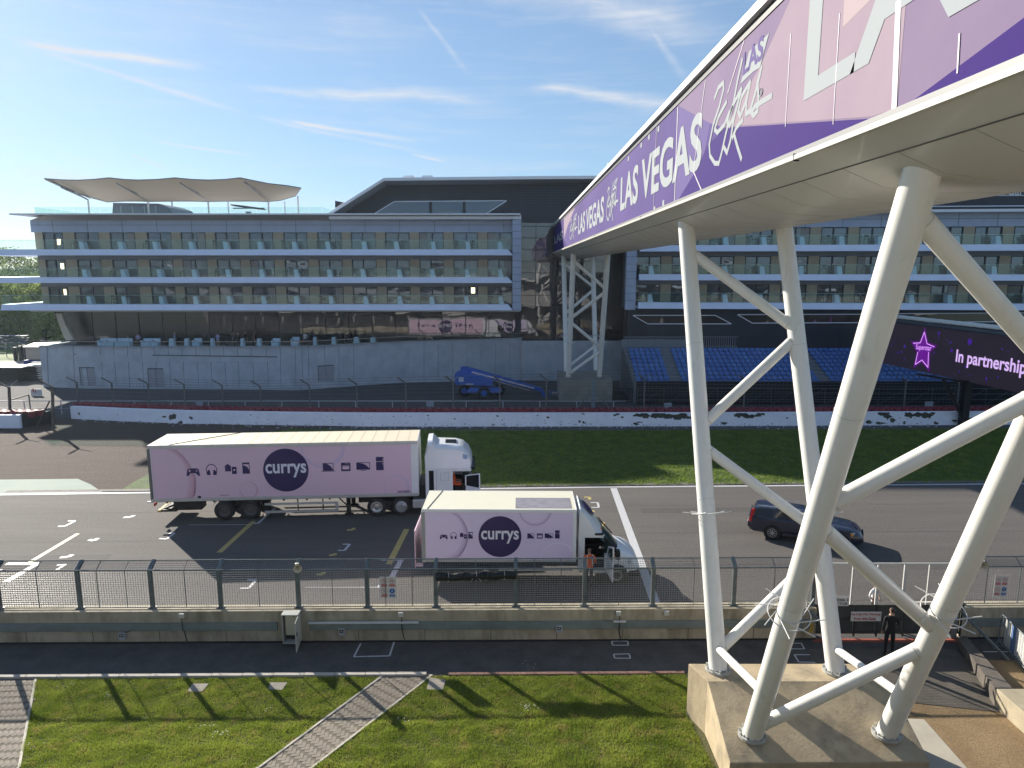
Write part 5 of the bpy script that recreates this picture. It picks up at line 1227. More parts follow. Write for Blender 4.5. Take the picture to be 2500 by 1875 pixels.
# catch fence with cranked tops
cf_m = M('catch_post', (.16, .16, .16), .6, var=.2)
cf = thing('catch_fence', 'tall dark catch fence with cranked posts and wires behind the white wall', 'fence', (0, 54.5, 0))
cpx = [187, 272, 361, 449, 542, 635, 755, 870, 990, 1106, 1220, 1334, 1574, 1705, 1819, 1950, 2075, 2212, 2341]
ytop = lambda px: float(np.interp(px, [0, 190, 635, 1106, 1400, 2341], [935, 933, 943, 932, 925, 938]))
tops = []
def yfence(x): return float(np.interp(x, [p[0] for p in wall_pts], [p[1] for p in wall_pts])) + 1.75
for px in cpx:
    x = aty(px, 1000, 54.6).x; y = yfence(x); k = aty(px, ytop(px), y); arm = aty(px - 25 if px < 1600 else px + 15, ytop(px) - 18, y - .5)
    mb = MB().beam((k.x, y, 0), (k.x, y, k.z), .11, .11); mb.beam((k.x, y, k.z), (k.x - .55, y - .45, k.z + .5), .12, .1); mb.build('post', cf_m, cf)
    if px != 1334: MB().tube((k.x, y, k.z), (k.x + .35, y + .2, k.z + .38), .02, 5).build('rear_arm', M('thin_steel', (.4, .42, .45), .4), cf)
    tops.append((k.x, y, k.z))
mb = MB()
for a, b in zip(tops[:-1], tops[1:]):
    for f_ in (.35, .5, .62, .74, .84, .92, 1.0): mb.tube((a[0], a[1] - .06, a[2] * f_), (b[0], b[1] - .06, b[2] * f_), .012, 4, caps=False)
    for f_ in (.5, 1.0): mb.tube((a[0] - .55 * f_, a[1] - .45 * f_, a[2] + .5 * f_), (b[0] - .55 * f_, b[1] - .45 * f_, b[2] + .5 * f_), .011, 4, caps=False)
    n = int((b[0] - a[0]) / .3)
    for j in range(1, n): u = j / n; mb.beam((a[0] + (b[0] - a[0]) * u, a[1] + (b[1] - a[1]) * u - .06, .9), (a[0] + (b[0] - a[0]) * u, a[1] + (b[1] - a[1]) * u - .06, a[2] + (b[2] - a[2]) * u), .006, .006)
mb.build('wires', M('fence_wire', (.17, .175, .19), .5, .3), cf)
p = aty(1448, 990, 56); k = aty(1448, 928, 56)
mb = MB().beam((p.x, 56, 0), (p.x, 56, k.z), .32, .2); mb.build('strainer_post', M('strainer_steel', (.22, .28, .33), .5, .2), cf)
mb = MB().beam((p.x - .1, 56, 2.2), (p.x - 2.0, 56.2, 0), .09, .09); mb.beam((p.x + .1, 56, 2.2), (p.x + 2.1, 56.2, 0), .09, .09); mb.build('strut', M('strut_steel', (.2, .21, .22), .5), cf)
# two heavy posts and gate near the left end
def cranked(px, pyb, pyk, Y, dx, lab):
    b = aty(px, pyb, Y); k = aty(px - dx * .2, pyk, Y)
    t = thing('fence_post', lab, 'post', (b.x, Y, 0), 0, 'cranked posts at the left wall gap')
    MB().beam((b.x, Y, 0), (k.x, Y, k.z), .16, .14).beam((k.x, Y, k.z - .05), (k.x - .75, Y - .3, k.z + .55), .15, .1).build('post', M('post_brown', (.14, .12, .1), .6, var=.2), t)
    MB().beam((k.x, Y, k.z), (k.x + .55, Y + .2, k.z + .5), .05, .05).build('rear_arm', M('thin_steel', (0, 0, 0)), t)
    return t, b, k
t, b_, k_ = cranked(128, 1032, 944, 51.5, 0, 'thick brown cranked post in the gap between the two white walls')
MB().beam((b_.x - .1, 51.6, 2.2), (b_.x - 2.0, 52.6, 0), .07, .07).build('stay', M('post_brown', (0, 0, 0)), t)
cranked(22, 1005, 945, 53.5, 0, 'thick brown cranked post at the left edge of the picture')
t = thing('small_gate', 'low tubular steel gate frame behind the left white wall', 'gate', (g(24, 1003)[0], 54, 0))
a = aty(24, 1003, 54.5); b = aty(57, 1000, 54.5); MB().path([Vector((a.x, 54.5, .2)), Vector((a.x, 54.5, aty(24, 978, 54.5).z)), Vector((b.x, 55.3, aty(56, 968, 54.5).z)), Vector((b.x, 55.3, .2))], .05, 6).path([Vector((a.x, 54.5, .5)), Vector((b.x, 55.3, .6))], .04, 6).build('frame', M('post_brown', (0, 0, 0)), t)
# white rail with small boards
rl = thing('white_rail', 'thin white horizontal rail on posts between the catch fence and the hotel', 'rail', (0, 57.2, 0))
ry = 57.3; zr_ = aty(700, 979, ry).z
mb = MB(); x0 = aty(-60, 979, ry).x; x1 = aty(1528, 979, ry).x; mb.tube((x0, ry, zr_), (x1, ry, zr_), .035, 6); mb.tube((x0, ry, zr_ * .45), (x1, ry, zr_ * .45), .02, 6); mb.build('rail', M('rail_white', (.55, .57, .6), .5), rl)
px = 58
while px < 1540: x = aty(px, 979, ry).x; MB().beam((x, ry, 0), (x, ry, zr_), .07, .05).build('post', M('rail_white', (0, 0, 0)), rl); px += 90
blabs = ['small white board on the rail far left of the lorry roof', 'small white board on the rail behind the lorry front', 'small white board on the rail right of the far bridge pier', 'small white board low under the big screen']
for (px, py, w, h, Y), lb in zip(((487, 986, 16, 11, ry - .1), (1050, 986, 18, 12, ry - .1), (1631, 990, 19, 13, 57.8), (2268, 986, 21, 12, 57.5)), blabs):
    a = aty(px - w / 2, py + h / 2, Y); b = aty(px + w / 2, py - h / 2, Y); t = thing('rail_board', lb, 'board', a, 0, 'small white boards on the rails')
    MB().box(a.x, b.x, Y - .02, Y, a.z, b.z).build('board', M('board_white', (.5, .53, .6), .5), t); MB().box(a.x + .03, b.x - .03, Y - .024, Y - .021, a.z * .5 + b.z * .5 - .02, a.z * .5 + b.z * .5).build('line', sign_k, t)
# ------------------------------------------------------------------ grandstand
GX0, GX1 = 11.2, 46.0; FY, BYs = 61.6, 68.6; NR = 9
def gz(k): return 1.75 + k * .275
gs = thing('grandstand', 'uncovered grandstand with blue tip-up seats below the hotel', 'grandstand', (28, 64, 0))
mb = MB()
for k in range(NR + 1): y0 = FY + k * .78; mb.box(GX0 - .1, GX1, y0, BYs + 1.6 if k == NR else y0 + .78, 0.0 if k == 0 else gz(k) - .4, gz(k))
mb.build('steps', M('stand_concrete', (.23, .25, .28), .8, var=.1), gs)
MB().box(GX0 - .1, GX1, FY - .06, FY - .003, .0, gz(0) + .35).build('front_panel', M('stand_black', (.012, .012, .015), .8), gs)
mb = MB()
for z in (.5, 1.0, 1.5): mb.tube((GX0, FY - .3, z), (GX1, FY - .3, z), .03, 5)
x = GX0
while x < GX1: mb.tube((x, FY - .3, 0), (x, FY - .3, 1.55), .03, 5); mb.tube((x, FY - .3, 0), (x + 2.4, FY - .3, 1.5), .02, 4); x += 2.4
mb.build('scaffold', M('scaffold_steel', (.11, .12, .13), .5, .3), gs)
seat_m = M('seat_blue', (.06, .15, .46), .5, col2=(.11, .26, .60), vscale=.9)
mb = MB()                                                    # one seat
mb.hexa([(-.2, -.02, .0), (.2, -.02, .0), (.2, .05, .0), (-.2, .05, .0), (-.22, .1, .38), (.22, .1, .38), (.22, .16, .38), (-.22, .16, .38)]); mb.hexa([(-.21, -.3, .10), (.21, -.3, .10), (.21, .02, .06), (-.21, .02, .06), (-.21, -.3, .16), (.21, -.3, .16), (.21, .02, .11), (-.21, .02, .11)])
seat_me = None
aisles = [(aty(1640, 900, 62).x, aty(1672, 900, 62).x), (aty(2012, 900, 62).x, aty(2040, 900, 62).x)]
slots = []
for k in range(NR):
    y = FY + k * .78 + .5; sft = k * .0
    x = GX0 + .3 + k * .03
    while x < GX1 - 3:
        if not any(a0_ + .02 * k < x < a1_ + .02 * k for a0_, a1_ in aisles): slots.append((x, y, gz(k)))
        x += .52
tmpl = mb.build('seat', seat_m, gs, local=True); seat_me = tmpl.data
order = sorted(range(len(slots)), key=lambda i: -( (slots[i][0] < 24) * 10 - abs(slots[i][0] - 16) * .2 - slots[i][1] * .05))
base = OFF[gs.name]
for n_, i in enumerate(order[:100]):
    o = tmpl if n_ == 0 else tmpl.copy()
    if n_: COL.objects.link(o)
    o.location = Vector(slots[i]) - base
mbs = MB(); sv = [tuple(v.co) for v in seat_me.vertices]; sf = [tuple(p.vertices) for p in seat_me.polygons]
for i in order[100:]: x, y, z = slots[i]; mbs.add([(a_ + x, b_ + y, c_ + z) for a_, b_, c_ in sv], sf)
o = mbs.build('seats', seat_m, gs); tag(o, kind='stuff')
mb = MB(); x = GX0 + .2; top_z = gz(NR)
while x < GX1: mb.box(x, x + .04, BYs + 1.2, BYs + 1.24, top_z, top_z + 1.05); x += .22
mb.box(GX0, GX1, BYs + 1.19, BYs + 1.25, top_z + 1.05, top_z + 1.1); mb.box(GX0, GX1, BYs + 1.19, BYs + 1.25, top_z + .1, top_z + .14); mb.build('back_railing', M('stand_rail', (.3, .33, .38), .5), gs)
mb = MB()
for z in (.6, 1.1, 1.6): mb.beam((GX0 - .15, FY - .2, z + .7), (GX0 - .15, BYs, z + 2.9), .04, .04)
for i in range(9): y = FY - .2 + i * .88; mb.beam((GX0 - .15, y, 0), (GX0 - .15, y, 2.5 + i * .33), .05, .05)
mb.build('side_scaffold', M('scaffold_grey', (.25, .28, .31), .5, .2), gs)
MB().box(GX0 - .1, GX1 + 3, BYs + 1.6, BYs + 1.9, 0, 5.0).build('back_wall', M('stand_back', (.33, .35, .38), .8), gs)

# ------------------------------------------------------------------ LED screen
Xp = 39.5 * F
sc = lambda px, py, back=0.0: atc(px, py, Xp / (px - 1107))
def scr_pt(px, pyt, pyb): return sc(px, pyt), sc(px, pyb)
def ytl(px): return 784 + (px - 2166) * .1385
def ybl(px): return 880 + (px - 2137) * .235
c00 = sc(2112, ybl(2112)); c10 = sc(2580, ybl(2580)); 
zt1 = sc(2300, ytl(2300)).z; zb1 = sc(2300, ybl(2300)).z
dirn = Vector((c10.x - c00.x, c10.y - c00.y, 0)).normalized(); nrm = Vector((dirn.y, -dirn.x, 0))     # towards the track
if nrm.dot(Vector((0, 0, 0)) - c00) < 0: nrm = -nrm
Ls = (Vector((c10.x, c10.y, 0)) - Vector((c00.x, c00.y, 0))).length
led = thing('led_screen', 'large dark video screen with a glowing purple star, standing beside the grandstand', 'screen', (c00.x, c00.y, 0))
A = Vector((c00.x, c00.y, 0))
def S_(u, z, d=0.0): return A + dirn * u + Vector((0, 0, z)) + nrm * d
black_s = M('screen_black', (.012, .011, .014), .35, emit=(.035, .028, .045), estr=.22)
MB().hexa([S_(0, zb1, -.5), S_(Ls, zb1, -.5), S_(Ls, zb1, 0), S_(0, zb1, 0), S_(0, zt1, -.5), S_(Ls, zt1, -.5), S_(Ls, zt1, 0), S_(0, zt1, 0)]).build('display', black_s, led)
MB().hexa([S_(-.1, zt1 + .02, -.9), S_(Ls, zt1 + .02, -.9), S_(Ls, zt1 + .02, .12), S_(-.1, zt1 + .02, .12), S_(-.1, zt1 + .3, -.9), S_(Ls, zt1 + .3, -.9), S_(Ls, zt1 + .14, .12), S_(-.1, zt1 + .14, .12)]).build('top_truss', M('truss_dark', (.05, .06, .07), .5), led)
mb = MB(); u = 1.3
while u < Ls:
    w = random.uniform(.9, 1.6); mb.hexa([S_(u, zt1 + .42, -1.4), S_(u + w, zt1 + .42, -1.4), S_(u + w * .96, zt1 + .34, -.7), S_(u, zt1 + .36, -.7), S_(u, zt1 + .62, -1.4), S_(u + w, zt1 + .6, -1.4), S_(u + w * .97, zt1 + .44, -.7), S_(u, zt1 + .46, -.7)]); u += w + .05
mb.build('top_sheet', M('pale_sheet', (.8, .78, .7), .6), led)
def uz(px, py):                                              # screen coordinates under a sight line
    r = ray(px, py); n2 = nrm; t_ = (A.dot(n2) - 0) / (r.x * n2.x + r.y * n2.y); p = O + r * t_; return ((p - A).dot(dirn), p.z)
glow = M('glow_lilac', (.0, .0, .0), .5, emit=(.62, .28, .85), estr=.6); glow2 = M('glow_violet', (0, 0, 0), .5, emit=(.26, .02, .55), estr=.22); glowt = M('glow_text', (0, 0, 0), .5, emit=(.55, .38, .74), estr=.6); glow3 = M('glow_halo', (0, 0, 0), .5, emit=(.10, .008, .22), estr=.35); glowb = M('glow_blue', (0, 0, 0), .5, emit=(.09, .02, .45), estr=.25)
zs4 = lambda x, y: (2050 + x / 4.916, 780 + y / 4.916)
star = [uz(*zs4(*p)) for p in ((1020, 150), (1050, 290), (1138, 328), (1070, 390), (1062, 575), (990, 487), (908, 540), (940, 390), (885, 285), (970, 280))]
cx_ = sum(p[0] for p in star) / 10; cz_ = sum(p[1] for p in star) / 10
for k_, m_, d_ in ((1.28, glow3, .006), (1.0, glow2, .01)):
    pts = [S_(cx_ + (p[0] - cx_) * k_, cz_ + (p[1] - cz_) * k_, d_) for p in star]; mb = MB(); c_ = S_(cx_, cz_, d_); mb.add(pts + [c_], [(i, (i + 1) % 10, 10) for i in range(10)]); mb.build('star_glow', m_, led)
mb = MB()
for i in range(10):
    if i == 2: continue
    if i == 7: 
        a_, b_ = star[7], star[8]; continue
    a_, b_ = star[i], star[(i + 1) % 10]; mb.beam(S_(*a_, .02), S_(*b_, .02), .07, .01, nrm)
mb.build('star_outline', glow, led)
def stext(body, p0, p1, hgt, m, bold=.01):
    a_ = uz(*p0); b_ = uz(*p1); o_ = S_(a_[0], a_[1], .03); x_ = S_(b_[0], b_[1], .03) - o_; w_ = x_.length
    text_mesh('lettering', body, m, led, o_, x_, (0, 0, 1), w=w_, h=hgt, bold=bold, ex=0)
stext('Superstar', zs4(915, 375), zs4(1100, 395), abs(uz(*zs4(915, 375))[1] - uz(*zs4(915, 310))[1]) * 1.25, glow)
stext('Awards', zs4(952, 435), zs4(1045, 440), .42, glow2, .0)
a_ = uz(*zs4(1395, 498)); b_ = uz(*zs4(2195, 690)); hh_ = abs(uz(*zs4(1400, 498))[1] - uz(*zs4(1400, 352))[1])
text_mesh('lettering', 'In partnership', glowt, led, S_(a_[0], a_[1] - hh_ * .38, .03), dirn, (0, 0, 1), w=(b_[0] - a_[0]) * 1.04, h=hh_ * 1.35, bold=.02, ex=0)
mb = MB(); random.seed(5)
for i in range(34):
    px, py = zs4(random.uniform(600, 2150), random.uniform(150, 850))
    if not (ytl(px) + 8 < py < ybl(px) - 8): continue
    u_, z_ = uz(px, py); r_ = random.choice((.06, .08, .1, .15)); mb.quad(*[S_(u_ + math.cos(t_) * r_, z_ + math.sin(t_) * r_, .015) for t_ in [i * math.pi / 3 for i in range(6)]])
u_, z_ = uz(*zs4(1565, 268)); mb.quad(*[S_(u_ + math.cos(t_) * .26, z_ + math.sin(t_) * .26, .018) for t_ in [i * math.pi / 3 for i in range(6)]]); mb.build('sparkles', glowb, led)
p = sc(2362, 950); mb = MB().beam((p.x, p.y + .1, 0), (p.x, p.y + .1, zb1 + .1), .5, .5); mb.beam((p.x, p.y, .4), (p.x - 1.6, p.y + .6, zb1 + .2), .22, .22); mb.beam((p.x, p.y + .1, .3), (p.x + 1.0, p.y + .6, .3), .3, .5); mb.beam((p.x - 2.6, p.y + 2.4, zb1 + .25), (p.x + 1.5, p.y - 1.5, zb1 - .2), .15, .15); mb.build('support', M('support_black', (.015, .015, .016), .6), led)
MB().beam((p.x, p.y + .0, .05), (p.x + 1.5, p.y - .6, .02), .4, .1).build('foot', M('support_black', (0, 0, 0)), led)
KF = 1.0
# ------------------------------------------------------------------ vehicles
tyre_m = M('tyre_rubber', (.022, .022, .023), .85, bump=.003, bscale=60); rim_s = M('rim_silver', (.45, .46, .47), .35, .7, var=.1); rim_d = M('rim_dark', (.09, .09, .095), .5, .5)
chassis = M('chassis_black', (.016, .016, .017), .6); vwhite = M('vehicle_white', (.74, .76, .78), .3, coat=.4, var=.03); alu = M('aluminium', (.52, .54, .56), .4, .5, var=.08)
navy = M('logo_navy', (.022, .012, .095), .45); wtxt = M('logo_white', (.72, .72, .82), .45); darkglass = M('dark_glass', (.01, .012, .014), .06, spec=.8); amber = M('amber_lamp', (.75, .28, .03), .35); redl = M('red_lamp', (.6, .02, .02), .3)
def wheel(par, x, y, r, w, side, rim=rim_s, hubr=.0, name='wheel', spokes=0):
    """side -1: outer face towards -y"""
    o = side * w / 2
    mb = MB().lathe([(r * .62, -o), (r * .9, -o), (r, -o * .7), (r, o * .7), (r * .9, o), (r * .62, o)], (x, y, r), 'y', 28)
    wl_ = MB(); wl_.v = mb.v; wl_.f = mb.f
    t = wl_.build(name, tyre_m, par, local=True, smooth=45)
    q = MB()
    if spokes:
        q.lathe([(r * .62, o), (r * .58, o * 1.02), (r * .55, o * .8)], (x, y, r), 'y', 28)
        for i in range(spokes):
            a = 2 * math.pi * i / spokes; d = Vector((math.cos(a), 0, math.sin(a))); c = Vector((x, y + o * .95, r)); q.beam(c + d * r * .08, c + d * r * .58, r * .1, .02, (0, 1, 0))
        q.lathe([(0, o * 1.0), (r * .14, o), (r * .14, o * .8)], (x, y, r), 'y', 12)
        MB().lathe([(0, o * .5), (r * .6, o * .5)], (x, y, r), 'y', 24).build('rim_well', rim_d, t, local=True)
    else:
        q.lathe([(r * .62, o), (r * .56, o * 1.05), (r * .52, o * .7), (r * .34, o * .45 if not hubr else o * 1.1), (r * .3, o * .5 if not hubr else o * 1.25), (0, o * .55 if not hubr else o * 1.25)], (x, y, r), 'y', 24)
        for i in range(8): a = 2 * math.pi * i / 8; c = Vector((x + math.cos(a) * r * .25, y + o * (.5 if not hubr else 1.2), r + math.sin(a) * r * .25)); q.tube(c, c + Vector((0, o * .15, 0)), r * .03, 6)
    q.build('rim', rim, t, local=True, smooth=35)
    return t
def disc(mb, cx, z, r, y, n=40, a0=0, a1=2 * math.pi, clip=None):
    pts = []
    for i in range(n):
        a = a0 + (a1 - a0) * i / (n if a1 - a0 > 6 else n - 1); px, pz = cx + math.cos(a) * r, z + math.sin(a) * r
        if clip: px = min(max(px, clip[0]), clip[1]); pz = min(max(pz, clip[2]), clip[3])
        pts.append((px, y, pz))
    mb.quad(*pts)
base_cols = {'panel_pink': (.705, .51, .63), 'panel_lilac': (.705, .605, .825)}
edge_cols = {'panel_pink': ((.56, .30, .40), (.58, .46, .66)), 'panel_lilac': ((.48, .36, .60), (.80, .74, .92))}
def livery(par, x0, x1, z0, z1, y, side, base, bub1, bub2, circ_r, txt_w, icons, reg=None):
    """pink side panel of the box with disc, word and pictograms; side -1 faces -y"""
    s = side; e = lambda k: y + s * .0016 * k; fx = (lambda x: x) if s < 0 else (lambda x: x0 + x1 - x)
    MB().box(x0, x1, min(y, e(1)), max(y, e(1)), z0, z1).build('side_graphic', base, par, local=True)
    clip = (x0 + .01, x1 - .01, z0 + .01, z1 - .01)
    for n_, (cx, cz, r, k) in enumerate(bub1):
        cb = base_cols[base.name]; ce = edge_cols[base.name][k]
        for q in range(6):
            f = q / 5; c_ = tuple(ce[i] * (1 - f) + cb[i] * f for i in range(3)); mm = M('%s_print_%d_%d' % (base.name, k, q), c_, .45)
            mb = MB(); disc(mb, fx(cx) - .05 * r * f, cz + .07 * r * f, r * (1 - .14 * f), e(1 + n_ * .1 + q * .5), clip=clip); mb.build('bubble_graphic', mm, par, local=True)
    cx, cz = (x0 + x1) / 2 + txt_w[1], (z0 + z1) / 2 + txt_w[2]
    mb = MB(); disc(mb, fx(cx), cz, circ_r, e(5), 56, clip=(x0, x1, z0, z1)); mb.build('logo_disc', navy, par, local=True)
    xd = Vector((1, 0, 0)) if s < 0 else Vector((-1, 0, 0)); o_ = Vector((fx(cx), e(6), cz)) - xd * txt_w[0] / 2
    text_mesh('logo_lettering', 'currys', wtxt, par, (o_.x, o_.y, cz - txt_w[0] * .19), xd, (0, 0, 1), w=txt_w[0], h=txt_w[0] * .36, bold=.02, ex=.001, local=True)
    return e, fx, xd
def pictos(par, e, fx, s, xs, z, k, base):
    """gamepad, headphones, house+phone, phone | laptop, cooker, television, fridge; k = height of a phone"""
    y = e(5); yl = e(6.2)
    class _S: pass
    D = [MB() for _ in range(8)]; Lq = [MB() for _ in range(8)]
    B_ = lambda mb, cx, a, b, c, d_, yy: mb.quad((fx(cx + a * k), yy, z + c * k), (fx(cx + b * k), yy, z + c * k), (fx(cx + b * k), yy, z + d_ * k), (fx(cx + a * k), yy, z + d_ * k))
    Pg = lambda mb, cx, pts, yy: mb.quad(*[(fx(cx + a * k), yy, z + b * k) for a, b in pts])
    c = xs[0]; d = D[0]; l = Lq[0]; Pg(d, c, [(-.6, -.1), (-.5, .45), (-.35, .55), (.35, .55), (.5, .45), (.6, -.1), (.5, -.18), (.38, -.1), (.22, .1), (-.22, .1), (-.38, -.1), (-.5, -.18)], y); B_(l, c, -.42, -.18, .3, .35, yl); B_(l, c, -.325, -.275, .2, .45, yl)
    for a, b in ((.22, .32), (.4, .32), (.31, .4), (.31, .24)): B_(l, c, a - .03, a + .03, b - .02, b + .03, yl)
    c = xs[1]; d = D[1]; l = Lq[1]
    for i in range(12):
        a, b = math.pi * i / 12, math.pi * (i + 1) / 12; Pg(d, c, [(math.cos(a) * .5, .35 + math.sin(a) * .58), (math.cos(b) * .5, .35 + math.sin(b) * .58), (math.cos(b) * .43, .35 + math.sin(b) * .5), (math.cos(a) * .43, .35 + math.sin(a) * .5)], y)
    for s_ in (-1, 1): Pg(d, c, [(s_ * .5, .35), (s_ * .43, .35), (s_ * .34, -.1), (s_ * .41, -.1)], y); Pg(d, c, [(s_ * .1, -.1), (s_ * .17, .4), (s_ * .3, .36), (s_ * .4, .2), (s_ * .4, 0), (s_ * .36, -.1)], e(5.2))
    c = xs[2]; d = D[2]; l = Lq[2]; Pg(d, c, [(-.5, .2), (-.5, .65), (-.56, .65), (-.25, .92), (.08, .65), (.03, .65), (.03, .2)], y); B_(d, c, .1, .52, -.05, .62, e(5.2)); Pg(l, c, [(.2, .33), (.31, .41), (.42, .33), (.31, .22)], yl)
    c = xs[3]; d = D[3]; l = Lq[3]; B_(d, c, -.32, .32, -.05, 1.0, y); Pg(l, c, [(-.24, .84), (.26, .84), (.26, .3), (.12, .6), (-.24, .76)], yl)
    for c, w_, h0, h1, d, l in ((xs[4], .48, .08, .8, D[4], Lq[4]), (xs[6], .62, .1, .8, D[6], Lq[6])): B_(d, c, -w_, w_, h0, h1, y); Pg(l, c, [(-w_ + .3, h1 - .06), (w_ - .06, h1 - .06), (w_ - .06, h0 + .12), (w_ * .5, h0 + .4), (.0, h1 - .12)], yl)
    B_(D[4], xs[4], -.6, .6, 0, .07, e(5.2)); B_(D[6], xs[6], -.25, .25, 0, .05, e(5.2))
    c = xs[5]; d = D[5]; l = Lq[5]; B_(d, c, -.42, .42, 0, .8, y); B_(l, c, -.3, .3, .17, .47, yl)
    for q in range(4): B_(l, c, -.05 + q * .1, .0 + q * .1, .67, .71, yl)
    B_(l, c, -.3, .3, .52, .55, yl)
    c = xs[7]; d = D[7]; l = Lq[7]; B_(d, c, -.34, .34, .02, .82, y); B_(d, c, -.34, .34, .86, 1.28, y); B_(l, c, .24, .28, .55, .75, yl); B_(l, c, .24, .28, .92, 1.1, yl)
    for d, l in zip(D, Lq):
        po = d.build('pictogram', navy, par, local=True)
        if l.v: l.build('pictogram_detail', base, po, local=True)

# --- articulated lorry (x forward, origin under the rear of the trailer, near side at y=0)
lr = Vector((-17.22, 31.92, 0)); yaw = math.atan2(32.86 - 31.92, -4.6 + 17.22)
lorry = thing('articulated_lorry', 'white articulated lorry with a long pink trailer and its cab door open', 'lorry', lr, yaw)
LT, W = 12.66, 2.36; ZB, ZT2 = 1.02, 3.80
pinkb = M('panel_pink', (.68, .49, .61), .45, col2=(.73, .53, .65), vscale=.25); pinkd = M('bubble_edge', (.50, .27, .35), .45); pinkl = M('bubble_lilac', (.50, .36, .48), .45)
def lp(name, mb, m, par=None, **k): return mb.build(name, m, par or lorry, local=True, **k)
tr_ = lp('trailer_body', MB().box(.03, LT, .02, W - .02, ZB + .14, ZT2 - .17), vwhite)
lp('roof', MB().box(.02, LT - .02, .03, W - .03, ZT2 - .03, ZT2 - .002), M('trailer_roof', (.60, .53, .39), .6, var=.03, vscale=2))
mb = MB()
for i in range(1, 22): mb.box(.02 + i * .58, .035 + i * .58, .06, W - .06, ZT2 - .002, ZT2 + .006)
lp('roof_ribs', mb, M('roof_rib', (.5, .43, .31), .6))
lp('roof_cable', MB().tube((1.0, .03, ZT2 + .012), (3.6, W - .03, ZT2 + .012), .014, 5), chassis)
mb = MB(); mb.box(.0, LT, -.012, .03, ZT2 - .17, ZT2); mb.box(0, LT, W - .03, W + .012, ZT2 - .17, ZT2); mb.box(LT - .02, LT + .03, .0, W, ZT2 - .17, ZT2); mb.box(0, .03, 0, W, ZT2 - .17, ZT2 + .0); lp('top_rail', mb, alu, bevel=.01)
mb = MB(); mb.box(0, LT, -.012, .03, ZB, ZB + .15); mb.box(0, LT, W - .03, W + .012, ZB, ZB + .15); lp('bottom_rail', mb, alu)
mb = MB(); mb.box(-.03, .1, -.006, .1, ZB - .02, ZT2 - .17); mb.box(-.03, .1, W - .1, W, ZB - .02, ZT2 - .17); mb.box(-.03, .02, .1, W - .1, ZB, ZT2 - .17); lp('rear_frame', mb, M('rear_grey', (.14, .145, .14), .5))
mb = MB(); mb.box(LT - .22, LT + .02, -.006, .1, ZB + .1, ZT2 - .17); mb.box(LT, LT + .03, .1, W, ZB, ZT2 - .17); lp('front_frame', mb, vwhite, bevel=.03)
lp('front_marks', MB().tube((LT + .03, .5, 3.3), (LT + .045, .5, 3.3), .04, 8).tube((LT + .03, 1.2, 3.3), (LT + .045, 1.2, 3.3), .04, 8), chassis)
gx0, gx1, gz0, gz1 = .13, LT - .32, ZB + .15, ZT2 - .17
hh = gz1 - gz0
for s, y in ((-1, .0185), (1, W - .0185)):
    y_ = .02 if s < 0 else W - .02
    e, fx, xd = livery(lorry, gx0, gx1, gz0, gz1, y_ + s * .001, s, pinkb, [(.13, gz0 + .78, 2.0 - .0, 0), (7.9 + .25, gz1 - .05, 1.05, 1), (4.55, gz0 + .33, .43, 0), (11.6, gz0 + .3, .62, 1)], pinkd, 1.07, (1.92, .12, .06), pinkl)
    k = .53
    pictos(lorry, e, fx, s, [2.02, 2.88, 3.77, 4.49, 8.36, 9.2, 10.03, 10.83], gz0 + hh * .5 - .05, k, pinkb)
o_ = Vector((LT - 1.0, .0185 - .012, gz0 + .03)); text_mesh('fleet_number', 'DCGB21', navy, lorry, o_, (1, 0, 0), (0, 0, 1), w=.62, h=.11, bold=.03, local=True)
lp('side_marks', MB().box(3.2, 3.62, .008, .012, gz0 + .1, gz0 + .12).box(2.15, 2.3, .006, .012, gz0 + .0, gz0 + .1), chassis)
# running gear
mb = MB(); mb.box(.3, LT - .2, .65, .8, ZB - .2, ZB); mb.box(.3, LT - .2, W - .8, W - .65, ZB - .2, ZB); mb.box(.15, LT, .1, W - .1, ZB - .05, ZB + .02)
for x in np.arange(.6, LT, 1.1): mb.box(x, x + .06, .15, W - .15, ZB - .14, ZB - .04)
lp('chassis_frame', mb, chassis)
for x in (3.32, 4.55):
    for s, y in ((-1, .19), (1, W - .19)): wheel(lorry, x, y, .48, .3, s, rim_d)
lp('axle', MB().tube((3.32, .2, .48), (3.32, W - .2, .48), .07, 8).tube((4.55, .2, .48), (4.55, W - .2, .48), .07, 8).box(2.9, 4.95, .6, .75, .45, ZB - .1), chassis)
mb = MB()
for x in (3.32, 4.55):
    for y0 in (.03, W - .4): mb.lathe([(.56, 0), (.57, .0), (.57, .36), (.56, .36)], (x, y0, .50), 'y', 24)
mb2 = MB(); mb2.v = mb.v; mb2.f = [f for f in mb.f if min(mb.v[i][2] for i in f) > .72]; lp('mudguards', mb2, chassis)
mb = MB(); mb.box(5.25, 8.75, .01, .04, .32, .44); mb.box(5.25, 8.75, .01, .04, .72, .82); mb.box(8.62, 8.76, .008, .05, .32, .82); lp('side_guard', mb, alu); lp('side_guard', MB().box(5.25, 8.75, W - .04, W - .01, .32, .44).box(5.25, 8.75, W - .04, W - .01, .72, .82), alu)
mb = MB()
for x in (5.5, 6.8, 8.0): mb.box(x, x + .05, .045, .09, .32, ZB)
for y in (.35, W - .5): mb.box(9.1, 9.3, y, y + .14, .05, ZB); mb.box(9.0, 9.4, y - .06, y + .2, .0, .07); mb.beam((9.2, y + .07, .4), (8.6, y + .07, ZB), .05, .05)
lp('landing_leg', mb, chassis)
mb = MB(); mb.box(.25, 1.0, .3, W - .3, .42, .52); mb.beam((.3, .5, .5), (1.6, .5, .95), .08, .08); mb.beam((.3, W - .5, .5), (1.6, W - .5, .95), .08, .08); mb.box(.9, 2.2, .25, .9, .5, ZB - .1); lp('tail_lift', mb, chassis)
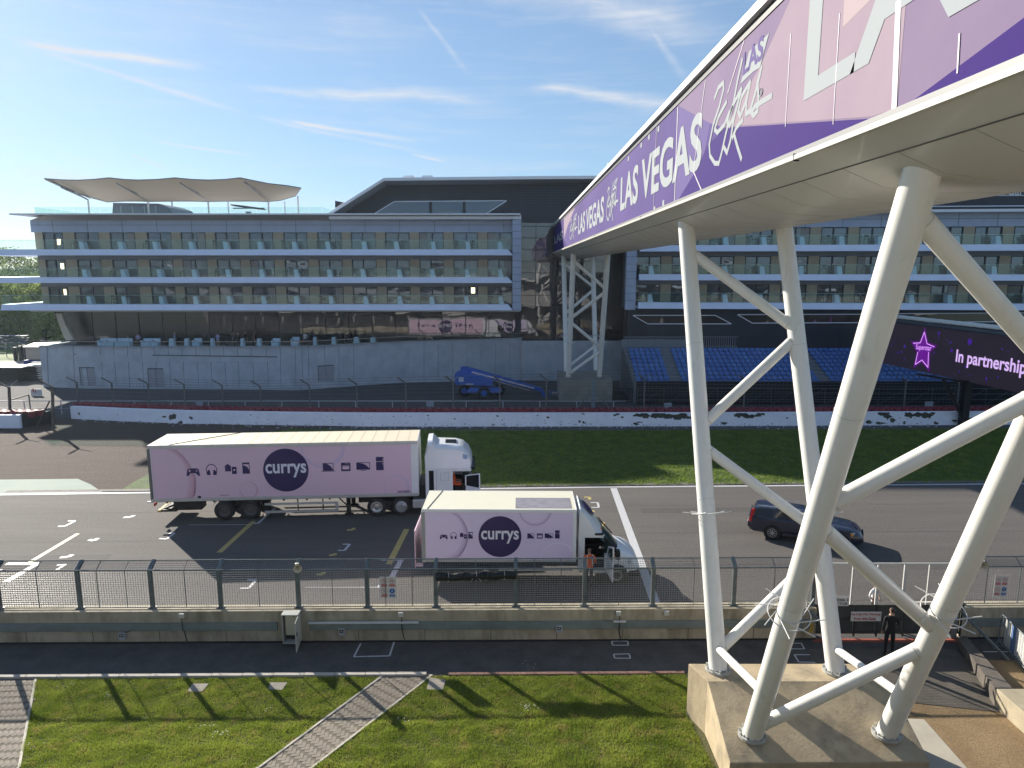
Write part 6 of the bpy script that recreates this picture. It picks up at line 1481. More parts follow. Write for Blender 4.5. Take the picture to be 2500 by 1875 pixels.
lp('rear_bumper', MB().box(.15, .28, .2, W - .2, .44, .54), M('bumper_yellow', (.5, .36, .1), .5)); lp('buffer', MB().box(-.25, .1, .05, .2, ZB - .05, ZB + .0), sign_w)
lp('tail_lamp', MB().box(.02, .05, .15, .45, .75, .9), redl)
# tractor unit
TX = LT + .36                                                # back of the cab
cabm = vwhite
lp('tractor_chassis', MB().box(LT - 3.0, LT + 2.2, .6, .75, .55, .8).box(LT - 3.0, LT + 2.2, W - .75, W - .6, .55, .8).box(LT - 2.0, LT + .15, .15, W - .15, .45, .75), chassis)
for x, hb in ((LT - 2.05, 0), (LT - .85, 1)):
    for s, y in ((-1, .17), (1, W - .17)): wheel(lorry, x, y, .47, .28, s, rim_s, hb)
for s, y in ((-1, .17), (1, W - .17)): wheel(lorry, LT + 1.95, y, .47, .28, s, rim_s, 1)
lp('mudguards', MB().box(LT - 2.6, LT - 1.5, .05, .4, .98, 1.0).box(LT - 1.4, LT - .35, .05, .4, .98, 1.0), chassis)
cab_from = set(lorry.children)
x0, x1 = TX, TX + 1.98
def cabsec(pts, y0, y1): return MB().prism([(x, y0, z) for x, z in pts], (0, y1 - y0, 0))
lower = [(x0, .55), (x0, 2.35), (x1 - .13, 2.35), (x1, 1.5), (x1 + .02, .45), (x0 + .3, .45)]
# cab shell with the near-side door opening left clear
dx0, dx1 = x0 + 1.12, x0 + 1.68
lp('cab_side', MB().box(x0, dx0, .04, .08, .6, 2.35).box(dx1, x1 - .1, .04, .08, .6, 2.0).box(dx0, x1 - .1, .04, .08, 2.22, 2.35).box(dx0, dx1, .04, .08, .5, .9), cabm)
lp('cab_body', MB().box(x0, x0 + .05, .08, W - .08, .6, 2.35).box(x0, x1 - .1, W - .08, W - .04, .6, 2.35).box(x0 + .05, x1 - .15, .08, W - .08, .5, .85).prism([(x1 - .12, .04, 1.5), (x1 - .0, .04, 1.45), (x1 + .02, .04, .42), (x1 - .2, .04, .42)], (0, W - .08, 0)), cabm, bevel=.03)
lp('cab_interior', MB().box(x0 + .06, x0 + 1.0, .1, W - .1, .86, 2.3).box(dx0 + .0, x1 - .3, .9, W - .15, .86, 1.4).box(x1 - .45, x1 - .2, .15, W - .15, 1.2, 1.5), chassis)
lp('windscreen', MB().quad((x1 - .0, .12, 1.48), (x1 - .0, W - .12, 1.48), (x1 - .12, W - .15, 2.2), (x1 - .12, .15, 2.2)), darkglass)
lp('grille', MB().box(x1 + .021, x1 + .04, .35, W - .35, .55, 1.35), chassis)
hs = [(x0, 2.36), (x0 - .02, 3.05), (x0 + .12, 3.38), (x0 + .10, 3.70), (x0 + .30, 3.72), (x0 + .46, 3.50), (x1 - .72, 3.44), (x1 - .42, 3.34), (x1 - .18, 3.08), (x1 - .04, 2.72), (x1 - .08, 2.36)]
nS = 9; rows = []
for j in range(nS):
    u = j / (nS - 1); yy = .03 + (W - .06) * u; tp = 1 - .10 * (abs(2 * u - 1) ** 6); row = []
    for (x, z) in hs:
        k = abs(2 * u - 1) ** 8; zz = 2.36 + (z - 2.36) * (1 - .14 * k); xx = x0 + .6 + (x - x0 - .6) * (1 - .05 * k if x > x0 + .6 else 1); inset = (z - 2.36) * .10 * (1 if u < .5 else -1) * (abs(2 * u - 1) ** 2)
        row.append((xx, yy + inset, zz))
    rows.append(row)
mb = MB().grid(rows); mb.quad(*rows[0][::-1]); mb.quad(*rows[-1]); lp('high_roof', mb, cabm, smooth=42)
lp('roof_hatch', MB().hexa([(x0 + .82, .8, 3.455), (x0 + 1.28, .8, 3.435), (x0 + 1.28, 1.5, 3.435), (x0 + .82, 1.5, 3.455), (x0 + .82, .8, 3.49), (x0 + 1.28, .8, 3.47), (x0 + 1.28, 1.5, 3.47), (x0 + .82, 1.5, 3.49)]), darkglass)
lp('sun_visor', MB().beam((x1 - .0, .15, 2.32), (x1 - .0, W - .15, 2.32), .16, .16), darkglass, bevel=.04)
lp('roof_badge', MB().hexa([(x1 - .44, .08, 2.85), (x1 - .22, .08, 2.75), (x1 - .22, .1, 2.76), (x1 - .44, .1, 2.86), (x1 - .44, .1, 3.08), (x1 - .24, .1, 3.0), (x1 - .24, .12, 3.01), (x1 - .44, .12, 3.09)]), M('badge_blue', (.25, .35, .5), .4))
lp('side_window', MB().box(x0 + .14, x0 + .34, .025, .038, 1.2, 2.28), darkglass, bevel=.012)
mb = MB()
for a, b in (((x0 + .45, .03, 1.0), (x0 + .45, .03, 2.3)), ((x0 + .62, .03, 1.75), (x0 + .62, .03, 2.15)), ((x0 + .95, .03, 1.75), (x0 + .95, .03, 2.15)), ((x0 + .62, .03, 1.75), (x0 + .95, .03, 1.75)), ((x0 + .62, .03, 2.15), (x0 + .95, .03, 2.15))): mb.beam(a, b, .012, .008)
lp('panel_line', mb, M('line_grey', (.35, .36, .38), .5))
dv = Vector((.72, -.50, 0)); hx_, hy_ = dx1 + .03, .03
def dpt(u, z, t=0.0): return Vector((hx_ - .06 + dv.x * u * .78, hy_ - .02 + dv.y * u, z)) + Vector((.5, .72, 0)).normalized() * t
dor = lp('cab_door', MB().hexa([dpt(0, .9), dpt(1, .9), dpt(1, .9, .05), dpt(0, .9, .05), dpt(0, 1.5), dpt(1, 1.5), dpt(1, 1.5, .05), dpt(0, 1.5, .05)]), cabm)
mb = MB()
for a, b in ((dpt(0, 1.5), dpt(0, 2.0)), (dpt(0, 2.0), dpt(1, 2.22)), (dpt(1, 2.22), dpt(1, 1.5))): mb.beam(a, b, .05, .05)
mb.build('door_frame', cabm, dor, local=True); MB().quad(dpt(0, 1.5, .02), dpt(1, 1.5, .02), dpt(1, 2.2, .02), dpt(0, 1.98, .02)).build('door_window', darkglass, dor, local=True)
mb = MB(); n_ = -Vector((.5, .72, 0)).normalized(); c_ = dpt(.5, 1.2, -.003); ax = (dpt(1, 1.2) - dpt(0, 1.2)).normalized()
mb.quad(*[c_ + ax * math.cos(t_) * .09 + Vector((0, 0, math.sin(t_) * .09)) for t_ in [i * math.pi / 8 for i in range(16)]]); mb.build('door_logo', navy, dor, local=True)
lp('mirror', MB().box(x1 + .0, x1 + .1, -.2, -.02, 1.55, 2.12).box(x1 + .0, x1 + .12, -.1, W * .0 + .05, 2.1, 2.16), chassis, bevel=.03)
lp('step', MB().box(dx0, dx1, -.0, .06, .35, .5), chassis); lp('air_lines', MB().path([Vector((LT + .05, 1, 1.3)), Vector((LT + .15, 1, .9)), Vector((TX, 1, 1.4))], .03, 5).path([Vector((LT + .05, 1.3, 1.5)), Vector((LT + .12, 1.3, 1.0)), Vector((TX, 1.3, 1.5))], .03, 5).box(LT + .03, TX, .25, W - .25, .75, 1.5), chassis)
def _stretch(o):
    if o.type == 'MESH':
        for v in o.data.vertices: v.co.x = TX + (v.co.x - TX) * 1.19
    for c in o.children: _stretch(c)
for o in list(lorry.children):
    if o not in cab_from: _stretch(o)
lp('fuel_tank', MB().box(LT - .3, LT + .9, .08, .55, .35, .8), alu, bevel=.05)

# --- box van
vo = Vector((-3.42, 25.30, 0)); vyaw = R(-.6)
van = thing('box_van', 'white and lilac box van with its door open beside a person in an orange vest', 'van', vo, vyaw)
lil = M('panel_lilac', (.68, .58, .80), .45, col2=(.73, .63, .85), vscale=.3); lild = M('bubble_edge_lilac', (.40, .30, .50), .45); lill = M('bubble_pale_lilac', (.47, .40, .60), .45)
VL, VW, VB, VT = 5.85, 2.25, .92, 3.02
def vp(name, mb, m, par=None, **k): return mb.build(name, m, par or van, local=True, **k)
vp('box_body', MB().box(.03, VL, .02, VW - .02, VB + .08, VT - .1), vwhite)
vp('roof', MB().box(.0, VL + .02, .0, VW, VT - .03, VT), M('van_roof', (.62, .60, .49), .5, var=.02, vscale=2))
vp('roof_cable', MB().tube((.2, .03, VT + .01), (.55, VW - .03, VT + .01), .014, 5), chassis)
vp('roof_skylight', MB().box(3.55, VL - .15, .15, 1.35, VT + .001, VT + .012), M('skylight', (.20, .19, .22), .25, col2=(.32, .31, .34), vscale=3, stretch=(1, 4, 1)))
vp('top_rail', MB().box(-.02, VL + .03, -.014, .03, VT - .12, VT + .004).box(-.02, VL + .03, VW - .03, VW + .014, VT - .12, VT + .004).box(VL - .0, VL + .035, .03, VW - .03, VT - .12, VT + .004), vwhite, bevel=.012)
vp('bottom_rail', MB().box(0, VL, -.01, .03, VB, VB + .08).box(0, VL, VW - .03, VW + .01, VB, VB + .08), alu)
vp('rear_frame', MB().box(-.04, .1, -.004, .08, VB - .05, VT - .12).box(-.04, .1, VW - .08, VW, VB - .05, VT - .12).box(-.03, .02, .08, VW - .08, VB, VT - .12), M('van_rear_grey', (.3, .31, .31), .5))
vp('tail_lift', MB().box(-.34, -.3, .15, VW - .15, .6, 2.1).box(-.3, -.04, .2, .3, .62, .75).box(-.3, -.04, VW - .3, VW - .2, .62, .75), pinkb); vp('tail_lamp', MB().box(-.06, -.04, .0, .08, 1.75, 1.85).box(-.06, -.04, .1, .3, .8, .9), redl)
vp('front_frame', MB().box(VL - .1, VL + .02, -.006, .06, VB, VT - .12), vwhite)
g0, g1, h0, h1 = .12, VL - .12, VB + .09, VT - .13
for s in (-1, 1):
    y_ = .02 if s < 0 else VW - .02
    e, fx, xd = livery(van, g0, g1, h0, h1, y_ + s * .001, s, lil, [(.6, 1.95, 1.15, 0), (4.3, h1 + .1, .62, 0), (5.2, 1.0, .7, 1)], lild, .82, (1.44, .035, -.02), lill)
    pictos(van, e, fx, s, [.81, 1.19, 1.56, 1.84, 4.13, 4.48, 4.83, 5.15], 1.86, .26, lil)
vp('chassis_frame', MB().box(0.2, VL + 1.6, .5, .62, .55, .75).box(.2, VL + 1.6, VW - .62, VW - .5, .55, .75).box(.1, VL, .1, VW - .1, .8, .93), chassis)
vp('side_guard', MB().box(2.9, VL - .1, .02, .05, .55, .66), alu)
for s, y in ((-1, .2), (1, VW - .2)): wheel(van, 2.4, y, .35, .3, s, rim_s, 1); wheel(van, VL + 1.62, y - s * -.02, .34, .22, s, rim_s)
cx0 = VL + .12
vp('cab_rear_pillar', MB().box(cx0, cx0 + .24, .12, .17, .5, 1.95).box(cx0, cx0 + .05, .17, VW - .17, .5, 1.95).box(cx0, cx0 + 1.0, VW - .17, VW - .12, .5, 1.95), vwhite)
dr_ = [(cx0, 1.95), (cx0 + .03, VT - .08), (cx0 + .07, VT - .04), (cx0 + .45, 2.62), (cx0 + .80, 2.15), (cx0 + .98, 1.95)]
rows = []
for j in range(7):
    u = j / 6; k = abs(2 * u - 1) ** 4; row = []
    for i, (x, z) in enumerate(dr_): row.append((cx0 + (x - cx0) * (1 - .22 * k), .10 + (VW - .2) * u + (z - 1.95) * .06 * (1 if u < .5 else -1) * k, 1.95 + (z - 1.95) * (1 - .06 * k)))
    rows.append(row)
mb = MB().grid(rows); mb.quad(*rows[0][::-1]); mb.quad(*rows[-1]); vp('roof_deflector', mb, vwhite, smooth=50)
mb = MB(); c_ = Vector((cx0 + .42, VW / 2, 2.70)); ax_ = Vector((0, 1, 0)); sl_ = Vector((.62, 0, -.7)).normalized(); nn_ = Vector((.7, 0, .62)) * .03
mb.quad(*[c_ + nn_ + ax_ * math.cos(t_) * .42 + sl_ * math.sin(t_) * .36 for t_ in [i * math.pi / 12 for i in range(24)]]); vp('deflector_logo', mb, navy)
vp('deflector_vent', MB().box(cx0 + .62, cx0 + .92, .08, .115, 1.97, 2.05), chassis)
# cab shell
ws = [(cx0 + .98, 1.93), (cx0 + 1.55, 1.28)]
rows = []
for j in range(11):
    u = j / 10; k = abs(2 * u - 1) ** 2.4
    rows.append([(ws[0][0] - .30 * k + (ws[1][0] + .06 - ws[0][0]) * v, .17 + (VW - .34) * u - (.04 if u < .5 else -.04) * v, ws[0][1] + (ws[1][1] - ws[0][1]) * v + .05 * math.sin(v * math.pi)) for v in (0, .25, .5, .75, 1)])
vp('windscreen', MB().grid(rows), M('screen_glass', (.012, .026, .022), .06, spec=.5), smooth=60)
vp('quarter_glass', MB().prism([(cx0 + .98, .125, 1.90), (cx0 + 1.52, .125, 1.28), (cx0 + 1.02, .125, 1.22)], (0, .03, 0)), M('screen_glass', (0, 0, 0)))
vp('front_pillar', MB().box(cx0 + 1.0, cx0 + 1.12, .12, .17, .42, 1.23), vwhite)
vp('screen_frame', MB().beam((cx0 + .96, .13, 1.93), (cx0 + 1.54, .12, 1.27), .05, .05).beam((cx0 + .96, VW - .13, 1.93), (cx0 + 1.54, VW - .12, 1.27), .05, .05), chassis)
rows = []; yc = VW / 2
for x, z, w in ((1.10, 1.27, 1.0), (1.30, 1.275, 1.0), (1.55, 1.25, 1.0), (1.80, 1.19, .985), (2.05, 1.09, .95), (2.22, .97, .89), (2.34, .82, .80), (2.41, .62, .72), (2.42, .40, .70)):
    hw = (VW / 2 - .12) * w; zs_ = .42 if z > .45 else .38
    rows.append([(cx0 + x, yc - hw * .97, zs_), (cx0 + x, yc - hw, zs_ + (z - zs_) * .4), (cx0 + x, yc - hw * .985, zs_ + (z - zs_) * .75), (cx0 + x, yc - hw * .90, z - .03), (cx0 + x, yc - hw * .7, z + .0), (cx0 + x, yc - hw * .35, z + .03), (cx0 + x, yc + hw * .35, z + .03), (cx0 + x, yc + hw * .7, z), (cx0 + x, yc + hw * .90, z - .03), (cx0 + x, yc + hw * .985, zs_ + (z - zs_) * .75), (cx0 + x, yc + hw, zs_ + (z - zs_) * .4), (cx0 + x, yc + hw * .97, zs_)])
mb = MB().grid(rows); vp('bonnet', mb, vwhite, smooth=60)
mb = MB().lathe([(0, 0), (.41, 0)], (VL + 1.62, .113, .38), 'y', 28); mb.lathe([(0, 0), (.41, 0)], (VL + 1.62, VW - .113, .38), 'y', 28); vp('wheel_arch', mb, chassis)
vp('cab_roof', MB().box(cx0 + .05, cx0 + 1.0, .14, VW - .14, 1.93, 1.96), chassis)
vp('interior_shade_sheet', MB().box(cx0 + .055, cx0 + .07, .18, VW - .18, .6, 1.92).box(cx0 + .08, cx0 + 1.04, VW - .23, VW - .175, .6, 1.94).box(cx0 + .3, cx0 + 1.2, .9, VW - .3, 1.2, 1.3), chassis)  # black sheets added so the cab interior reads as shaded
vp('headlamp', MB().hexa([(cx0 + 1.98, .10, .78), (cx0 + 2.15, .22, .74), (cx0 + 2.15, .3, .74), (cx0 + 1.98, .3, .78), (cx0 + 1.94, .10, 1.0), (cx0 + 2.08, .22, .98), (cx0 + 2.08, .3, .98), (cx0 + 1.94, .3, 1.0)]), M('lamp_clear', (.5, .52, .55), .1), bevel=.02)
vp('bumper', MB().box(cx0 + 1.95, cx0 + 2.4, .14, VW - .14, .28, .5), chassis, bevel=.06)
vp('cab_floor', MB().box(cx0 + .05, cx0 + 1.45, .17, VW - .17, .45, .6).box(cx0 + .1, cx0 + .3, .9, VW - .2, .6, 1.7).box(cx0 + 1.2, cx0 + 1.5, .2, VW - .2, .6, 1.2), chassis)
vp('door_surround', MB().box(cx0 + .24, cx0 + 1.0, .12, .16, 1.86, 1.97).box(cx0 + .24, cx0 + 1.12, .12, .16, .42, .55), vwhite)
hp = Vector((cx0 + 1.13, .10, 0)); dv2 = Vector((.10, -.98, 0)).normalized()
dw = .95
dq = lambda u, z, t=0: hp + dv2 * dw * u + Vector((0, 0, z)) + Vector((-.98, -.1, 0)) * t
dor = vp('cab_door', MB().hexa([dq(0, .5), dq(1, .5), dq(1, .5, .05), dq(0, .5, .05), dq(0, 1.2), dq(1, 1.25), dq(1, 1.25, .05), dq(0, 1.2, .05)]), vwhite, bevel=.01)
mb = MB()
for a, b in ((dq(0, 1.2, .02), dq(.25, 1.6, .02)), (dq(.25, 1.6, .02), dq(1, 1.85, .02)), (dq(1, 1.85, .02), dq(1, 1.2, .02))): mb.beam(a, b, .05, .06)
mb.build('door_frame', vwhite, dor, local=True); MB().quad(dq(0, 1.2, .02), dq(1, 1.25, .02), dq(1, 1.83, .02), dq(.25, 1.6, .02)).build('door_window', M('door_glass', (.03, .06, .055), .08, spec=.7), dor, local=True)
mr = vp('mirror', MB().box(cx0 + 1.36, cx0 + 1.52, -.50, -.24, 1.22, 1.58).beam((cx0 + 1.42, -.28, 1.3), (cx0 + 1.3, .12, 1.3), .06, .1), chassis, bevel=.03); MB().box(cx0 + 1.22, cx0 + 1.33, -.44, -.40, 1.30, 1.38).box(cx0 + 1.22, cx0 + 1.33, -.44, -.40, 1.42, 1.5).build('indicator', amber, mr, local=True)
vp('far_mirror', MB().box(cx0 + 1.2, cx0 + 1.3, VW + .05, VW + .2, 1.45, 1.62), M('mirror_yellow', (.6, .45, .15), .5), bevel=.03)
vp('roof_beacon', MB().box(cx0 + .85, cx0 + .95, .6, .8, 1.97, 2.02), amber)

# --- dark estate car
co_ = Vector((13.05, 29.45, 0)); cr = atz(1780 + 575 / 5.53, 1180 + 765 / 5.53); cf_ = atz(1780 + 1500 / 5.53, 1180 + 900 / 5.53)
car_yaw = math.atan2(cf_.y - cr.y, cf_.x - cr.x); WB = (Vector((cf_.x, cf_.y, 0)) - Vector((cr.x, cr.y, 0))).length
car = thing('estate_car', 'dark navy estate car parked at an angle on the track behind the bridge pier', 'car', (cr.x, cr.y, 0), car_yaw)
cpaint = M('car_navy', (.012, .017, .04), .22, coat=.8); cglass = M('car_glass', (.006, .007, .01), .05, spec=.8); cgrey = M('car_cladding', (.035, .036, .04), .6)
CW = 1.78
sk = [(-1.02, .42), (-1.05, .62), (-.98, .95), (-.98, .98), (WB + .30, .93), (WB + .62, .84), (WB + .82, .68), (WB + .86, .50), (WB + .82, .30), (-.9, .30)]
def carrows(prof_top, prof_bot, n=10):
    pass
# lower body: loops across the width, tapered in plan
st = [(-1.03, .50, .70, .80), (-1.0, .34, .94, .86), (-.8, .28, 1.0, .95), (-.3, .28, 1.0, 1.0), (.8, .27, .99, 1.0), (WB - .75, .27, .965, 1.0), (WB - .35, .28, .94, .99), (WB + .3, .28, .875, .96), (WB + .62, .27, .79, .88), (WB + .80, .3, .66, .74), (WB + .86, .42, .58, .66)]
rows = []
for x, zb, zt3, w in st:
    hw = CW / 2 * w; yc = CW / 2; zm = (zb + zt3) / 2
    rows.append([(x, yc - hw * .92, zb), (x, yc - hw, zb + .12), (x, yc - hw, zm), (x, yc - hw * .97, zt3 - .07), (x, yc - hw * .86, zt3), (x, yc - hw * .4, zt3 + .025), (x, yc + hw * .4, zt3 + .025), (x, yc + hw * .86, zt3), (x, yc + hw * .97, zt3 - .07), (x, yc + hw, zm), (x, yc + hw, zb + .12), (x, yc + hw * .92, zb), (x, yc - hw * .92, zb)])
mb = MB().grid(rows); mb.quad(*rows[0][:-1][::-1]); mb.quad(*rows[-1][:-1]); body = mb.build('body', cpaint, car, local=True, smooth=40)
gh = [(-.98, .98, .80), (-.80, 1.34, .66), (-.60, 1.40, .63), (.3, 1.42, .66), (1.15, 1.40, .66), (1.45, 1.33, .68), (WB - .62, .96, .84)]
rows = []
for x, z, w in gh:
    hw = CW / 2 * w; yc = CW / 2; hb = CW / 2 * .88; zb = .96
    xb = x if z > 1.0 else x
    rows.append([(x - (.06 if x < 0 else -.0), yc - hb, zb), (x, yc - hw, z - .05 if z > 1 else z), (x, yc - hw * .7, z), (x, yc + hw * .7, z), (x, yc + hw, z - .05 if z > 1 else z), (x - (.06 if x < 0 else -.0), yc + hb, zb)])
mb = MB().grid(rows); mb.quad(*rows[0][::-1]); mb.build('cabin', cpaint, car, local=True, smooth=35)
hw = CW / 2
def sw(x, z, s):                                             # a point on the side glass plane, slightly proud
    u = (z - .96) / .40; w = .88 + (.655 - .88) * u; return (x, CW / 2 + s * (CW / 2 * w + .012), z)
for s in (-1, 1):
    for pts in ([(-.86, 1.02), (-.70, 1.30), (-.02, 1.32), (-.02, 1.0)], [(.06, 1.0), (.06, 1.32), (.72, 1.32), (.78, 1.0)], [(.86, .99), (.80, 1.32), (1.28, 1.30), (1.72, .98)]):
        MB().quad(*[sw(a, b, s) for a, b in pts]).build('side_window', cglass, car, local=True)
    MB().tube((-.7, CW / 2 + s * .56, 1.43), (1.1, CW / 2 + s * .56, 1.45), .02, 6).build('roof_rail', alu, car, local=True)
MB().quad((1.47, CW / 2 - .57, 1.325), (1.47, CW / 2 + .57, 1.325), (WB - .64, CW / 2 + .72, .985), (WB - .64, CW / 2 - .72, .985)).build('windscreen', cglass, car, local=True)
MB().quad((-.99, CW / 2 - .6, 1.0), (-.99, CW / 2 + .6, 1.0), (-.83, CW / 2 + .5, 1.31), (-.83, CW / 2 - .5, 1.31)).build('rear_window', cglass, car, local=True)
for s in (-1, 1):
    yy = CW / 2 + s * .70
    MB().hexa([(-1.04, yy - .06, .72), (-.92, yy - .08, .72), (-.92, yy + .1 * s, .72), (-1.0, yy + .09 * s, .72), (-.93, yy - .1, 1.3), (-.80, yy - .1, 1.3), (-.80, yy - .02, 1.3), (-.90, yy - .02, 1.3)]).build('tail_lamp', redl, car, local=True) if s < 0 else None
    hl = MB().hexa([(WB + .48, CW / 2 + s * .5, .66), (WB + .72, CW / 2 + s * .5, .62), (WB + .48, CW / 2 + s * .80, .66), (WB + .40, CW / 2 + s * .80, .66), (WB + .44, CW / 2 + s * .5, .80), (WB + .68, CW / 2 + s * .5, .75), (WB + .50, CW / 2 + s * .79, .80), (WB + .38, CW / 2 + s * .80, .80)]).build('headlamp', M('lamp_clear', (0, 0, 0)), car, local=True)
    MB().box(WB + .33, WB + .46, CW / 2 + s * .79 - .03, CW / 2 + s * .79 + .03, .66, .78).build('indicator', amber, hl, local=True)
MB().box(-1.08, -.85, .08, CW - .08, .45, .66).build('rear_bumper', cgrey, car, local=True, bevel=.05); MB().box(-1.09, -1.06, .1, .4, .62, .7).build('bumper_highlight', alu, car, local=True)
MB().box(WB + .60, WB + .90, .35, CW - .35, .28, .5).build('front_bumper', cgrey, car, local=True, bevel=.06); MB().box(WB + .85, WB + .89, .62, CW - .62, .5, .68).build('grille', chassis, car, local=True)
mb = MB(); mb.box(.42, WB - .42, .0, .05, .28, .40); mb.box(.42, WB - .42, CW - .05, CW, .28, .40); mb.build('sill', cgrey, car, local=True)
mb = MB()
for x in (0, WB):
    for y in (-.004, CW - .03): mb.lathe([(.36, 0), (.40, .0), (.40, .034), (.36, .034)], (x, y, .34), 'y', 28)
mb2 = MB(); mb2.v = mb.v; mb2.f = [f for f in mb.f if sum(mb.v[i][2] for i in f) / len(f) > .42]; mb2.build('wheel_arch', cgrey, car, local=True)
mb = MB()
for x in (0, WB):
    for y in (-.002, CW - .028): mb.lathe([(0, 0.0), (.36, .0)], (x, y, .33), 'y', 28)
mb.build('arch_shadow_disc', M('arch_shade_black', (.006, .006, .006), .9), car, local=True)  # flat black discs stand in for the shade inside the arches
for x in (0, WB):
    for s, y in ((-1, .10), (1, CW - .10)): wheel(car, x, y, .33, .21, s, rim_s, spokes=9)
MB().box(.05, .055, -.0, .002, .5, 1.0).box(.82, .825, -.0, .002, .45, 1.0).build('door_gap', chassis, car, local=True)
MB().hexa([(1.62, -.14, .98), (1.74, -.14, .98), (1.74, .1, .98), (1.62, .1, .98), (1.62, -.14, 1.1), (1.74, -.14, 1.1), (1.74, .1, 1.1), (1.62, .1, 1.1)]).build('mirror', cpaint, car, local=True, bevel=.03)

# --- blue boom lift
z2c = lambda x, y: (1000 + x / 3.16, 780 + y / 3.16)
blue = M('lift_blue', (.02, .10, .42), .45, var=.12, vscale=3, coat=.2); bY = 65.5
bl = thing('boom_lift', 'blue telescopic boom lift parked in front of the concrete wall', 'boom lift', (aty(1150, 965, bY).x, bY, 0))
def bq(x, y, Y=bY): return aty(*z2c(x, y), Y)
for x, y, Yo in ((425, 560, bY), (575, 582, bY - 1.2), (690, 555, bY + .6)):
    c = bq(x, y, Yo); r = .58; w = MB().lathe([(r * .5, -.2), (r * .9, -.22), (r, -.15), (r, .15), (r * .9, .22), (r * .5, .2)], (c.x, Yo, max(r, c.z)), 'y', 20).build('wheel', tyre_m, bl, smooth=45)
    MB().lathe([(0, -.2), (r * .45, -.21), (r * .5, -.19)], (c.x, Yo, max(r, c.z)), 'y', 14).build('rim', blue, w)
a = bq(400, 545); b = bq(690, 520)
MB().hexa([(bq(440, 570).x, bY - 1.1, .55), (bq(700, 570).x, bY - 1.1, .55), (bq(700, 570).x, bY + .9, .55), (bq(440, 570).x, bY + .9, .55), (bq(470, 520).x, bY - 1.0, bq(470, 515).z), (bq(690, 520).x, bY - 1.0, bq(470, 520).z), (bq(690, 520).x, bY + .9, bq(470, 520).z), (bq(470, 520).x, bY + .9, bq(470, 520).z)]).build('chassis', blue, bl, bevel=.05)
MB().prism([bq(345, 425, bY - .9), bq(380, 412, bY - .9), bq(560, 440, bY - .9), bq(640, 470, bY - .9), bq(640, 515, bY - .9), bq(350, 505, bY - .9)], (0, 1.9, 0)).build('turntable', blue, bl, bevel=.05)
bm0 = MB().prism([bq(393, 368), bq(440, 366), bq(985, 520), bq(975, 545), bq(840, 515), bq(395, 415)], (0, .45, 0)).build('boom', blue, bl)
MB().beam(bq(480, 405, bY - .06), bq(960, 530, bY - .06), .05, .14).build('boom_rail', alu, bl); MB().beam(bq(540, 440, bY - .1), bq(925, 548, bY - .1), .05, .06).build('hose_track', M('track_tan', (.4, .36, .28), .6), bl)
MB().beam(bq(975, 528), bq(1020, 545), .4, .35).beam(bq(1015, 535), bq(1050, 620), .3, .3).build('jib', blue, bl)
mb = MB(); q0, q1 = bq(1080, 660), bq(1150, 560)
for xx in (q0.x, q1.x):
    for yy in (bY - .8, bY + .5): mb.tube((xx, yy, q0.z), (xx, yy, q1.z), .035, 6)
for zz in (q0.z, (q0.z + q1.z) / 2, q1.z):
    for yy in (bY - .8, bY + .5): mb.tube((q0.x, yy, zz), (q1.x, yy, zz), .03, 6)
    for xx in (q0.x, q1.x): mb.tube((xx, bY - .8, zz), (xx, bY + .5, zz), .03, 6)
mb.box(q0.x, q1.x, bY - .8, bY + .5, q0.z - .05, q0.z); mb.build('basket', blue, bl); MB().box(bq(1120, 545).x - .3, bq(1120, 545).x + .2, bY - .7, bY - .5, q1.z - .1, q1.z + .1).build('control_panel', M('panel_tan', (.45, .42, .35), .5), bl)
p = bq(400, 470, bY - .91); MB().box(p.x - .25, p.x + .2, bY - .93, bY - .91, p.z - .15, p.z + .3).build('decal', M('decal_white', (.5, .55, .65), .5), bl); p = bq(465, 500, bY - .92); MB().box(p.x - .35, p.x + .35, bY - .93, bY - .91, p.z - .06, p.z + .06).build('decal', M('decal_white', (0, 0, 0)), bl)

KF = 0.9
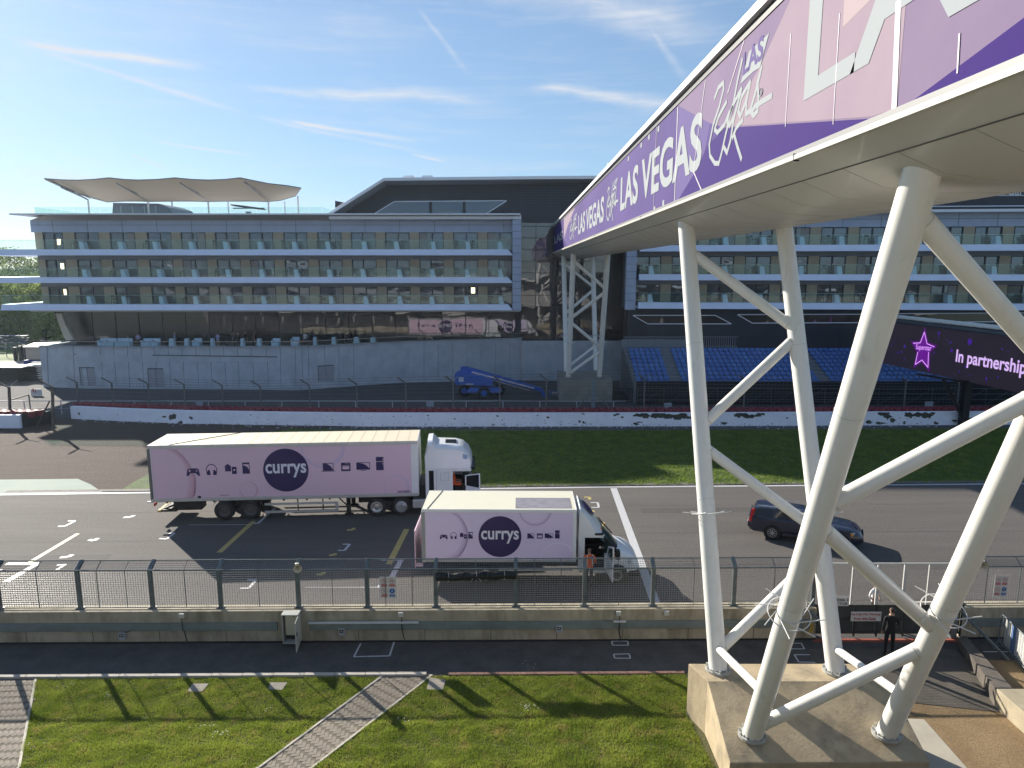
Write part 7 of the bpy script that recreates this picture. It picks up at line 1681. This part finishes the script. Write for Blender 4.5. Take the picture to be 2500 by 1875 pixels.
# ------------------------------------------------------------------ people
skin_m = M('skin', (.50, .30, .21), .6); hair_m = M('hair_dark', (.04, .025, .018), .7); bald_m = M('hair_cropped', (.16, .10, .07), .7)
def cloth(name, c): return M('cloth_' + name, c, .8, var=.08, vscale=12)
def person(label, loc, rz, top, bottom, pose='stand', hair=hair_m, h=1.75, shoes=None, group=None, arm=None, sleeve=True, vest=None, skirt=False):
    """one continuous skinned figure facing local -y; colours by region of the mesh"""
    J = {}; E_ = []; Rr = {}
    def j(n, p, r, par=None): J[n] = Vector(p); Rr[n] = r; par and E_.append((par, n))
    bend = {'bend': .55}.get(pose, 0.0)
    def tilt(p):                                             # lean the upper body forward about the hips
        x, y, z = p; dz = z - .95
        return (x, y * math.cos(bend) - dz * math.sin(bend) * 1.0, .95 + dz * math.cos(bend) + y * math.sin(bend))
    j('pel', (0, 0, .95), (.155, .11)); j('waist', tilt((0, 0, 1.12)), (.135, .10), 'pel'); j('chest', tilt((0, .0, 1.33)), (.165, .115), 'waist'); j('neck0', tilt((0, .01, 1.46)), (.075, .065), 'chest'); j('neck', tilt((0, 0, 1.53)), (.055, .055), 'neck0')
    j('jaw', tilt((0, -.02, 1.585)), (.066, .075), 'neck'); j('head', tilt((0, -.005, 1.66)), (.078, .095), 'jaw'); j('crown', tilt((0, .0, 1.725)), (.055, .07), 'head')
    seat = pose == 'sit'
    for s, n in ((-1, 'l'), (1, 'r')):
        j('sh' + n, tilt((s * .175, .005, 1.42)), (.062, .06), 'chest')
        A = (arm or {}).get(n, 'down')
        if A == 'down': el, wr, ha = (s * .225, .03, 1.15), (s * .235, -.03, .92), (s * .235, -.05, .84)
        elif A == 'phone': el, wr, ha = (s * .235, -.10, 1.18), (s * .09, -.27, 1.33), (s * .05, -.29, 1.40)
        elif A == 'fore': el, wr, ha = (s * .22, -.02, 1.16), (s * .14, -.26, 1.12), (s * .11, -.33, 1.12)
        else: el, wr, ha = (s * .26, .05, 1.17), (s * .2, -.10, 1.02), (s * .17, -.14, .98)
        j('el' + n, tilt(el), (.045, .045), 'sh' + n); j('wr' + n, tilt(wr), (.030, .028), 'el' + n); j('ha' + n, tilt(ha), (.034, .020), 'wr' + n)
        if seat: j('hip' + n, (s * .09, -.02, .92), (.09, .09), 'pel'); j('kn' + n, (s * .12, -.46, .93), (.062, .062), 'hip' + n); j('an' + n, (s * .12, -.44, .52), (.042, .042), 'kn' + n); j('to' + n, (s * .12, -.58, .46), (.04, .03), 'an' + n)
        else: j('hip' + n, (s * .09, 0, .88), (.092, .095), 'pel'); j('kn' + n, (s * .105, -.01, .49), (.062, .062), 'hip' + n); j('an' + n, (s * .11, .02, .10), (.040, .042), 'kn' + n); j('to' + n, (s * .125, -.13, .045), (.042, .032), 'an' + n)
    names = list(J); k_ = h / 1.78
    me = bpy.data.meshes.new('body'); me.from_pydata([J[n] * k_ for n in names], [(names.index(a), names.index(b)) for a, b in E_], []); me.update()
    o = bpy.data.objects.new('body', me); COL.objects.link(o); sk = o.modifiers.new('skin', 'SKIN'); sk.use_smooth_shade = True; sk.branch_smoothing = .6
    for i, n in enumerate(names): v = me.skin_vertices[0].data[i]; v.radius = (Rr[n][0] * k_, Rr[n][1] * k_); v.use_root = n == 'pel'
    sb = o.modifiers.new('sub', 'SUBSURF'); sb.levels = 1; sb.render_levels = 1
    dg = bpy.context.evaluated_depsgraph_get(); m2 = bpy.data.meshes.new_from_object(o.evaluated_get(dg)); bpy.data.objects.remove(o)
    m2.materials.clear()
    shoe = shoes or cloth('shoe', (.02, .02, .02))
    for m in (skin_m, hair, top, bottom, shoe, vest or top): m2.materials.append(m)
    inv = lambda c: Vector((c.x, (c.y * math.cos(-bend) - (c.z - .95) * math.sin(-bend)), .95 + (c.z - .95) * math.cos(-bend) + c.y * math.sin(-bend))) if c.z > .98 else c
    for p in m2.polygons:
        c0 = p.center / k_; c = inv(c0) if bend else c0; p.use_smooth = True
        dl = min((c0 - J['wr' + s]).length for s in 'lr'); dh = min((c0 - J['ha' + s]).length for s in 'lr'); de = min((c0 - J['el' + s]).length for s in 'lr')
        armpart = min(dl, dh) < .13 and abs(c.x) > .02
        if c.z > 1.56: i = 1 if (c.z > 1.70 or c.y > .02) else 0
        elif c.z > 1.475: i = 0
        elif dh < .075 or (not sleeve and armpart): i = 0
        elif c.z > .93 or armpart or de < .12: i = 5 if (abs(c.x) < .19 and c.z > .9) else 2
        elif (seat and c0.z < .52) or (not seat and c.z < .09): i = 4
        else: i = 3
        p.material_index = i
    root = thing('person', label, 'person', loc, rz, group)
    b = link_mesh('body', m2, None, root, local=True)
    mb = MB(); f = MB()
    for s in 'lr':                                           # five fingers on each hand, thumb at the side of the palm
        w, hnd = J['wr' + s] * k_, J['ha' + s] * k_; d = (hnd - w).normalized(); sd = d.cross(Vector((0, 1, .2))).normalized(); nn = d.cross(sd)
        for q, (of, ln) in enumerate(((-.027, .058), (-.009, .068), (.009, .064), (.026, .05))):
            a = hnd + sd * of + d * .012; m = a + d * ln * .55 + nn * .004; mb.tube(a, m, .0088, 5, .008); mb.tube(m, m + d * ln * .45 + nn * .016, .008, 5, .006)
        a = hnd - sd * .03 - d * .02; mb.tube(a, a + d * .035 - sd * .022, .0105, 5, .009).tube(a + d * .035 - sd * .022, a + d * .062 - sd * .024, .009, 5, .007)
    hd = J['head'] * k_
    mb.tube(hd + Vector((0, -.088, -.005)), hd + Vector((0, -.112, -.022)), .009, 5, .014)
    for s in (-1, 1): mb.lathe([(.0, -.006), (.02, 0), (.0, .006)], hd + Vector((s * .080, .01, -.01)), 'x', 8)
    mb.build('hands_and_features', skin_m, b, local=True)
    for s in (-1, 1): f.lathe([(0, -.004), (.009, 0), (0, .002)], hd + Vector((s * .03, -.092, .012)), 'y', 8)
    f.tube(hd + Vector((-.022, -.093, -.05)), hd + Vector((.022, -.093, -.05)), .004, 4); f.build('face_marks', M('face_dark', (.12, .04, .035), .6), b, local=True)
    if skirt: MB().lathe([(.15, 1.05 * k_), (.17, .95 * k_), (.22, .55 * k_), (.21, .55 * k_)], (0, 0, 0), 'z', 16).build('skirt', top, b, local=True, smooth=50)
    return root
orange = M('hi_vis_orange', (.85, .14, .03), .6, var=.05, vscale=8); refl_ = M('reflective_strip', (.62, .6, .5), .4)
# driver's mate by the van door
pv = van.location + Vector((VL + .52, -.25, 0)); pm = person('person in an orange hi-vis vest standing at the open door of the box van', (aty(1438, 1400, 24.95).x, 24.95, 0), R(185), orange, cloth('navy_trousers', (.02, .025, .05)), hair=bald_m, h=1.66, vest=orange, sleeve=False, arm={'l': 'bent', 'r': 'bent'})
MB().box(-.12, -.085, .105, .135, .95, 1.4).box(.085, .12, .105, .135, .95, 1.4).build('vest_strips', refl_, pm, local=True); MB().lathe([(.15, .84), (.165, .90), (.155, 1.02), (.15, 1.05)], (0, 0, 0), 'z', 18).build('vest_hem', orange, pm, local=True, smooth=60); MB().box(-.13, -.03, .12, .145, 1.24, 1.33).build('vest_badge', sign_b, pm, local=True)
# seated driver of the lorry
M_ = Matrix.Rotation(yaw, 3, 'Z'); pd = lr + M_ @ Vector((dx0 + .26, .45, .62))
pdr = person('person in an orange vest sitting at the wheel in the open lorry cab', pd, yaw + R(90 - 12), orange, cloth('black_trousers', (.01, .01, .012)), pose='sit', h=1.6, vest=orange, sleeve=False, arm={'l': 'fore', 'r': 'fore'})
# two people at the track gate
p = aty(2125, 1440, 22.6); person('person in a white T-shirt standing beyond the gate, arms bare', (p.x, 22.3, 0), R(30), cloth('white_tee', (.75, .74, .76)), cloth('grey_trousers', (.05, .05, .06)), h=1.55, sleeve=False, arm={'l': 'bent', 'r': 'bent'})
p = aty(2165, 1600, 20.3); person('person in black clothes standing in front of the gate behind the bridge leg', (aty(2172, 1560, 20.2).x, 20.2, 0), R(170), cloth('black_top', (.008, .008, .01)), cloth('black_trousers', (0, 0, 0)), h=1.68, arm={'l': 'fore', 'r': 'down'})
# guests on the hotel terrace
T7 = [(587, 'person in a pale top low behind the leftmost terrace sofas', 'pale_grey', (.35, .38, .45), 'stand', 1.35, {}), (655, 'person in a lilac shirt leaning over the terrace sofas', 'pale_lilac', (.45, .42, .6), 'bend', 1.68, {'l': 'fore', 'r': 'fore'}),
      (903, 'person in a light blue-grey shirt standing alone by the terrace glass', 'blue_grey', (.25, .32, .45), 'stand', 1.68, {'r': 'bent'}), (1192, 'person in a lilac shirt and khaki trousers, arms raised, on the terrace', 'lilac', (.36, .32, .55), 'stand', 1.64, {'l': 'phone', 'r': 'phone'}),
      (1263, 'person in a dark suit, left of the group of four on the terrace', 'dark_suit', (.02, .02, .03), 'stand', 1.68, {'l': 'bent'}), (1300, 'person in a dark jacket over a lilac shirt in the group of four', 'dark_lilac', (.10, .07, .16), 'stand', 1.68, {'r': 'bent'}),
      (1332, 'person in black, third in the group of four on the terrace', 'black', (.012, .012, .015), 'stand', 1.70, {}), (1378, 'person in a dark suit, rightmost of the terrace group of four', 'dark_suit2', (.02, .022, .03), 'stand', 1.72, {'l': 'fore'}),
      (1435, 'person in a sleeveless tan top beside the pale planter', 'tan', (.32, .16, .10), 'stand', 1.5, {}), (1783, 'person in a white jacket with long hair on the terrace', 'white_jacket', (.6, .58, .62), 'stand', 1.62, {'l': 'bent'}),
      (1845, 'person in a blue dress on the terrace right of the white jacket', 'blue_dress', (.08, .10, .25), 'stand', 1.62, {}), (2052, 'person in a short dark dress near the right end of the terrace', 'dark_dress', (.02, .015, .02), 'stand', 1.56, {}),
      (2085, 'person in a dark dinner suit near the right end of the terrace', 'dinner_suit', (.012, .014, .025), 'stand', 1.70, {})]
for i, (x, lab, cn, cc, ps, hh_, am) in enumerate(T7):
    px = z7(x, 100)[0]; Y = 73.3 + .25 * (i % 3) if x < 1700 else 74.8
    pp_ = aty(px, 820, Y)
    person(lab, (pp_.x, Y, 3.81), R((i * 67) % 360 - 40) if x != 1192 else R(180), cloth(cn, cc), cloth('khaki', (.35, .28, .16)) if x == 1192 else cloth('dark_trousers', (.02, .02, .03)), ps, h=hh_, group='guests on the hotel terrace', arm=am, skirt=x in (1845, 2052))

# ------------------------------------------------------------------ trees and things beyond the hotel's left end
bark = M('bark', (.10, .075, .05), .9, var=.2)
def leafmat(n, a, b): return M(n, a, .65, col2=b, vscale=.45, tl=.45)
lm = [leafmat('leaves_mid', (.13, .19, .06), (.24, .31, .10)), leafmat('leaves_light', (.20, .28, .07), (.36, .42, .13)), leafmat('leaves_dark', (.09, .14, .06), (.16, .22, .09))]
def tree(x, y, h, w, kind, label, seed):
    rnd = np.random.RandomState(seed); t = thing('tree', label, 'tree', (x, y, 0), 0, 'trees beyond the left end of the hotel')
    mb = MB().tube((x, y, -.1), (x, y, h * .45), w * .055, 8, w * .035); limbs = []
    for i in range(7):
        a = rnd.uniform(0, 6.28); l = rnd.uniform(.3, .75) * w; e = Vector((x + math.cos(a) * l, y + math.sin(a) * l, h * rnd.uniform(.45, .9))); mb.tube((x, y, h * rnd.uniform(.18, .42)), e, w * .022, 5, w * .008); limbs.append(e)
    mb.build('trunk', bark, t)
    n = 34; cs = []
    for i in range(n):
        a = rnd.uniform(0, 6.28); zz = rnd.uniform(.12, 1); rr = w * math.sqrt(max(0.03, 1 - (2 * zz - .85) ** 2 * .8)) * rnd.uniform(.35, .95)
        cs.append((x + math.cos(a) * rr, y + math.sin(a) * rr, h * zz * .94, w * rnd.uniform(.2, .36)))
    N = 150; V = np.zeros((n * N, 4, 3))
    for i, (a, b, c, r) in enumerate(cs):
        d = rnd.normal(size=(N, 3)); d /= np.linalg.norm(d, axis=1)[:, None]; p = np.array([a, b, c]) + d * r * rnd.uniform(.55, 1.08, (N, 1)) * np.array([1, 1, .75])
        u = rnd.normal(size=(N, 3)); u /= np.linalg.norm(u, axis=1)[:, None]; v = np.cross(u, rnd.normal(size=(N, 3))); v /= np.linalg.norm(v, axis=1)[:, None]; s = rnd.uniform(.10, .24, (N, 1)) * (w / 4) ** .3
        V[i * N:(i + 1) * N, 0] = p - u * s; V[i * N:(i + 1) * N, 1] = p - v * s * .7; V[i * N:(i + 1) * N, 2] = p + u * s; V[i * N:(i + 1) * N, 3] = p + v * s * .7
    k = n * N; me = bpy.data.meshes.new('crown'); me.vertices.add(4 * k); me.vertices.foreach_set('co', V.ravel()); me.loops.add(4 * k); me.polygons.add(k); me.loops.foreach_set('vertex_index', np.arange(4 * k)); me.polygons.foreach_set('loop_start', np.arange(0, 4 * k, 4)); me.polygons.foreach_set('loop_total', np.full(k, 4)); me.update()
    link_mesh('crown', me, lm[kind], t)
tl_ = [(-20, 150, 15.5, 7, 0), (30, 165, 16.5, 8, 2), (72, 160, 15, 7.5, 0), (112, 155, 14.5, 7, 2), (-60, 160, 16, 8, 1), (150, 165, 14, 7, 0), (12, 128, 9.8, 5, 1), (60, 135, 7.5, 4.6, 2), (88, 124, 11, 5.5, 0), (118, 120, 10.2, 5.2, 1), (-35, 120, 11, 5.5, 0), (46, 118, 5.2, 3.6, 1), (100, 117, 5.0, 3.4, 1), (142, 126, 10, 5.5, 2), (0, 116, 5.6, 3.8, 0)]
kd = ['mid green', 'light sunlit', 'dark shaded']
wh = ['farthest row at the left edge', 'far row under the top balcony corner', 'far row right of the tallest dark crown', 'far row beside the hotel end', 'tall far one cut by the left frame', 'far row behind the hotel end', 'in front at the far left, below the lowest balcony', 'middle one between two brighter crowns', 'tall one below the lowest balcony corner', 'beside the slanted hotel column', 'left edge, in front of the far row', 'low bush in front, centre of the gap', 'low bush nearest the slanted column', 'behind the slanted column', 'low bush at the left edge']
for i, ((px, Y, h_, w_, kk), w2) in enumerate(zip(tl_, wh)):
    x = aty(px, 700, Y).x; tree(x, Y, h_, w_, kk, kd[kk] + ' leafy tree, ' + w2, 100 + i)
# far wood that closes the horizon
def wood():
    rnd = np.random.RandomState(3); k = 90000; X = rnd.uniform(-420, 260, k); Y = 260 + rnd.uniform(0, 30, k); top = 9.5 + 2.2 * np.sin(X * .06) + 1.5 * np.sin(X * .21 + 1) + 1.0 * np.sin(X * .53)
    Z = top * np.sqrt(rnd.uniform(0, 1, k)); Y = Y + (Z / top) * 6
    u = rnd.normal(size=(k, 3)); u /= np.linalg.norm(u, axis=1)[:, None]; v = np.cross(u, rnd.normal(size=(k, 3))); v /= np.linalg.norm(v, axis=1)[:, None]; s = rnd.uniform(.3, .8, (k, 1)); p = np.stack([X, Y, Z], 1)
    V = np.stack([p - u * s, p - v * s, p + u * s, p + v * s], 1)
    me = bpy.data.meshes.new('far_wood'); me.vertices.add(4 * k); me.vertices.foreach_set('co', V.ravel()); me.loops.add(4 * k); me.polygons.add(k); me.loops.foreach_set('vertex_index', np.arange(4 * k)); me.polygons.foreach_set('loop_start', np.arange(0, 4 * k, 4)); me.polygons.foreach_set('loop_total', np.full(k, 4)); me.update()
    o = link_mesh('far_wood', me, M('far_leaves', (.08, .12, .05), .8, col2=(.13, .17, .07), vscale=.08, tl=.4)); tag(o, 'distant belt of woodland closing the horizon', 'wood', kind='stuff')
wood()
flat('far_grass', [(-160, 92), (-50, 92), (-50, 116), (-160, 116)], -.02, M('verge_grass', (.12, .18, .04), .9, var=.2, vscale=.5))
flat('far_road', [(-140, 84.2), (-50, 84.2), (-50, 92), (-140, 92)], -.022, M('far_concrete', (.33, .31, .28), .85, var=.12, vscale=.6))
# cabins, stacked panels and hoardings at the left edge
a = aty(66, 890, 86); b = aty(106, 848, 86); t = thing('site_cabin', 'cream site cabin with a blue skirt beside the concrete wall end', 'cabin', (a.x, 86, 0))
MB().box(a.x, b.x + 1, 86, 90, aty(66, 878, 86).z, b.z).build('body', M('cabin_cream', (.5, .44, .38), .7, var=.05), t); MB().prism([(a.x - .2, 85.8, b.z), (b.x + 1, 85.8, b.z), (b.x + 1, 88, b.z + .4), (a.x - .2, 88, b.z + .3)], (0, 0, .08)).build('roof', M('cabin_roof', (.6, .55, .45), .6), t); MB().box(a.x - .2, b.x + 1, 85.7, 88, 0, aty(66, 879, 86).z).build('skirt', M('cabin_blue', (.03, .05, .2), .6), t)
for px0, px1, py0, py1, Y, lab in ((-20, 42, 936, 897, 74.5, 'dark stack of slatted barrier panels at the left edge'), (44, 86, 935, 893, 75.5, 'dark stack of slatted barrier panels nearest the concrete wall')):
    a = aty(px0, py0, Y); b = aty(px1, py1, Y); t = thing('panel_stack', lab, 'stack', (a.x, Y, 0), 0, 'stacked panels beside the wall')
    mb = MB(); z = max(0, a.z); k = 0
    while z < b.z - .1: mb.box(a.x + random.uniform(0, .12), b.x - random.uniform(0, .12), Y + random.uniform(0, .15), Y + 2, z, z + .13); z += .17
    mb.build('panels', M('panel_dark', (.025, .03, .035), .6), t); MB().box(a.x + .3, b.x + .4, Y - .05, Y + 2.3, b.z - .06, b.z).build('cover_sheet', M('cover_white', (.7, .68, .62), .6), t)
mb = MB(); a = aty(86, 938, 76); 
for i in range(8): mb.box(a.x, a.x + 1.4, 75.8, 76.0, .15 + i * .24, .28 + i * .24)
o = mb.build('slatted_rack', M('rack_white', (.55, .56, .58), .5)); tag(o, 'white slatted rack leaning at the end of the concrete wall', 'rack')
a = aty(76, 964, 66); b = aty(101, 950, 66); t = thing('hoarding_sign', 'small white hoarding with red marks on the ground by the left gap', 'sign', (a.x, 66, 0))
MB().box(a.x, b.x, 66, 66.05, 0, b.z).build('board', sign_w, t); MB().box(a.x + .2, a.x + .32, 65.98, 66, .35, .7).box(a.x + .4, a.x + .5, 65.98, 66, .3, .55).build('red_marks', sign_r, t)
mb = MB(); x = aty(-20, 900, 96).x
for z in (.5, 1.0, 1.5): mb.tube((x, 96, z), (x + 14, 96, z), .04, 5)
for i in range(7): mb.tube((x + i * 2.3, 96, 0), (x + i * 2.3, 96, 1.9), .05, 5)
o = mb.build('tube_railing', M('rail_grey', (.2, .2, .2), .5)); tag(o, 'grey tubular railing far beyond the left end of the wall', 'railing')
mb = MB(); a = aty(42, 845, 92)
for i, (px, py) in enumerate(((42, 845), (52, 843), (30, 848))): p = aty(px, py, 92); mb.box(p.x, p.x + .35, 92, 92.4, 0, p.z)
o = mb.build('dark_posts', M('panel_dark', (0, 0, 0))); tag(o, 'three dark posts by the far railing', 'posts')
mb = MB()
for i in range(6): p = aty(-10, 820 + i * 6, 105); mb.box(p.x, p.x + 4.2, 105, 106.2, p.z - .1, p.z)
o = mb.build('bench_stand', M('bench_blue', (.12, .16, .22), .6)); tag(o, 'small terraced bench stand far away at the left edge', 'stand')
a = aty(-80, 700, 175); b = aty(100, 688, 175)
MB().box(a.x, b.x, 175, 185, 0, b.z).build('far_building', M('far_wall_blue', (.3, .38, .48), .6)); tag(bpy.data.objects['far_building'], 'low pale blue building among the far trees', 'building')
# ------------------------------------------------------------------ the pit building the camera stands at (seen only in the hotel's glass)
pit = thing('pit_building', 'long pale pit building behind the viewpoint, reflected in the hotel glass', 'building', (0, -8, 0))
MB().box(-70, 70, -20, -6.0, 0, 10.2).build('wall', M('pit_white', (.34, .33, .31), .6, var=.05), pit)
mb = MB()
for x in np.arange(-69, 69, 4.2): mb.box(x, x + 3.7, -5.99, -5.9, .1, 3.2); mb.box(x, x + 3.9, -5.99, -5.9, 6.8, 9.4)
mb.build('dark_openings', M('pit_glass', (.03, .035, .04), .3), pit)
MB().box(-70, 70, -14, -2.5, 3.6, 4.1).build('deck', M('pit_deck', (.5, .48, .44), .7), pit); MB().box(-70, 70, -21, -3.5, 10.3, 10.7).build('roof', M('pit_roof', (.7, .7, .7), .5), pit)
# ------------------------------------------------------------------ haze: volume added to lift distant darks and glow toward the sun
hz = MB().box(-520, 520, -60, 420, -1.2, 26.0).build('haze', None); tag(hz, kind='stuff')
hm = bpy.data.materials.new('added_haze'); hm.use_nodes = True; hn = hm.node_tree; hn.nodes.clear()
ho = hn.nodes.new('ShaderNodeOutputMaterial'); pv_ = hn.nodes.new('ShaderNodeVolumePrincipled'); pv_.inputs['Color'].default_value = (.72, .86, 1.0, 1); pv_.inputs['Density'].default_value = .00016; pv_.inputs['Anisotropy'].default_value = .45
hn.links.new(pv_.outputs[0], ho.inputs['Volume']); hz.data.materials.append(hm)
